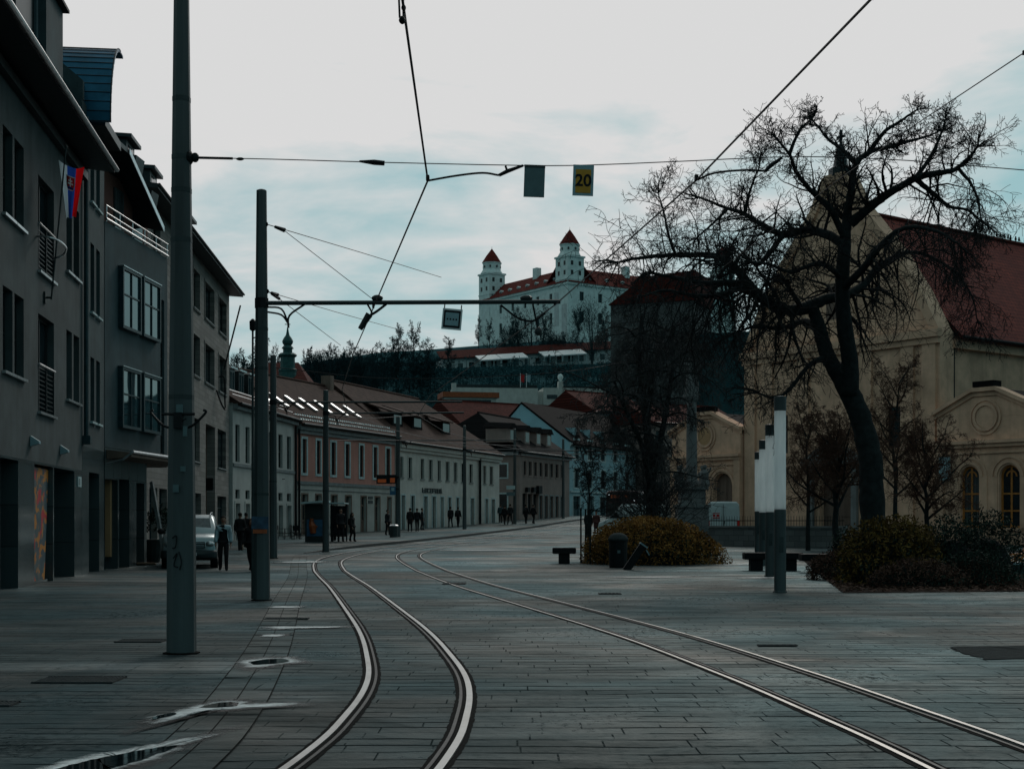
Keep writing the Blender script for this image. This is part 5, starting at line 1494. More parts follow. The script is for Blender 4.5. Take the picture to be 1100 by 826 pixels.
def f(mb):
    for x in (.1, 1.6, 4.6, Ch.len-5.6, Ch.len-2.6, Ch.len-1.1): mb.box(x, x+.9, -.16, -.003, -.5, 11.4)
    mb.box(-.15, Ch.len+.15, -.42, -.005, 11.75, 12.2); mb.box(-.05, Ch.len+.05, -.25, -.004, 11.4, 11.745); mb.box(0, Ch.len, -.2, -.17, -.5, .6)
Ch.part('pilasters', 'church_t', f)
def f(mb):
    for x in (mid-1.9, mid+1.5): mb.box(x, x+.4, -.4, -.17, .6, 4.7)
    mb.box(mid-2.3, mid+2.3, -.55, -.17, 4.72, 5.1); mb.prism([(mid-2.3,-.5,5.1),(mid+2.3,-.5,5.1),(mid,-.5,6.3)], (0,.4,0))
Ch.part('portal', 'stone', f)
def f(mb):
    mb.box(mid-1.25, mid+1.25, .40, .5, 0, 4.6)
    for x in (-1.15,.1): 
        for z in (.3,1.6): mb.box(mid+x, mid+x+1.05, .36, .399, z, z+1.1)
Ch.part('door', 'Cb', f)
def f(mb):
    mb.box(mid-.9, mid+.9, -.05, -.003, 13.4, 16.0); mb.lathe([(.1,0),(.1,.1)], (mid,-.1,15), 6)
nb = Ch.part('gable_window_frame', 'church_t', f)
m = MB(); m.box(mid-.65, mid+.65, -.08, -.052, 13.6, 15.8); m.build('shutter', M['Cb'], nb)
def f(mb):
    mb.lathe([(.75,22.3),(.75,22.8),(.45,23.0),(.35,23.7),(.18,24.3)], (mid,.5,0), 8); mb.box(mid-.06, mid+.06, .44, .56, 24.2, 25.2); mb.box(mid-.3, mid+.3, .45, .55, 24.7, 24.85)
Ch.part('finial_cross', 'sheet', f)
# side wall and nave roof: local y is the nave direction
def f(mb):
    mb.quad((Ch.len-.3,1.2,-.6),(Ch.len-.3,44,-.6),(Ch.len-.3,44,12),(Ch.len-.3,1.2,12)); mb.quad((.3,1.2,-.6),(.3,44,-.6),(.3,44,12),(.3,1.2,12))
    mb.quad((.3,44,-.6),(Ch.len-.3,44,-.6),(Ch.len-.3,44,12),(.3,44,12))
Ch.part('nave_wall', 'church', f)
def f(mb): mb.box(Ch.len-.295, Ch.len+.15, 1.25, 44, 11.2, 11.7)
Ch.part('nave_cornice', 'church_t', f)
def f(mb):
    L_, ZR = Ch.len, 20.4
    q = [((L_+.6,1.25,11.85),(L_+.6,45,11.85),(mid,45,ZR),(mid,1.25,ZR)), ((-.6,1.25,11.85),(-.6,45,11.85),(mid,45,ZR),(mid,1.25,ZR))]
    for a in q: mb.quad(*a); mb.quad(*[(x,y,z-.2) for x,y,z in a])
    mb.quad((L_+.6,1.25,11.85),(L_+.6,45,11.85),(L_+.6,45,11.65),(L_+.6,1.25,11.65))
def church_tiles():
    m, nt, b = nodes('church_roof_tiles')
    tc = N(nt, 'ShaderNodeTexCoord'); sx = N(nt, 'ShaderNodeSeparateXYZ'); L(nt, tc.outputs['Object'], sx.inputs['Vector'])
    cb = N(nt, 'ShaderNodeCombineXYZ'); L(nt, sx.outputs['Y'], cb.inputs['X']); L(nt, sx.outputs['Z'], cb.inputs['Y'])
    br = N(nt, 'ShaderNodeTexBrick'); L(nt, cb.outputs['Vector'], br.inputs['Vector'])
    for s_, v_ in (('Scale',1),('Brick Width',.36),('Row Height',.27),('Mortar Size',.025)): br.inputs[s_].default_value = v_
    br.inputs['Color1'].default_value = (.28,.050,.034,1); br.inputs['Color2'].default_value = (.19,.034,.026,1); br.inputs['Mortar'].default_value = (.07,.015,.012,1)
    f_ = noise(nt, coords(nt), .35, 6, .7)
    L(nt, mixc(nt, ramp(nt, f_, .35, .75, 0, .6), br.outputs['Color'], (.09,.022,.02)), b.inputs['Base Color']); b.inputs['Roughness'].default_value = .85
    b.inputs['Specular IOR Level'].default_value = .25
    bump(nt, br.outputs['Fac'], -.6, .04, b); return m
M['church_tiles'] = church_tiles()
nr = Ch.part('nave_roof', 'church_tiles', f)
m = MB(); m.tube([(mid,1.3,20.45),(mid,45,20.45)], .16, 6); m.build('ridge_tiles', M['tile_rd'], nr)
m = MB(); m.tube([(Ch.len+.68,1.3,11.78),(Ch.len+.68,45,11.78)], .1, 6); m.tube([(Ch.len-.16,1.5,11.2),(Ch.len-.16,1.5,0)], .08, 6); m.build('gutter', M['black'], nr)
# low wings in the plane of the front
def wing(u0, u1, arches, name, door=False):
    d = Ch.d; p0 = Ch.p0+d*u0; p1 = Ch.p0+d*u1
    n = Vector((d.y, -d.x))*.35
    w = Facade('church_wing', name, (p0.x+n.x,p0.y+n.y), (p1.x+n.x,p1.y+n.y), .3, 7.0, 'church wing')
    wl = w.len
    for a, b, c, e in arches:
        if door: w.opening(a, b, -.02, e, .5, True)
        else: w.window(a, b, c, e, fm='frame_o', vm=1, hm=2, depth=.25, arch=True, fw=.12)
    w.wall('church', z0=-.6, D=9, sides=True)
    if door:
        def f(mb):
            for a, b, c, e in arches: mb.box(a, b, .4, .5, 0, e); mb.box((a+b)/2-.04, (a+b)/2+.04, .37, .399, 0, e-.3)
        w.part('door', 'Cb', f)
    def f(mb):
        mb.poly([(0,-.01,7.0),(wl,-.01,7.0),(wl,-.01,7.3),(wl*.62,-.01,8.4),(wl*.38,-.01,8.4),(0,-.01,7.3)][::-1])
        mb.poly([(0,.35,7.0),(wl,.35,7.0),(wl,.35,7.3),(wl*.62,.35,8.4),(wl*.38,.35,8.4),(0,.35,7.3)])
    w.part('pediment', 'church', f)
    def f(mb):
        P = [(-.15,7.3),(wl*.38,8.45),(wl*.62,8.45),(wl+.15,7.3)]
        for (x0,z0), (x1,z1) in zip(P, P[1:]): mb.prism([(x0,-.3,z0-.06),(x1,-.3,z1-.06),(x1,-.3,z1+.16),(x0,-.3,z0+.16)], (0,.8,0)); mb.prism([(x0,-.12,z0-.3),(x1,-.12,z1-.3),(x1,-.12,z1-.064),(x0,-.12,z0-.064)], (0,.11,0))
        mb.box(-.12, wl+.12, -.34, -.005, 5.55, 5.72); mb.box(-.05, wl+.05, -.2, -.004, 5.35, 5.545); mb.box(-.05, .5, -.14, -.004, -.4, 5.345); mb.box(wl-.5, wl+.05, -.14, -.004, -.4, 5.345)
        mb.box(-.05, wl+.05, -.1, -.003, 5.0, 5.1)
    w.part('cornice', 'church_t', f)
    def f(mb):
        K = 20
        for ri, ro_, y_ in ((.62,.78,-.10),(.88,1.0,-.07)):
            for i in range(K):
                a0, a1 = 2*PI*i/K, 2*PI*(i+1)/K
                mb.prism([(wl/2+r_*math.cos(a), y_, 7.0+r_*math.sin(a)) for r_, a in ((ri,a0),(ro_,a0),(ro_,a1),(ri,a1))], (0,-y_-.015,0))
    w.part('round_moulding', 'church_t', f)
    for a, b, c, e in arches:
        def f(mb):
                r = (b-a)/2; uc = (a+b)/2; zc = e-r
                for ri, ro_, y_ in ((r+.1,r+.25,-.08),(r+.38,r+.52,-.06)):
                    for i in range(12):
                        a0, a1 = PI*i/12, PI*(i+1)/12
                        mb.prism([(uc+q*math.cos(t), y_, zc+q*math.sin(t)) for q, t in ((ri,a0),(ro_,a0),(ro_,a1),(ri,a1))], (0,-y_-.003,0))
                for sg in (-1,1):
                    xs_ = sorted((uc+sg*(r+.1), uc+sg*(r+.52))); mb.box(xs_[0], xs_[1], -.05, -.003, c+.0, zc)
                if not door: mb.box(a-.15, b+.15, -.14, -.003, c-.16, c-.003)
        w.part('arch_moulding', 'church_t', f)
    def f(mb):
        K = 20; mb.poly([(wl/2+.6*math.cos(2*PI*i/K), -.03, 7.0+.6*math.sin(2*PI*i/K)) for i in range(K)])
    w.part('blind_oculus', 'warm' if door else 'church_t', f)
    def f(mb): mb.box(wl*.38+.1, wl*.62-.1, -.25, .5, 8.64, 8.95)
    w.part('parapet_block', 'tile_dk', f)
    def f(mb):
        mb.quad((-.1,.5,7.35),(wl*.38,.5,8.5),(wl*.38,9,8.5),(-.1,9,7.35)); mb.quad((wl+.1,.5,7.35),(wl*.62,.5,8.5),(wl*.62,9,8.5),(wl+.1,9,7.35)); mb.quad((wl*.38,.5,8.5),(wl*.62,.5,8.5),(wl*.62,9,8.5),(wl*.38,9,8.5))
    w.part('roof', 'tile_dk', f)
    return w
ux = lambda px: cu(px)
rw0 = Ch.len+.06
wR = wing(rw0, rw0+6.3, [(1.55,2.75,.95,4.35),(4.0,5.25,.95,4.35)], 'church wing with two ochre framed arched windows under a low pediment')
wL = wing(-6.5, -.06, [(3.9,5.7,0,4.5)], 'church side porch with arched dark doorway and round blind window', True)
def f(mb): mb.box(.35, 1.0, -.3, -.15, 3.6, 4.9)
wR.part('teal_plate', 'sign_rim', f)
# birds on the ridge
def bird(i, dist):
    p = Vector((Ch.root.location.x, Ch.root.location.y))+Ch.d*mid+Vector((-Ch.d.y, Ch.d.x))*dist
    t = thing('bird', 'small dark bird perched on the red church roof ridge', 'bird', (p.x,p.y,.3+20.60), random.uniform(0,6), 'birds on the church ridge')
    b = MB(); b.lathe([(.02,-.0),(.07,.05),(.085,.12),(.05,.2),(.05,.24),(.055,.27),(.02,.31)], (0,0,.04), 8); b.prism([(-.03,.05,.08),(.03,.05,.08),(.05,.24,-.02),(-.05,.24,-.02)], (0,0,.02)); b.prism([(-.01,-.04,.30),(.01,-.04,.30),(0,-.1,.29)], (0,0,.015))
    b.tube([(-.03,0,.06),(-.03,0,0)], .008, 4); b.tube([(.03,0,.06),(.03,0,0)], .008, 4)
    b.build('body', M['black'], t)
for i, dd in enumerate((16.6,17.0,17.5,17.9,18.2,18.8,19.2,19.9,14.2)): bird(i, dd)

# ================================================================== square furniture
def leaves(mb, c, rx, ry, rz, n, s, lump=.22, seed_=0, lower=.0):
    random.seed(seed_); c = Vector(c)
    lumps = [(rnd_dir(), random.uniform(.5,1)) for _ in range(14)]
    for _ in range(n):
        v = rnd_dir()
        if v.z < -.25: v.z = -v.z
        k_ = 1-lump*.6+lump*max((v.dot(l)*w for l, w in lumps))*1.2
        k_ *= random.uniform(.72,1.03)
        p = c+Vector((v.x*rx*k_, v.y*ry*k_, v.z*rz*k_))
        a = rnd_dir()*s*random.uniform(.6,1.3); b_ = rnd_dir().cross(a).normalized()*s*.45
        mb.add([p-a*.5-b_*.3, p+a*.3-b_*.5, p+a*.6+b_*.2, p-a*.2+b_*.5], [(0,1,2,3)])
def bush(name, label, cat, loc, rx, ry, rz, n, s, mats, seed_, core=True, lump=.42):
    t = thing(name, label, cat, tuple(loc))
    mb = MB(); leaves(mb, (0,0,0), rx, ry, rz, n, s, lump, seed_); mb.build('foliage', M[mats[0]], t, fix=False)
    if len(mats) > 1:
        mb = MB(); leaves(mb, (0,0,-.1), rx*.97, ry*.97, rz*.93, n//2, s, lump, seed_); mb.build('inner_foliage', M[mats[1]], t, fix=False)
    m = MB()
    random.seed(seed_)
    for _ in range(40):
        v = rnd_dir(); v.z = abs(v.z); m.tube([(0,0,0.02), (v.x*rx*.5, v.y*ry*.5, v.z*rz*.5), (v.x*rx*1.08, v.y*ry*1.08, v.z*rz*1.12)], [.02,.012,.005], 3, caps=False)
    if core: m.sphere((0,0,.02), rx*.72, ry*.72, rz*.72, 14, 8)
    m.build('stems', M['bark'], t, fix=False); return t
q = at(699, 51.0)
bush('hedge', 'clipped rounded brown yellow hedge behind the litter bin', 'hedge', q, 2.6, 1.7, 1.62, 17000, .10, ('leaf_b','leaf_d'), 4, lump=.30)
# flower bed
BD = [(7.4,31.2),(16.5,32.6),(20,48),(15,57),(11.6,56)]
mb = MB()
mb.poly([(x,y,g(y)+.014) for x,y in BD])
setp(mb.build('flower_bed', M['soil']), kind='structure')
random.seed(8); mb = MB()
for _ in range(7500):
    y = random.uniform(31.1,42); x = random.uniform(7.35+(y-31.2)*.17, 17); y = max(y, 31.1+(x-7.4)*.154+random.uniform(-.12,.5))
    s = random.uniform(.04,.11); a = rnd_dir()*s; a.z *= .4; b_ = rnd_dir()*s; b_.z *= .4; p = Vector((x,y,g(y)+.035+random.uniform(0,.05)))
    mb.add([p-a, p+b_, p+a], [(0,1,2)])
setp(mb.build('leaf_litter', M['leaf_r'], fix=False), 'dry fallen leaves covering the flower bed soil', 'leaf litter', None, 'stuff')
bush('shrub', 'big yellow green shrub at the foot of the gnarled tree', 'shrub', at(958,35.5), 1.35, 1.1, 1.62, 7000, .10, ('leaf_y','leaf_d'), 14)
bush('shrub', 'dark green shrub between the yellow shrub and the arched windows', 'shrub', at(1022,36), 1.1, 1.0, 1.55, 4200, .09, ('leaf_d',), 15)
bush('shrub', 'dark leafy shrub farthest right in the flower bed', 'shrub', at(1060,37), 1.0, .9, 1.6, 4000, .09, ('leaf_d',), 16)
bush('shrub', 'low brown heather shrub at the left corner of the flower bed', 'shrub', at(906,38.5), .9, .8, .72, 3600, .07, ('leaf_r','leaf_d'), 17, False)
bush('shrub', 'low dry reddish shrub in front of the yellow shrub', 'shrub', at(985,33.4), 1.3, .6, .7, 3000, .07, ('leaf_r','leaf_d'), 18, False)
bush('shrub', 'dark upright shrub behind the heather by the lamp bench', 'shrub', at(915,42), .7, .7, 1.25, 2200, .09, ('leaf_d',), 19)
bush('shrub', 'low dark shrub along the front edge right of centre', 'shrub', at(1045,34), 1.1, .5, .75, 2600, .08, ('leaf_d','leaf_r'), 20, False)

# lamp columns
def lamp(px, Y, label):
    t = thing('lamp_column', label, 'lamp column', tuple(at(px,Y)), 0, 'light columns in a row on the square')
    m = MB(); m.lathe([(.16,0),(.16,.03),(.135,.035),(.135,1.85),(.115,1.86),(.115,1.9)], (0,0,0), 20); b = m.build('base_post', M['pole'], t, smooth=False)
    m = MB(); m.box(-.05,.05,-.139,-.133,.9,1.25); m.tube([(-.03,-.138,1.6),(-.03,-.146,1.6)], .012, 6); m.build('service_door', M['pole_d'], b)
    m = MB(); K = 24
    for i in range(K):
        a0, a1 = 2*PI*i/K, 2*PI*(i+1)/K; m.quad(*[(.13*math.cos(a), .13*math.sin(a), z) for a, z in ((a0,1.87),(a1,1.87),(a1,4.1),(a0,4.1))])
    m.build('light_tube', M['lamp_tube'], t, smooth=True, fix=True)
    m = MB(); m.lathe([(.128,4.10),(.14,4.101),(.14,4.42),(.03,4.44)], (0,0,0), 20); m.build('cap', M['pole'], t)
lamp(838, 31.6, 'nearest and tallest looking light column by the flower bed corner')
lamp(827, 40.8, 'second light column, just behind and left of the nearest one')
lamp(819.5, 49.4, 'third light column, partly hidden between its neighbours')
lamp(814, 60, 'farthest light column at the left end of the row')
def bench(px, Y, w, label, legs):
    t = thing('bench', label, 'bench', tuple(at(px,Y)))
    m = MB(); m.box(-w/2, w/2, -.28, .28, .36, .58); m.build('seat', M['black'], t, bevel=.02)
    for x in legs: m = MB(); m.box(x-.2, x+.2, -.2, .2, 0, .357); m.build('leg', M['black'], t)
bench(830, 45.5, 1.9, 'dark slab bench behind the light columns', (-.55,.55))
bench(606, 51, .85, 'short dark slab bench left of the tied stakes', (0,))
def bench2(): bench(880, 44, 1.2, 'dark slab bench half hidden by the heather shrub', (0,))
bench2()
# litter bin with domed lid
t = thing('litter_bin', 'dark litter bin with domed lid in front of the hedge', 'litter bin', tuple(at(664,47.6)))
m = MB(); m.lathe([(.29,0),(.31,.05),(.32,.88),(.34,.89),(.34,.93)], (0,0,0), 20); b = m.build('body', M['black'], t)
m = MB(); m.lathe([(.35,.93),(.34,1.0),(.28,1.1),(.16,1.17),(.03,1.19)], (0,0,0), 20); m.build('lid', M['iron'], t, smooth=True)
m = MB(); m.cbox((0,-.325,.55), .10, .012, .10); m.build('emblem', M['sign_back'], b)
# leaning post
t = thing('leaning_post', 'dark post leaning to the right with a pale flat head', 'post', tuple(at(673,46)))
Mx = Matrix.Rotation(R(34), 3, 'Y')
m = MB(); m.cbox(Mx @ Vector((0,0,.46)), .24, .24, 1.0, Mx); m.build('shaft', M['black'], t)
m = MB(); m.cbox(Mx @ Vector((.02,0,.985)), .30, .26, .045, Mx); m.cbox(Mx @ Vector((.26,0,.86)), .2, .2, .03, Matrix.Rotation(R(60),3,'Y')); m.build('head_plate', M['sign_rim'], t)
# tied stakes
for px, Y, lab in ((624,51.6,'leftmost thin dark stake beside the hedge'),(629,53,'middle thin dark stake beside the hedge'),(634,50.5,'stake nearest the hedge, right of the other two')):
    t = thing('tree_stake', lab, 'stake', tuple(at(px,Y)), 0, 'stakes round the young tree')
    m = MB(); m.tube([(0,0,-.05),(0,0,1.95)], .035, 6); m.build('pole', M['bark'], t)
    m = MB(); m.box(-.04,.04,-.04,.04,1.95,1.99); m.build('cap', M['black'], t)
# plague column
t = thing('plague_column', 'grey stone column with statue on a carved pedestal behind the hedge', 'monument', tuple(at(743,70)))
def zc(py): return W(743,py,70).z-g(70)
m = MB(); m.box(-.95,.95,-.95,.95,0,.4); m.box(-.75,.75,-.75,.75,.4,zc(545)); m.box(-.85,.85,-.85,.85,zc(545),zc(542)); m.box(-.62,.62,-.62,.62,zc(542),zc(526)); m.box(-.75,.75,-.75,.75,zc(526),zc(523)); m.build('pedestal', M['stone'], t)
random.seed(2)
for k_, (x, y) in enumerate(((-.6,-.5),(.6,-.5),(-.6,.5),(.6,.5))):
    m = MB(); z0 = zc(523)
    m.lathe([(.22,0),(.24,.15),(.17,.42),(.2,.68),(.1,.82),(.06,.86),(.10,.95),(.09,1.04),(.03,1.1)], (x,y,z0), 9); m.tube([(x-.18,y-.05,z0+.7),(x-.3,y-.2,z0+.5),(x-.12,y-.25,z0+.45)], .05, 5); m.tube([(x+.18,y,z0+.7),(x+.28,y-.1,z0+.95)], .05, 5); m.build('figure', M['stone'], t)
m = MB(); m.lathe([(.38,zc(523)),(.38,zc(518)),(.28,zc(514)),(.27,zc(470)),(.24,zc(432)),(.33,zc(430)),(.42,zc(426)),(.42,zc(423))], (0,0,0), 16); m.build('shaft', M['stone'], t)
m = MB(); z0 = zc(423)
m.lathe([(.34,0),(.36,.4),(.28,.9),(.34,1.35),(.30,1.62),(.12,1.8),(.09,1.86),(.15,1.98),(.14,2.12),(.04,2.24)], (0,0,z0), 12); m.tube([(-.3,0,z0+1.55),(-.42,-.15,z0+1.2),(-.15,-.3,z0+1.15)], .09, 6); m.tube([(.3,0,z0+1.55),(.44,-.1,z0+1.25),(.3,-.3,z0+1.5)], .09, 6); m.build('statue', M['stone'], t)
# stone wall with iron spikes before the church
a, b = at(742,74.5), at(905,68.5)
t = thing('stone_wall', 'low stone block wall topped with iron spikes before the church', 'wall', tuple(a), math.atan2(b.y-a.y, b.x-a.x)); Lw = (b-a).length
m = MB(); m.box(0, Lw, 0, .35, -.4, .95); m.build('masonry', M['wall_st'], t)
m = MB(); m.box(-.05, Lw+.05, -.06, .41, .95, 1.05); m.build('coping', M['stone'], t)
m = MB(); m.box(0, Lw, .15, .19, 1.3, 1.34)
n_ = int(Lw/.16)
for i in range(n_): x = (i+.5)*.16; m.tube([(x,.17,1.05),(x,.17,1.5),(x,.17,1.58)], [.012,.012,.003], 4)
m.build('spikes', M['black'], t)
# orange frame and box right of the bed
t = thing('planter_box', 'dark teal box at the right edge behind the dark shrubs', 'box', tuple(at(1094,41)))
m = MB(); m.box(-.35,.9,-.3,.3,0,.34); m.build('box', M['frame_teal'], t, bevel=.01)
m = MB(); m.box(-.38,.93,-.33,.33,.342,.40); m.build('rim', M['sign_rim'], t)
t = thing('folding_chair', 'small orange angular frame standing on the teal box', 'chair', (at(1094,41).x, 41, g(41)+.402))
m = MB(); m.box(-.2,.2,-.2,.2,.22,.26); m.build('seat', M['orange'], t)
m = MB(); m.prism([(.16,-.2,.27),(.2,-.2,.27),(.34,-.2,.62),(.30,-.2,.62)], (0,.4,0)); m.build('backrest', M['orange'], t)
for x0, x1 in ((-.26,.2),(.24,-.2)):
    m = MB(); m.tube([(x0,-.18,0),(x1,-.18,.22)], .025, 5); m.tube([(x0,.18,0),(x1,.18,.22)], .025, 5); m.build('leg', M['orange'], t)

# ================================================================== tram poles, wires, signs
def pole(label, px, Y, top, r0, r1, n=8, bandz=(), arm=None, name='tram_pole'):
    b = at(px,Y); t = thing(name, label, 'pole', tuple(b), 0, 'grey tram wire poles')
    H = top-b.z
    m = MB(); m.lathe([(r0*1.0,-.05),(r0,.0),(r0*.97,1.2),(r1,H),(r1*.6,H+.02)], (0,0,0), n, .5); s = m.build('shaft', M['pole'], t)
    m = MB(); m.lathe([(r0*1.25,.0),(r0*1.25,.02),(r0*1.0,.025)], (0,0,0), n, .5); m.build('foot', M['seal'], t)
    if bandz:
        for z in bandz:
            m = MB(); r = r0+(r1-r0)*(z-b.z)/H; m.lathe([(r*1.0,z-b.z-.03),(r*1.06,z-b.z-.028),(r*1.06,z-b.z+.028),(r,z-b.z+.03)], (0,0,0), n, .5); m.build('collar', M['pole_d'], s)
    if arm:
        z, x1, rr_ = arm; z -= b.z; m = MB(); r = r0+(r1-r0)*z/H
        m.tube([(0,0,z),(x1-b.x,0,z+.03)], rr_, 8); a_ = m.build('bracket_arm', M['pole_d'], t)
        m = MB()
        m.lathe([(r*1.0,z-.1),(r*1.12,z-.1),(r*1.12,z+.1),(r,z+.1)], (0,0,0), 8); 
        for k_ in (0,1):
            m.tube(catmull([(r,0,z-.08-.10*k_),(r+.28,0,z-.12-.12*k_),(r+.42,0,z-.42)],4), .02, 5)
        m.tube(catmull([(r+.42,0,z-.5),(r+.44,0,z-.25),(r+.75,0,z-.02)],4), .022, 5)
        m.build('scroll_brace', M['black'], a_)
    return t
P1 = pole('nearest grey octagonal tram pole, cut by the top of the picture', 195, 16.9, 9.2, .180, .078, 8, (3.1,5.0,5.6,6.0,6.7))
P2 = pole('second tram pole with long bracket arm over both tracks', 281, 28.3, 8.3, .175, .105, 8, (2.15,4.7,5.5), (6.02, .98, .045))
P3 = pole('slimmer tram pole directly right of the second pole', 293.5, 56, 8.25, .17, .12, 8, (3.2,6.0), (6.05+g(56)+.2, -2.0, .04))
P4 = pole('tram pole standing in front of the bus shelter', 350, 64, 7.6, .16, .12, 8, (3.0,), (6.55, -2.2, .04))
P5 = pole('tram pole carrying the orange display before the salmon house', 427.5, 89, 8.25, .17, .13, 8, (), (6.75, .6, .04))
P6 = pole('tram pole before the shop lettering of the pale long house', 499, 111, 9.2, .17, .13, 8, (), (7.3, 4.0, .045))
P7 = pole('tram pole at the corner of the brown house', 553, 127, 10.0, .17, .13, 8, (), (8, 8.2, .045))
P8 = pole('farthest tram pole before the blue street wall', 605, 146, 10.2, .17, .13, 8, (), (8.6, 13, .045))
# clamp ring and hooks on the nearest pole
m = MB(); z_ = W(195,446,16.9).z
for sx_ in (-1,1): m.tube(catmull([(sx_*.12,-.15,z_-.16),(sx_*.2,-.18,z_-.12),(sx_*.33,-.16,z_+.02),(sx_*.30,-.16,z_+.05)],4), .016, 5)
m.tube([(-.2,-.17,z_),(.2,-.17,z_)], .018, 5); m.box(-.05,.05,-.20,-.12,z_-.17,z_+.02); m.build('hook_bracket', M['black'], P1)
m = MB()
for (x, z, w_, h_, c) in ((-.02,2.9,.08,.1,0),(.03,2.2,.06,.06,0),(-.06,1.95,.07,.09,0),(.06,2.62,.05,.12,0)): m.box(x, x+w_, -.186, -.178, z, z+h_)
m.build('sticker', M['sign_back'], P1)
m = MB(); yy_ = -.176
for pts in ([(-.07,1.40),(-.02,1.43),(-.03,1.30),(-.07,1.28)], [(-.06,1.16),(-.01,1.22),(-.05,1.08),(.0,1.05)], [(.01,1.24),(.04,1.12),(.02,1.02)], [(-.04,2.86),(.02,2.80),(.05,2.88)], [(.05,2.80),(.10,2.83)]):
    m.tube(catmull([(x,yy_-.002,z) for x,z in pts],4), .007, 4)
m.build('graffiti', M['black'], P1)
m = MB(); m.box(-.17,.17,-.185,-.17,1.45,1.70); m.build('blue_plate', plain('faded_blue', (.03,.07,.12), .6, 0, .4, 8), P2)
m = MB(); m.box(-.14,.14,-.184,-.171,1.36,1.44); m.build('orange_stripe', M['poster'], P2)
# slim mast left of the second pole
t = thing('slim_lamp', 'slim lamp mast with small head left of the second pole', 'street lamp', tuple(at(271.5,28.9)))
H_ = W(271,340,28.9).z
m = MB(); m.tube([(0,0,0),(0,0,H_-.3)], [.035,.022], 6); m.tube([(0,0,H_-.45),(.14,-.2,H_-.45)], .015, 5); m.build('mast', M['pole_d'], t)
m = MB(); m.lathe([(.03,H_-.3),(.065,H_-.27),(.07,H_-.1),(.02,H_-.05)], (0,0,0), 8); m.build('lamp_head', M['black'], t)

ZC = 5.78
def wire_pts(P, i0, i1):
    return [Vector((p.x, p.y, ZC+g(p.y)*.9)) for p in P if i0 <= p.y <= i1]
c1 = [Vector(v) for v in ((-1.25,-6,5.8),(-.95,4,5.8),(W(432,0,11).x,11,5.72),(W(459.5,196,16.9).x,16.9,5.72),(W(401,326,28.3).x,28.3,5.92),(-4.1,36,5.9),(-5.6,46,5.95),(-6.6,56,6.0),(-6.0,68,6.1),(-4.0,82,6.25),(-.8,100,6.55),(3,118,6.9),(9,144,7.7))]
c2 = [Vector(v) for v in ((3.4,-6,5.8),(3.2,4,5.8),(W(937,0,11).x,11,5.72),(W(748,192,17).x,17,5.75),(W(601,326,28.3).x*.9,28.3,5.98),(-1.0,38,5.9),(-2.8,48,5.95),(-3.9,58,6.0),(-3.4,70,6.1),(-1.4,84,6.25),(2,100,6.55),(6,118,6.9),(12,144,7.7))]
for cc_, lab in ((c1,'tram contact wire over the left track, crossing the top centre of the sky'),(c2,'tram contact wire over the right track, slanting down from the upper right')):
    t = thing('contact_wire', lab, 'wire'); m = MB(); m.tube(cc_, [.012]*4+[.013]*(len(cc_)-4), 5); m.build('wire', M['wire'], t)
    for q in cc_[2:5]: m = MB(); m.cbox(q+Vector((0,0,.03)), .04, .09, .06); m.build('clamp', M['black'], t)
# hanging loop at the top of the picture and clamp on the bracket arm
t = thing('wire_hanger', 'double wire hanger clamped to the left contact wire at the top', 'wire hanger')
q = W(432,22,11.3); m = MB(); m.tube([(q.x-.02,q.y,q.z+.02),(q.x-.06,q.y-.1,q.z+1.2)], .009, 5); m.tube([(q.x+.01,q.y,q.z+.02),(q.x+.0,q.y-.1,q.z+1.2)], .009, 5); m.build('rods', M['wire'], t)
m = MB(); m.sphere((q.x,q.y,q.z), .028,.05,.03); m.sphere((q.x+.012,q.y,q.z+.1), .02,.03,.025); m.build('clamp', M['black'], t)
t = thing('wire_insulator', 'black insulator hanging the left wire below the second pole arm', 'insulator')
q = W(400,327,28.3); m = MB(); m.tube(catmull([(q.x+.28,28.3,6.0),(q.x+.1,28.25,5.85),(q.x-.08,28.2,5.72),(q.x-.22,28.2,5.55)],5), .03, 6); m.tube(catmull([(q.x-.1,28.3,6.0),(q.x-.02,28.25,5.86),(q.x+.0,28.2,5.78)],4), .02, 5); m.build('yoke', M['black'], t)
m = MB(); m.tube([(q.x-.05,28.2,5.78),(q.x-.24,28.2,5.48)], [.075,.05], 8); m.build('body', M['insul'], t); m = MB(); m.sphere((q.x+.1,28.3,6.12), .12,.06,.07); m.build('top_clamp', M['insul'], t)
t = thing('wire_insulator', 'black fitting under the far end of the second pole arm', 'insulator')
q = W(575,330,28.3); m = MB(); m.tube(catmull([(q.x-.7,28.3,5.98),(q.x-.35,28.3,5.72),(q.x-.05,28.3,5.66),(q.x+.2,28.3,5.82)],5), .022, 6); m.tube([(q.x-.05,28.3,6.0),(q.x+.06,28.3,5.45)], .02, 5); m.build('yoke', M['black'], t)
m = MB(); m.sphere((q.x+.06,28.3,5.45), .07,.05,.09); m.build('body', M['insul'], t); m = MB(); m.sphere((q.x-.18,28.3,6.12), .13,.05,.06); m.build('top_clamp', M['insul'], t)
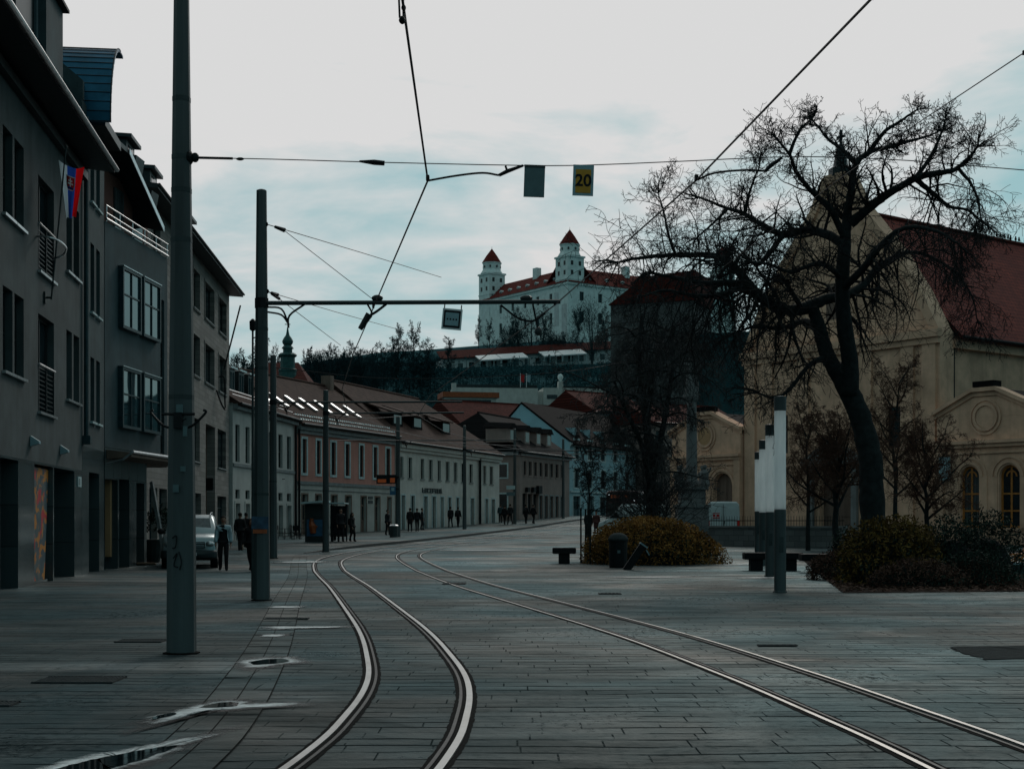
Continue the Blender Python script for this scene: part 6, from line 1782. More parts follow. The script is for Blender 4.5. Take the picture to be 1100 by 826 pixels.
# span wire from the nearest pole
SY = 16.9
sp_pts = [W(206,169.5,SY), W(300,171.5,SY), W(402,174.5,SY), W(560,178,SY), W(636,177.5,SY), W(745,173,SY), W(860,168.5,SY)]
sp_pts = sp_pts+[W(980,173,SY), W(1100,183,SY), W(1500,214,SY)]
t = thing('span_wire', 'thin span wire stretched right from the nearest pole across the sky', 'wire'); m = MB(); m.tube(catmull(sp_pts, 3), .0065, 5); m.build('wire', M['wire'], t)
m = MB(); a = W(206,169.5,SY); m.sphere(a+Vector((.04,0,0)), .05,.05,.06); m.sphere(a+Vector((-.03,0,0)), .05,.09,.09); m.tube([a, W(250,170.5,SY)], .016, 6); m.sphere(W(258,171,SY), .05,.02,.02); m.build('tensioner', M['black'], t)
m = MB(); m.tube([W(386,173.5,SY), W(402,174.5,SY), W(413,175.5,SY)], [.012,.034,.03], 7); m.build('insulator', M['black'], t)
t = thing('pull_off_rod', 'bent pull off rod steadying the left wire before the blank sign', 'rod'); m = MB(); m.tube(catmull([c1[3], W(490,189,SY), W(518,186,SY), W(536,188.5,SY)],5), .013, 6); m.build('rod', M['wire'], t)
m = MB(); m.tube([W(536,188.5,SY), W(545,184,SY), W(562,178,SY)], [.02,.026,.016], 7); m.tube([W(545,184,SY), W(543,178.5,SY)], .014, 5); m.build('insulator', M['black'], t)
t = thing('pull_off_rod', 'bent pull off rod steadying the right wire beside the tree crown', 'rod'); m = MB(); m.tube(catmull([c2[3], W(768,186,SY), W(800,183,SY), W(822,184,SY)],5), .013, 6); m.build('rod', M['wire'], t)
m = MB(); m.tube([W(822,184,SY), W(828,178,SY), W(840,169.5,SY)], [.02,.028,.016], 7); m.build('insulator', M['black'], t)
t = thing('guy_wire', 'thin wire slanting across the upper right corner of the sky', 'wire'); m = MB(); m.tube([W(1180,6,14), W(1100,57,16), W(985,133,20), W(905,190,24), W(760,300,36)], .0075, 5); m.build('wire', M['wire'], t)
m = MB(); m.cbox(W(1100,57,16), .03,.03,.05); m.build('clamp', M['black'], t)
# guys of the second pole
a = W(286,241,28.3)
for lab, pts in (('steep guy wire from the second pole top down to its bracket arm', [a, W(303,246,28.3), W(401,322,28.3)]),
                 ('shallow guy wire from the second pole top reaching right', [a, W(303,246,28.3), W(390,272,34), W(474,298,42)]),
                 ('lower steep guy wire from the second pole passing under its arm', [W(287,313,28.3), W(296,318,28.5), W(366,371,52)]),
                 ('lower shallow guy wire from the second pole reaching right', [W(287,313,28.3), W(296,316,28.5), W(360,335,36), W(428,354,48)])):
    t = thing('guy_wire', lab, 'wire'); m = MB(); m.tube(pts, .007 if pts[-1].y < 30 else .009, 5); m.build('wire', M['wire'], t)
    m = MB(); m.tube([pts[0].lerp(pts[1],.55), pts[1].lerp(pts[2],.03)], [.03,.035], 7); m.sphere(pts[0], .04,.05,.05); m.build('insulator', M['black'], t)
for lab, pts in (('catenary wire sagging between the third and fourth pole arms', [W(296,395,56), W(430,407,60), W(600,400,66), W(690,385,75)]),
                 ('thin span wire before the salmon house eaves', [W(352,445,64), W(400,449,70), W(470,444,80)]),
                 ('thin span wire under the salmon house eaves', [W(356,473,64.5), W(427,473,74), W(560,479,100)])):
    t = thing('span_wire', lab, 'wire'); m = MB(); m.tube(catmull(pts,4), .016, 5); m.build('wire', M['wire'], t)

def text_mesh(txt, size, name, mat, parent, loc, rot, bold=0):
    cu_ = bpy.data.curves.new('txt', 'FONT'); cu_.body = txt; cu_.size = size; cu_.extrude = .003; cu_.align_x = 'CENTER'; cu_.align_y = 'CENTER'; cu_.offset = bold
    o = bpy.data.objects.new('txt', cu_); C.objects.link(o)
    dg = bpy.context.evaluated_depsgraph_get(); me = bpy.data.meshes.new_from_object(o.evaluated_get(dg)); bpy.data.objects.remove(o)
    me.materials.clear(); me.materials.append(mat)
    r = bpy.data.objects.new(name, me); C.objects.link(r); r.parent = parent; r.location = loc; r.rotation_euler = rot; return r
def plate(name, label, c, w, h, rz=0, roll=0):
    t = thing(name, label, 'sign', tuple(c), rz); t.rotation_euler = (0, roll, rz); return t
c = W(574,195,SY); t = plate('tram_sign', 'blank grey back of a hanging tram sign left of the yellow one', c, .25, .38, 0, R(2))
m = MB(); m.box(-.125,.125,-.012,.012,-.19,.19); m.build('panel', M['sign_back'], t)
m = MB(); m.box(-.127,.127,-.018,.018,.165,.195); m.build('top_rail', M['pole_d'], t)
c = W(626.5,194,SY); t = plate('tram_sign', 'yellow hanging tram speed sign reading 20', c, .25, .37, 0, R(2))
m = MB(); m.box(-.125,.125,-.012,.012,-.185,.185); m.build('panel', M['sign_rim'], t)
m = MB(); m.box(-.092,.092,-.016,-.0125,-.155,.13); m.build('yellow_field', M['yellow'], t)
text_mesh('20', .20, 'number', M['black'], t, (0,-.0175,-.01), (R(90),0,0), .004)
c = W(485.5,343,28.2); t = plate('tram_sign', 'square white bordered sign with four dots hanging from the bracket arm', c, .4, .4, 0, R(5))
m = MB(); m.box(-.2,.2,-.012,.012,-.21,.21); m.build('panel', M['white'], t)
m = MB(); m.box(-.17,.17,-.015,-.0125,-.175,.175); m.build('black_field', M['black'], t)
m = MB(); m.box(-.135,.135,-.018,-.0155,-.13,.13); m.build('grey_field', M['sign_rim'], t)
m = MB()
for i in range(4): m.box(-.105+i*.06, -.075+i*.06, -.021, -.0185, -.02, .015)
m.build('dots', M['black'], t)
m = MB()
for x in (-.17,.17): m.tube([(x,0,.21),(x,0,.30)], .012, 5)
m.build('hanger', M['black'], t)

# flag on the plaster building
def flag():
    def fp(px, py, o_):
        n = Vector((A.d.y, -A.d.x))*o_; x0, y0 = A.p0.x+n.x, A.p0.y+n.y; k_ = (px-CX)/F_
        u_ = (k_*y0-x0)/(A.d.x-k_*A.d.y); Y = y0+u_*A.d.y
        return Vector((u_, -o_, CAMZ+(HZ-py)/F_*Y))
    t = thing('flag', 'hanging white blue red striped flag with shield on its pole', 'flag', tuple(A.root.location), A.root.rotation_euler.z)
    b0, b1 = fp(55,322,.18), fp(71,158,.62)
    m = MB(); m.tube([b0, b1], .022, 6); m.sphere(b1, .04,.04,.05); m.build('flagpole', M['pole_d'], t)
    m = MB(); m.tube([(b0[0],-.02,b0[2]+.05),(b0[0],-.20,b0[2]+.05)], .03, 5); m.box(b0[0]-.08, b0[0]+.08, -.05, -.003, b0[2]-.1, b0[2]+.2); m.build('holder', M['pole_d'], t)
    top = fp(63,172,.42); rt = fp(91,180,1.12); bl = fp(71,235,.62); brr = fp(81,233,.92)
    NU, NV = 24, 26
    def P(i, j):
        u = i/NU; v = j/NV
        p = top.lerp(rt, u).lerp(bl.lerp(brr, u), v)
        p.x += .10*math.sin(u*11+v*2.5)*(.35+.65*v); p.z += -.10*math.sin(PI*u)*(1-v)
        return p
    mbs = [MB(), MB(), MB()]
    for i in range(NU):
        for j in range(NV):
            mbs[min(i*3//NU,2)].quad(P(i,j), P(i+1,j), P(i+1,j+1), P(i,j+1))
    for mb_, nm, mt in zip(mbs, ('white_stripe','blue_stripe','red_stripe'), ('flag_w','flag_b','flag_r')):
        mb_.build(nm, M[mt], t, smooth=True)
    def S(x, y, lift):
        u = .47+.17*x; v = .33+.13*y; q = P(u*NU, v*NV); return q+Vector((-lift,0,0))
    def patch(mb_, x0, x1, y0, y1, lift, n_=6):
        for a in range(n_):
            for b in range(n_):
                def f0(s,t_):
                    yy = y0+(y1-y0)*t_; w_ = 1-.55*max(0, yy-.25)**1.5
                    return S((x0+(x1-x0)*s)*w_, yy, lift)
                mb_.quad(f0(a/n_,b/n_), f0((a+1)/n_,b/n_), f0((a+1)/n_,(b+1)/n_), f0(a/n_,(b+1)/n_))
    m = MB(); patch(m, -1.12, 1.12, -1.1, 1.05, .02); sh = m.build('shield_border', M['white'], t)
    m = MB(); patch(m, -.95, .95, -.95, .9, .03); m.build('shield', M['red'], sh)
    m = MB(); patch(m, -.12,.12,-.78,.5,.04); patch(m, -.45,.45,-.48,-.26,.042); patch(m, -.66,.66,-.05,.18,.042); m.build('double_cross', M['white'], sh)
    m = MB(); patch(m, -.8,.8,.55,.88,.036); patch(m,-.3,.3,.40,.56,.037); m.build('blue_hills', M['flag_b'], sh)
    m = MB(); pts = [fp(40,254,.02), fp(46,254,.22), fp(56,256,.45), fp(65,260,.60), fp(71,267,.62), fp(68,274,.50), fp(60,277,.30), fp(55,277,.03)]
    m.tube(catmull(pts,4), .03, 6); m.build('bracket_hoop', M['zinc'], t)
flag()
# painted column in the passage
q = Vector((A.root.location.x, A.root.location.y))+A.d*A.u(46)
t = thing('painted_column', 'colourful painted slanting column in the passage of the plaster building', 'column', (q.x,q.y,0), A.root.rotation_euler.z)
def painted():
    m_, nt_, b_ = nodes('painted_column_colours')
    f1 = noise(nt_, coords(nt_), 1.6, 3, .5, .6); f2 = noise(nt_, coords(nt_, (1,1,1.3)), 2.3, 2, .5, .4)
    c_ = mixc(nt_, ramp(nt_, f1, .42, .58), (.04,.08,.10), (.10,.13,.13)); c_ = mixc(nt_, ramp(nt_, f2, .50,.54), c_, (.55,.20,.02)); c_ = mixc(nt_, ramp(nt_, f1, .56,.59), c_, (.55,.02,.03))
    L(nt_, c_, b_.inputs['Base Color']); b_.inputs['Roughness'].default_value = .5; return m_
w0, w1, w2 = A.u(38)-A.u(46), A.u(53)-A.u(46), A.u(57.6)-A.u(46)
m = MB(); m.add([(w0,.12,0),(w1,.12,0),(w1,.6,0),(w0,.6,0),(w0,.12,3.0),(w2-.05,.12,3.0),(w2-.05,.6,3.0),(w0,.6,3.0)], [(0,3,2,1),(4,5,6,7),(0,1,5,4),(1,2,6,5),(2,3,7,6),(3,0,4,7)]); m.build('shaft', painted(), t, bevel=.03)
m = MB(); m.box(w0-.02,w1+.05,.06,.66,-.02,.08); m.build('foot', M['A_stone'], t)
# hanging shop sign, wall bracket, round sign
def on(Fc_, px, py, off=0):
    u_ = Fc_.u(px); q = Fc_.p0+Fc_.d*u_+Vector((Fc_.d.y,-Fc_.d.x))*off; return Vector((q.x,q.y,Fc_.zb+Fc_.z(px,py)))
q = on(Cf, 225, 520, .15); t = thing('shop_sign', 'small projecting shop sign in orange and white on the stone building', 'sign', tuple(q), Cf.root.rotation_euler.z+R(70))
m = MB(); m.box(-.05,1.05,-.06,.06,-.32,.32); m.build('case', M['black'], t, bevel=.03)
for nm, mt, z0, z1 in (('orange_field','poster',.05,.24),('white_field','frame_w',-.12,.045),('green_field','copper_g',-.25,-.125)):
    m = MB(); m.box(.06,.94,-.066,-.0605,z0,z1); m.build(nm, M[mt], t)
q = on(Df, 303, 522, .1); t = thing('round_sign', 'small round hanging sign on the cream house', 'sign', tuple(q), Df.root.rotation_euler.z+R(80))
m = MB(); m.tube([(.55,-.03,0),(.55,.03,0)], .38, 16); m.build('disc', M['sign_rim'], t); m = MB(); m.tube([(-.1,0,.45),(1.0,0,.45)], .02, 5); m.build('bracket', M['black'], t)
q = on(Cf, 233, 438, .0); t = thing('wall_flagpole', 'empty slanting flagpole with curved tube bracket on the stone building', 'flagpole', tuple(q), Cf.root.rotation_euler.z)
zz_ = lambda py: Cf.z(240,py)-(q.z-Cf.zb)
m = MB(); m.tube([(.2,-.35,zz_(402)),(1.2,-1.1,zz_(332))], .045, 6); m.build('pole', M['black'], t)
m = MB(); m.tube(catmull([(-.5,-.05,.9),(-.5,-.3,.2),(-.1,-.45,-.1),(.2,-.4,.3),(.3,-.35,1.6),(.3,-.05,1.7)],5), .045, 6); m.build('tube_bracket', M['black'], t)
# display, stop sign at pole 5
b5 = at(427.5,89)
t = thing('display_board', 'orange lit departure display hanging off the tram pole', 'display', (W(415,515,88.8).x, 88.8, W(415,515,88.8).z))
m = MB(); m.box(-.62,.62,-.12,.12,-.27,.30); m.build('case', M['black'], t)
m = MB(); m.box(-.54,.0,-.128,-.121,-.2,.02); m.box(.25,.55,-.128,-.121,-.2,.1); m.build('screen', M['led'], t)
m = MB(); m.box(.6,.82,-.04,.04,.1,.2); m.build('arm', M['black'], t)
t = thing('stop_sign', 'small blue tram stop sign under the orange display', 'sign', (W(422,527,88.8).x, 88.8, W(422,527,88.8).z))
m = MB(); m.box(-.19,.19,-.03,.03,-.27,.27); m.build('panel', M['blue'], t); m = MB(); m.box(-.1,.1,-.036,-.031,-.02,.2); m.build('pale_field', M['sign_rim'], t); m = MB(); m.box(.19,.4,-.02,.02,.1,.15); m.build('arm', M['black'], t)
for px, py, Y, lab in ((549,523.5,126,'upper pale street name plate by the corner of the brown house'),(549,530.5,126,'lower dim street name plate by the corner of the brown house')):
    q = W(px,py,Y); t = thing('street_sign', lab, 'sign', tuple(q)); m = MB(); m.box(-.42,.36,-.03,.03,-.17,.17); m.build('panel', M['frame_w'] if py < 527 else M['sign_back'], t); m = MB(); m.tube([(.3,.03,0),(.42,.2,0)], .02, 5); m.build('arm', M['black'], t)
# bus shelter
o_ = at(338,77); t = thing('bus_shelter', 'tram stop shelter with a blue lit poster case', 'shelter', tuple(o_))
xx = lambda px: (px-338)/1500*77
zz_ = lambda py: W(338,py,77).z-o_.z
m = MB(); m.box(xx(329), xx(351), -.5, -.3, .1, zz_(541)); b = m.build('poster_case', M['sheet'], t, bevel=.02)
m = MB(); m.box(xx(331), xx(349), -.515, -.501, .45, zz_(558)); m.build('poster', M['blue'], b)
m = MB(); m.tube([(xx(338),-.53,.6),(xx(337),-.53,1.0),(xx(336),-.53,1.25),(xx(336.5),-.53,1.42)], [.16,.2,.12,.1], 8); m.prism([(xx(335),-.53,1.0),(xx(341),-.53,.85),(xx(343),-.53,.98),(xx(336),-.53,1.2)], (0,-.02,0)); m.build('poster_picture', M['poster'], b)
m = MB(); m.prism([(xx(326),-1.0,zz_(541.5)),(xx(352),-1.0,zz_(539.5)),(xx(352),1.2,zz_(539.5)),(xx(326),1.2,zz_(541.5))], (0,0,.10)); m.box(xx(352)+.01, xx(372), -.9, 1.2, zz_(541.2), zz_(539.8)); m.build('roof', M['frame_w'], t)
m = MB(); m.box(xx(352), xx(370), 1.1, 1.13, .4, zz_(543)); m.build('glass_wall', M['glass'], t)
for px in (353.5, 370):
    m = MB(); m.box(xx(px)-.04, xx(px)+.04, 1.0, 1.08, 0, zz_(541.3)); m.build('post', M['sheet'], t)
m = MB(); m.box(xx(354), xx(368), .6, 1.0, .42, .47); m.box(xx(355), xx(356), .7, .9, 0, .42); m.box(xx(366), xx(367), .7, .9, 0, .42); m.build('seat', M['black'], t)
# street bin
t = thing('street_bin', 'grey cylinder bin beside the display pole', 'litter bin', tuple(at(423,88)))
m = MB(); m.lathe([(.24,0),(.26,.05),(.27,.8),(.24,.82)], (0,0,0), 12); m.build('body', M['pole_d'], t); m = MB(); m.lathe([(.29,.82),(.30,.86),(.2,.93),(.02,.95)], (0,0,0), 12); m.build('lid', M['zinc'], t)
# cafe furniture
def chair(loc, rz, label):
    t = thing('cafe_chair', label, 'chair', tuple(loc), rz, 'dark chairs outside the cream house')
    m = MB(); m.box(-.22,.22,-.22,.22,.42,.46); m.build('seat', M['black'], t)
    m = MB(); m.box(-.22,.22,.19,.22,.6,.9); m.build('backrest', M['black'], t)
    for x in (-.2,.2):
        m = MB(); m.tube([(x,-.2,.42),(x,-.2,0)], .018, 4); m.build('leg', M['black'], t)
        m = MB(); m.tube([(x,.2,.9),(x,.2,0)], .018, 4); m.build('leg', M['black'], t)
def table(loc, label):
    t = thing('cafe_table', label, 'table', tuple(loc), 0, 'small tables outside the cream house')
    m = MB(); m.lathe([(.36,.72),(.36,.75)], (0,0,0), 14); m.build('table_top', M['black'], t); m = MB(); m.lathe([(.22,0),(.2,.03),(.03,.05),(.03,.72)], (0,0,0), 8); m.build('leg', M['black'], t)
table(at(306,84), 'left dark round cafe table outside the cream house'); table(at(321,84.5), 'right dark round cafe table beside the shelter')
for px, Y, rz, lab in ((301.5,84,1.5,'leftmost dark cafe chair by the cream house door'),(309.5,83,-1.4,'cafe chair between the two small tables, left one'),(315.5,85,1.6,'cafe chair between the two small tables, right one'),(326,84,-1.6,'cafe chair nearest the shelter poster case'),(319,82.5,3.1,'cafe chair in front of the right cafe table')): chair(at(px,Y,.05), rz, lab)
# clutter by the car
t = thing('leaning_plank', 'long pale plank leaning in the corner beside the stone building', 'plank', tuple(at(171,50.5)))
a = W(163,518,52.3)-Vector(t.location); m = MB(); m.tube([(0.25,0,0),tuple(a)], .085, 4); m.build('plank', M['band'], t)
m = MB(); m.box(.14,.36,-.1,.1,-.01,.03); m.build('shoe', M['black'], t)
t = thing('plant_tub', 'dark round tub with a leafy plant left of the silver car', 'plant pot', tuple(at(163,52)))
m = MB(); m.lathe([(.28,0),(.36,.3),(.42,.78),(.45,.8),(.45,.86)], (0,0,0), 14); m.build('tub', M['sheet'], t)
mb = MB(); leaves(mb, (.35,0,1.3), .55, .45, .75, 500, .13, .3, 40); mb.build('foliage', M['leaf_d'], t, fix=False)
t = thing('board_pile', 'few pale boards lying on the ground by the tub', 'boards', tuple(at(154,49.5)))
for i in range(3): m = MB(); m.cbox((i*.08-.05,-.12*i,.03+.03*i), 1.0-.15*i, .14, .03, Matrix.Rotation(.06*i,3,'Z')); m.build('board', M['church'], t)
# ================================================================== people
def skin_mesh(verts, edges, radii, levels=1):
    me = bpy.data.meshes.new('sk'); me.from_pydata(verts, edges, [])
    o = bpy.data.objects.new('sk', me); C.objects.link(o)
    o.modifiers.new('Skin', 'SKIN'); 
    if not me.skin_vertices: 
        raise RuntimeError('no skin layer')
    sv = me.skin_vertices[0].data
    for i, r in enumerate(radii):
        sv[i].radius = r if isinstance(r, tuple) else (r, r)
        sv[i].use_root = (i == 0)
    s = o.modifiers.new('Sub', 'SUBSURF'); s.levels = levels; s.render_levels = levels
    dg = bpy.context.evaluated_depsgraph_get()
    out = bpy.data.meshes.new_from_object(o.evaluated_get(dg))
    bpy.data.objects.remove(o); bpy.data.meshes.remove(me)
    return out
_pm = {}
def cloth(col):
    k = tuple(round(c,3) for c in col)
    if k not in _pm: _pm[k] = plain('cloth_%d' % len(_pm), col, .85, 0, .25, 6, .1, .3)
    return _pm[k]
def person(label, loc, rz, h, top, legs, hair=(.015,.012,.010), coat=0, step=.5, shoe=(.012,.012,.012), hairlen=0, open_shirt=None, bag=None, arms=0.25, hood=False, group=None, turn=0):
    """faces local -y; coat: hem length below the hip in metres"""
    t = thing('person', label, 'person', tuple(loc), rz, group); k = h/1.75; t.scale = (k,)*3
    s = step
    V, E, Rr = [], [], []
    def add(p, r, par=None):
        V.append(p); Rr.append(r)
        if par is not None: E.append((par, len(V)-1))
        return len(V)-1
    pel = add((0,0,.95), (.135,.10)); bel = add((0,-.005,1.10), (.125,.095), pel); che = add((0,0,1.28), (.145,.105), bel); sh = add((0,.01,1.42), (.12,.085), che)
    nk = add((0,.005,1.50), .052, sh); h0 = add((0,-.012,1.565), .066, nk); h1 = add((0,-.015,1.65), (.078,.094), h0); h2 = add((0,-.005,1.725), (.055,.065), h1)
    add((0,-.118,1.628), .013, h1)
    for sx in (-1,1): add((sx*.083,.005,1.64), .016, h1)
    wr = []
    for sx in (-1,1):
        f = -sx*s*arms
        a = add((sx*.175,.01,1.405), .060, sh); e = add((sx*.225,.03-f*.35,1.13), .043, a); w = add((sx*.235,-.05-f*1.0,.885), .030, e)
        wr.append((sx, a, e, w))
        pm = add((sx*.235,-.07-f*1.12,.82), (.022,.038), w)
        dirv_ = Vector((0,-.10-f*.25,-1)).normalized()
        for q, (oy, ln) in enumerate(((-.030,.075),(-.010,.085),(.010,.080),(.030,.062))):
            b0 = Vector(V[pm])+Vector((0,oy,-.012)); k1 = add(tuple(b0+dirv_*.03), .0095, pm); k2 = add(tuple(b0+dirv_*ln*.65+Vector((-sx*.006,0,0))), .0085, k1); add(tuple(b0+dirv_*ln+Vector((-sx*.018,0,0))), .0075, k2)
        th0 = add((V[pm][0]-sx*.012, V[pm][1]-.045, V[pm][2]+.005), .010, pm); add((V[pm][0]-sx*.016, V[pm][1]-.062, V[pm][2]-.035), .0085, th0)
    legs_v = []
    for sx in (-1,1):
        f = sx*s
        hp = add((sx*.088,0,.88), .105, pel); kn = add((sx*.098,-.03-max(f,-.15)*.30,.50), .075, hp)
        an = add((sx*.10,(.03-f*.42),.095+max(0,-f)*.10), .058, kn); add((sx*.105,(.055-f*.42),.045+max(0,-f)*.13), .038, an)
        to = add((sx*.118,(-.12-f*.42),.035+max(0,-f)*.02), (.042,.028), an)
        legs_v.append((hp, kn, an, to))
    me = skin_mesh(V, E, Rr, 1); me.name = 'body'
    for m_ in (M['skin'], cloth(legs), cloth(shoe), cloth(open_shirt or top)): me.materials.append(m_)
    for p in me.polygons:
        c = p.center
        p.material_index = 2 if c.z < .105 else 1 if c.z < .96 and abs(c.x) < .205 else 3 if c.z < 1.485 and not (abs(c.x) > .2 and c.z < .9) else 0
        if abs(c.x) > .19 and c.z < .90: p.material_index = 0
    me.polygons.foreach_set('use_smooth', [True]*len(me.polygons))
    b = bpy.data.objects.new('body', me); C.objects.link(b); b.parent = t
    # jacket / coat: same joints, thicker, ends at cuffs and hem
    V2, E2, R2 = [], [], []
    def ad2(p, r, par=None):
        V2.append(p); R2.append(r)
        if par is not None: E2.append((par, len(V2)-1))
        return len(V2)-1
    hem = .95-.10-coat
    c0 = ad2((0,0,1.10), (.185,.14)); c1 = ad2((0,0,1.28), (.20,.145), c0); c2 = ad2((0,.01,1.41), (.16,.11), c1); ad2((0,.012,1.49), .072, c2)
    c3 = ad2((0,0,.95), (.195,.15), c0); ad2((0,0,max(hem,.42)), (.20+coat*.10,.155+coat*.14), c3)
    for sx, a, e, w in wr:
        a2 = ad2((V[a][0]*1.03, V[a][1], V[a][2]), .085, c2); e2 = ad2(V[e], .074, a2); ad2((V[w][0], V[w][1], V[w][2]+.02), .056, e2)
    mj = skin_mesh(V2, E2, R2, 1); mj.name = 'jacket'
    if open_shirt:
        bm = bmesh.new(); bm.from_mesh(mj)
        kill = [f for f in bm.faces if f.calc_center_median().y < -.06 and abs(f.calc_center_median().x) < .075+.03*(1.2-f.calc_center_median().z) and abs(f.calc_center_median().x) < .14]
        bmesh.ops.delete(bm, geom=kill, context='FACES'); bm.to_mesh(mj); bm.free()
    mj.materials.append(cloth(top)); mj.polygons.foreach_set('use_smooth', [True]*len(mj.polygons))
    j = bpy.data.objects.new('coat' if coat > .15 else 'jacket', mj); C.objects.link(j); j.parent = t
    # hair cap
    m = MB(); m.sphere((0,.012,1.675), .093,.108,.098, 14, 8)
    keep = [f for f in m.f if not (sum(m.v[i][1] for i in f)/len(f) < -.045 and sum(m.v[i][2] for i in f)/len(f) < 1.715) and sum(m.v[i][2] for i in f)/len(f) > 1.60]
    m.f = keep; m.m = [0]*len(keep)
    if hairlen:
        m.lathe([(.10,1.68),(.115,1.58),(.12,1.5),(.10,1.5-hairlen),(.04,1.46-hairlen)], (0,.045,0), 12)
    hr = m.build('hood' if hood else 'hair', cloth(top) if hood else cloth(hair), t, smooth=True, fix=False)
    m = MB()
    for sx in (-1,1): m.sphere((sx*.031,-.098,1.652), .010,.008,.008, 6, 4)
    m.build('eyes', M['black'], t)
    m = MB(); m.box(-.022,.022,-.106,-.092,1.590,1.598); m.build('mouth', M['flag_r'], t)
    if bag == 'back':
        m = MB(); m.sphere((0,.19,1.22), .15,.11,.22, 12, 8); m.build('backpack', cloth((.02,.02,.022)), t, smooth=True)
    elif bag == 'hand':
        m = MB(); m.box(.20,.30,-.18,.12,.40,.72); m.tube(catmull([(.25,-.12,.72),(.25,-.06,.82),(.25,.02,.72)],4), .01, 4); m.build('handbag', cloth((.02,.018,.018)), t)
    return t
ME = 0.0
def pp(px, py): return G(px, py)
pv = .006
person('man walking nearer in an open pale blue jacket and black clothes', at(240,44.8,.005), R(8), 1.76, (.36,.47,.51), (.012,.012,.014), step=.30, open_shirt=(.010,.010,.012), coat=.05, arms=.12)
person('woman with long auburn hair and black coat partly behind the second pole', at(270.5,44.5,.005), R(-12), 1.68, (.010,.010,.012), (.014,.014,.016), hair=(.10,.035,.02), hairlen=.16, coat=.28, step=.5, bag='hand')
person('small dark clad person behind the man, before the cream house', at(258,62,.10), R(170), 1.70, (.012,.015,.016), (.014,.014,.016), step=.4, coat=.1)
person('person with a hood standing behind the auburn haired woman', at(264.5,66,.12), R(160), 1.66, (.02,.022,.024), (.012,.012,.014), step=.2, coat=.15, hood=True)
person('tall dark clad person waiting just right of the shelter pole', at(366,76,.13), R(30), 1.84, (.012,.014,.016), (.012,.013,.015), step=.15, coat=.22)
person('person in a dim blue jacket waiting inside the tram shelter', at(359.5,78.5,.13), R(-40), 1.68, (.03,.07,.09), (.013,.014,.018), step=.15, coat=.08)
person('woman in long dark coat with backpack right of the tram shelter', at(378.5,76.5,.13), R(70), 1.60, (.011,.012,.013), (.013,.013,.015), step=.25, coat=.40, bag='back', hairlen=.06)
person('dark figure leaning by the salmon house wall beside the grey bin', at(416.5,93,.12), R(60), 1.72, (.012,.013,.016), (.012,.013,.015), step=.2, coat=.15)
person('left walker of the pair before the long pale house, dark coat', at(440.5,103,.13), R(190), 1.76, (.013,.013,.015), (.011,.011,.013), step=.45, coat=.3)
person('right walker of the pair before the long pale house, dark jacket', at(448,103.5,.13), R(175), 1.72, (.014,.016,.02), (.011,.012,.014), step=.5, coat=.08)
person('dark figure close to the wall just right of the walking pair', at(453.5,108,.13), R(90), 1.70, (.02,.024,.026), (.012,.012,.014), step=.2, coat=.1)
person('left person of the two beside the tram pole, dark jacket', at(484,116,.13), R(200), 1.74, (.012,.012,.014), (.012,.014,.018), step=.4, coat=.12)
person('right person of the two beside the tram pole, with pale bag', at(492,117,.13), R(160), 1.70, (.013,.014,.016), (.012,.012,.014), step=.45, bag='back')
person('leftmost of the group at the brown house corner, dark coat', at(542,125,.13), R(150), 1.74, (.011,.012,.014), (.011,.012,.013), step=.5, coat=.25)
person('second of the group at the brown house corner, long stride', at(548,125.5,.13), R(-160), 1.84, (.012,.014,.016), (.011,.012,.014), step=.7)
person('blue grey clad person at the edge of the pale house', at(537.5,130,.13), R(180), 1.72, (.03,.06,.07), (.012,.016,.018), step=.2)
person('stout figure before the dark shopfront left of the lone walker', at(565,128,.13), R(150), 1.76, (.014,.015,.017), (.012,.012,.014), step=.3, coat=.3, bag='back')
person('lone dark walker right of the shopfront group near the kerb', at(573,127,.13), R(140), 1.78, (.012,.012,.014), (.011,.012,.013), step=.55, coat=.15)
person('dark tall pedestrian crossing behind the tied stakes', at(632,88), R(10), 1.82, (.013,.013,.015), (.012,.012,.014), step=.5, coat=.2)
person('pedestrian in a long dark red coat behind the hedge end', at(640.5,98), R(-10), 1.70, (.075,.028,.026), (.011,.011,.013), step=.35, coat=.38, shoe=(.6,.62,.62))

# ================================================================== vehicles
def wheel(parent, x, y, r, w):
    m = MB()
    prof = [(r*.62,-w/2),(r*.95,-w/2),(r,-w*.38),(r,w*.38),(r*.95,w/2),(r*.62,w/2)]
    K = 24; vs = []; fs = []
    for a, b in prof:
        for i in range(K): th = 2*PI*i/K; vs.append((x+b, y+a*math.cos(th), r+a*math.sin(th)))
    for j in range(len(prof)-1):
        for i in range(K): fs.append((j*K+i, j*K+(i+1)%K, (j+1)*K+(i+1)%K, (j+1)*K+i))
    m.add(vs, fs); o = m.build('wheel', M['black'], parent, smooth=True)
    m = MB(); 
    for sx in (-1,1):
        m.tube([(x+sx*w*.30,y,r),(x+sx*w*.40,y,r)], r*.62, 18)
        for i in range(5):
            th = 2*PI*i/5; m.tube([(x+sx*w*.43,y,r),(x+sx*w*.42,y+r*.58*math.cos(th),r+r*.58*math.sin(th))], r*.07, 4)
    m.build('rim', M['lip'], o); return o
def section_body(rows, n=None):
    """rows: list of cross sections (list of (x,y,z)), lofted"""
    mb = MB(); n = len(rows[0]); vs = [p for r in rows for p in r]; fs = []
    for j in range(len(rows)-1):
        for i in range(n-1): fs.append((j*n+i, j*n+i+1, (j+1)*n+i+1, (j+1)*n+i))
        fs.append((j*n+n-1, j*n, (j+1)*n, (j+1)*n+n-1))
    fs.append(tuple(range(n))); fs.append(tuple((len(rows)-1)*n+i for i in range(n)))
    mb.add(vs, fs); return mb
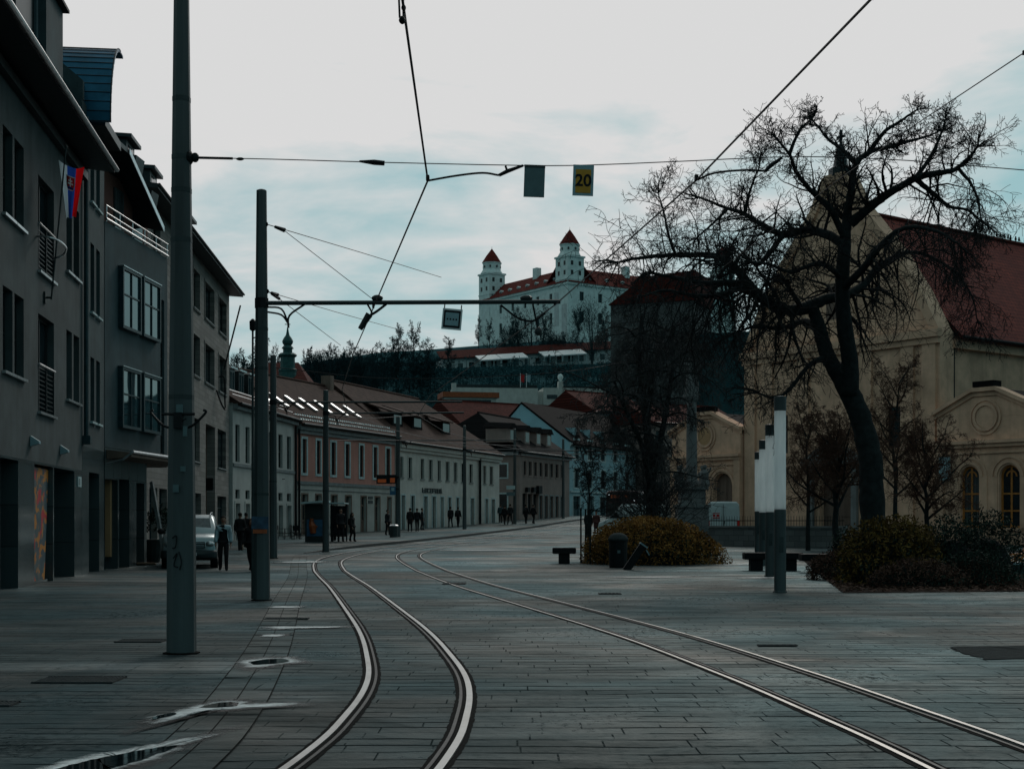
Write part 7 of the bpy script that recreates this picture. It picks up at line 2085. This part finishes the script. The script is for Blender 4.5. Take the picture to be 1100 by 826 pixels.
def xs(w, z0, z1, y0, y1=None, rnd=.12, tum=.0):
    """rounded rectangle section across the car at depth y (y1 for the top edge)"""
    y1 = y0 if y1 is None else y1; h = z1-z0
    P = [(-w,z0),(-w*1.01,z0+h*.25),(-w*1.0,z0+h*.6),(-w*(1-tum*.6),z1-rnd),(-w*(1-tum)+rnd*.8,z1),(0,z1+.015),(w*(1-tum)-rnd*.8,z1),(w*(1-tum*.6),z1-rnd),(w*1.0,z0+h*.6),(w*1.01,z0+h*.25),(w,z0),(0,z0)]
    return [(x, y0+(y1-y0)*(z-z0)/h, z) for x, z in P]
silver = plain('silver_car_paint', (.34,.40,.41), .28, .55, .06, 2, 0, .5)
t = thing('silver_car', 'silver off road car facing the square, half hidden by the nearest pole', 'car', tuple(at(203,46.6)), R(10))
# front at local y=0, length along +y
m = section_body([xs(.80,.52,.98,-.02,.06,.06), xs(.88,.45,1.06,.10,.16,.08), xs(.90,.42,1.13,.5,None,.10), xs(.91,.42,1.19,1.15,None,.10), xs(.91,.42,1.20,2.4,None,.1), xs(.91,.42,1.18,4.0,None,.1), xs(.86,.50,1.12,4.35,4.3,.1)])
body = m.build('body', silver, t, smooth=True)
m = section_body([xs(.83,1.15,1.20,.98,1.0,.02), xs(.80,1.16,1.70,1.12,1.78,.06,.12), xs(.80,1.16,1.80,1.9,1.95,.07,.14), xs(.80,1.16,1.82,3.0,None,.07,.14), xs(.78,1.16,1.76,4.0,3.9,.08,.14), xs(.76,1.16,1.3,4.25,4.2,.04,.1)])
cab = m.build('cabin', silver, body, smooth=True)
m = MB(); m.quad((-.70,1.10,1.235),(.70,1.10,1.235),(.61,1.66,1.70),(-.61,1.66,1.70)); m.build('windscreen', glassy('windscreen_glass', (.03,.07,.075), .05, .6), body)
m = MB()
for sx in (-1,1): m.prism([(sx*.815,1.75,1.24),(sx*.815,3.9,1.24),(sx*.74,3.75,1.68),(sx*.72,2.0,1.70)], (sx*.012,0,0))
m.build('side_window', M['glass'], body)
m = MB(); m.box(-.52,.52,-.045,.0,.70,.90); m.build('grille', M['black'], body)
m = MB()
for i in range(3): m.box(-.5,.5,-.058,-.046,.735+i*.055,.752+i*.055)
m.box(-.07,.07,-.066,-.047,.76,.86); m.build('grille_bars', M['zinc'], body)
for sx in (-1,1):
    m = MB(); m.sphere((sx*.68,.05,.83), .15,.09,.10, 12, 8); m.build('headlight', M['skyl'], t, smooth=True)
    m = MB(); m.sphere((sx*1.0,1.3,1.24), .12,.07,.10, 10, 6); m.tube([(sx*.85,1.32,1.2),(sx*.98,1.31,1.22)], .03, 5); m.build('wing_mirror', M['black'], t, smooth=True)
    m = MB(); m.tube(catmull([(sx*.62,1.7,1.80),(sx*.64,2.0,1.88),(sx*.64,3.4,1.89),(sx*.62,3.7,1.80)],4), .022, 6); m.build('roof_rail', M['zinc'], t)
m = section_body([xs(.74,.36,.60,-.14,-.10,.05), xs(.91,.34,.62,-.03,0,.05), xs(.92,.34,.60,.25,None,.05)]); m.build('bumper', M['sheet'], t, smooth=True)
m = MB(); m.box(-.26,.26,-.155,-.145,.44,.55); m.build('number_plate', M['white'], t)
for sx in (-1,1):
    for y in (.78,3.45): wheel(t, sx*.80, y, .37, .25)
m = MB(); m.box(-.72,.72,.1,4.2,.28,.45); m.build('underbody', M['dark'], t)

def van(label, loc, rz, paint, L_=4.8, H=2.35, W_=.95):
    """rear at local y=0 facing -y"""
    t = thing('white_van', label, 'van', tuple(loc), rz)
    m = section_body([xs(W_*.97,.42,H-.08,0,.06,.14,.07), xs(W_,.38,H,.12,.16,.16,.07), xs(W_,.38,H+.02,2.4,None,.16,.07), xs(W_,.38,H,L_-1.7,L_-1.75,.16,.07), xs(W_*.99,.38,1.35,L_-.9,L_-.95,.12,.05), xs(W_*.93,.45,1.05,L_-.1,L_-.2,.1,.03)])
    b = m.build('body', paint, t, smooth=False, bevel=.02)
    m = MB()
    for sx in (-1,1): m.box(sx*.44-.30, sx*.44+.30, -.006,.055, H-1.02, H-.38)
    m.build('rear_panel', paint, b)
    m = MB(); m.box(-.012,.012,-.012,.02,.55,H-.15); m.box(-.8,.8,-.02,.0,.45,.52); m.box(.04,.09,-.03,.0,1.05,1.25); m.build('door_seam', M['frame_d'], b)
    for sx in (-1,1):
        m = MB(); m.box(sx*.86-.07, sx*.86+.07, -.03,.06,.75,1.25); m.build('tail_light', M['tail'], t)
    m = MB(); m.box(-W_,W_,-.10,.1,.36,.50); m.build('bumper', M['sheet'], t)
    for sx in (-1,1):
        for y in (1.0, L_-.95): wheel(t, sx*(W_-.14), y, .34, .22)
    m = MB(); m.box(-.78,.78,.2,L_-.3,.26,.40); m.build('underbody', M['dark'], t)
    m = MB()
    for sx in (-1,1): m.prism([(sx*(W_+.002),L_-1.6,1.32),(sx*(W_+.002),L_-.98,1.32),(sx*(W_-.07),L_-1.62,H-.35),(sx*(W_-.07),L_-2.2,H-.35),(sx*(W_+.002),L_-2.2,1.32)], (sx*.01,0,0))
    m.prism([(-W_*.86,L_-.82,1.38),(W_*.86,L_-.82,1.38),(W_*.82,L_-1.62,H-.22),(-W_*.82,L_-1.62,H-.22)], (0,.03,.03))
    m.build('cab_window', M['glass'], t)
    return t, b
vanp = plain('white_van_paint', (.50,.56,.56), .35, 0, .06, 2)
v1, vb = van('white van with red tail lights seen from behind the spiked wall', at(777,81), R(-8), vanp)
m = MB(); m.box(-.62,-.2,-.012,-.001,1.38,1.44); m.box(-.60,-.45,-.012,-.001,1.48,1.62); m.box(-.40,-.22,-.012,-.001,1.48,1.62); m.box(-.62,-.2,-.012,-.001,1.66,1.70); m.build('red_emblem', M['red'], vb)
v2, _ = van('white van mostly hidden behind the hedge and the stone column', at(716,90), R(62), vanp, 4.6, 2.2)
# bus / tram with orange display far right on the street
t = thing('street_bus', 'dark red city bus with orange destination display behind the hedge', 'bus', tuple(at(668,106)), R(-14))
m = section_body([xs(1.22,.35,3.10,0,.12,.18,.02), xs(1.25,.33,3.2,.25,.3,.18,.02), xs(1.25,.33,3.2,11,None,.18,.02)]); b = m.build('body', plain('dim_red_bus', (.045,.016,.016), .4, 0, .2, 2), t)
m = MB(); m.quad((-1.12,-.0,1.25),(1.12,-.0,1.25),(1.10,.10,2.45),(-1.10,.10,2.45)); m.build('windscreen', M['glass'], b)
m = MB(); m.box(-1.1,1.1,.03,.1,2.48,3.02); m.build('display_case', M['black'], b)
m = MB(); m.box(-.85,-.15,.018,.029,2.60,2.86); m.box(.2,.5,.018,.029,2.62,2.84); m.build('display', M['led'], b)
m = MB(); m.box(-1.2,1.2,-.05,.02,1.12,1.2); m.build('trim', M['zinc'], b)
for sx, z_ in ((-1.0,2.9),(.95,2.45)):
    m = MB(); m.sphere((sx,-.03,z_), .06,.04,.06, 8, 6); m.build('lamp', M['led_w'], t)
for sx in (-1,1):
    m = MB(); m.sphere((sx*.92,-.02,.75), .16,.06,.12, 10, 6); m.build('headlight', M['skyl'], t)
    for y in (2.2, 8.2): wheel(t, sx*1.1, y, .48, .28)
    m = MB(); m.quad(*[(sx*1.272,y,z) for y,z in ((.8,1.2),(10.5,1.2),(10.5,2.5),(.8,2.5))]); m.build('side_window', M['glass'], b)
    m = MB(); m.tube([(sx*1.2,0,2.6),(sx*1.45,-.2,2.4)], .03, 5); m.cbox((sx*1.45,-.2,2.15), .18,.08,.42); m.build('wing_mirror', M['black'], t)
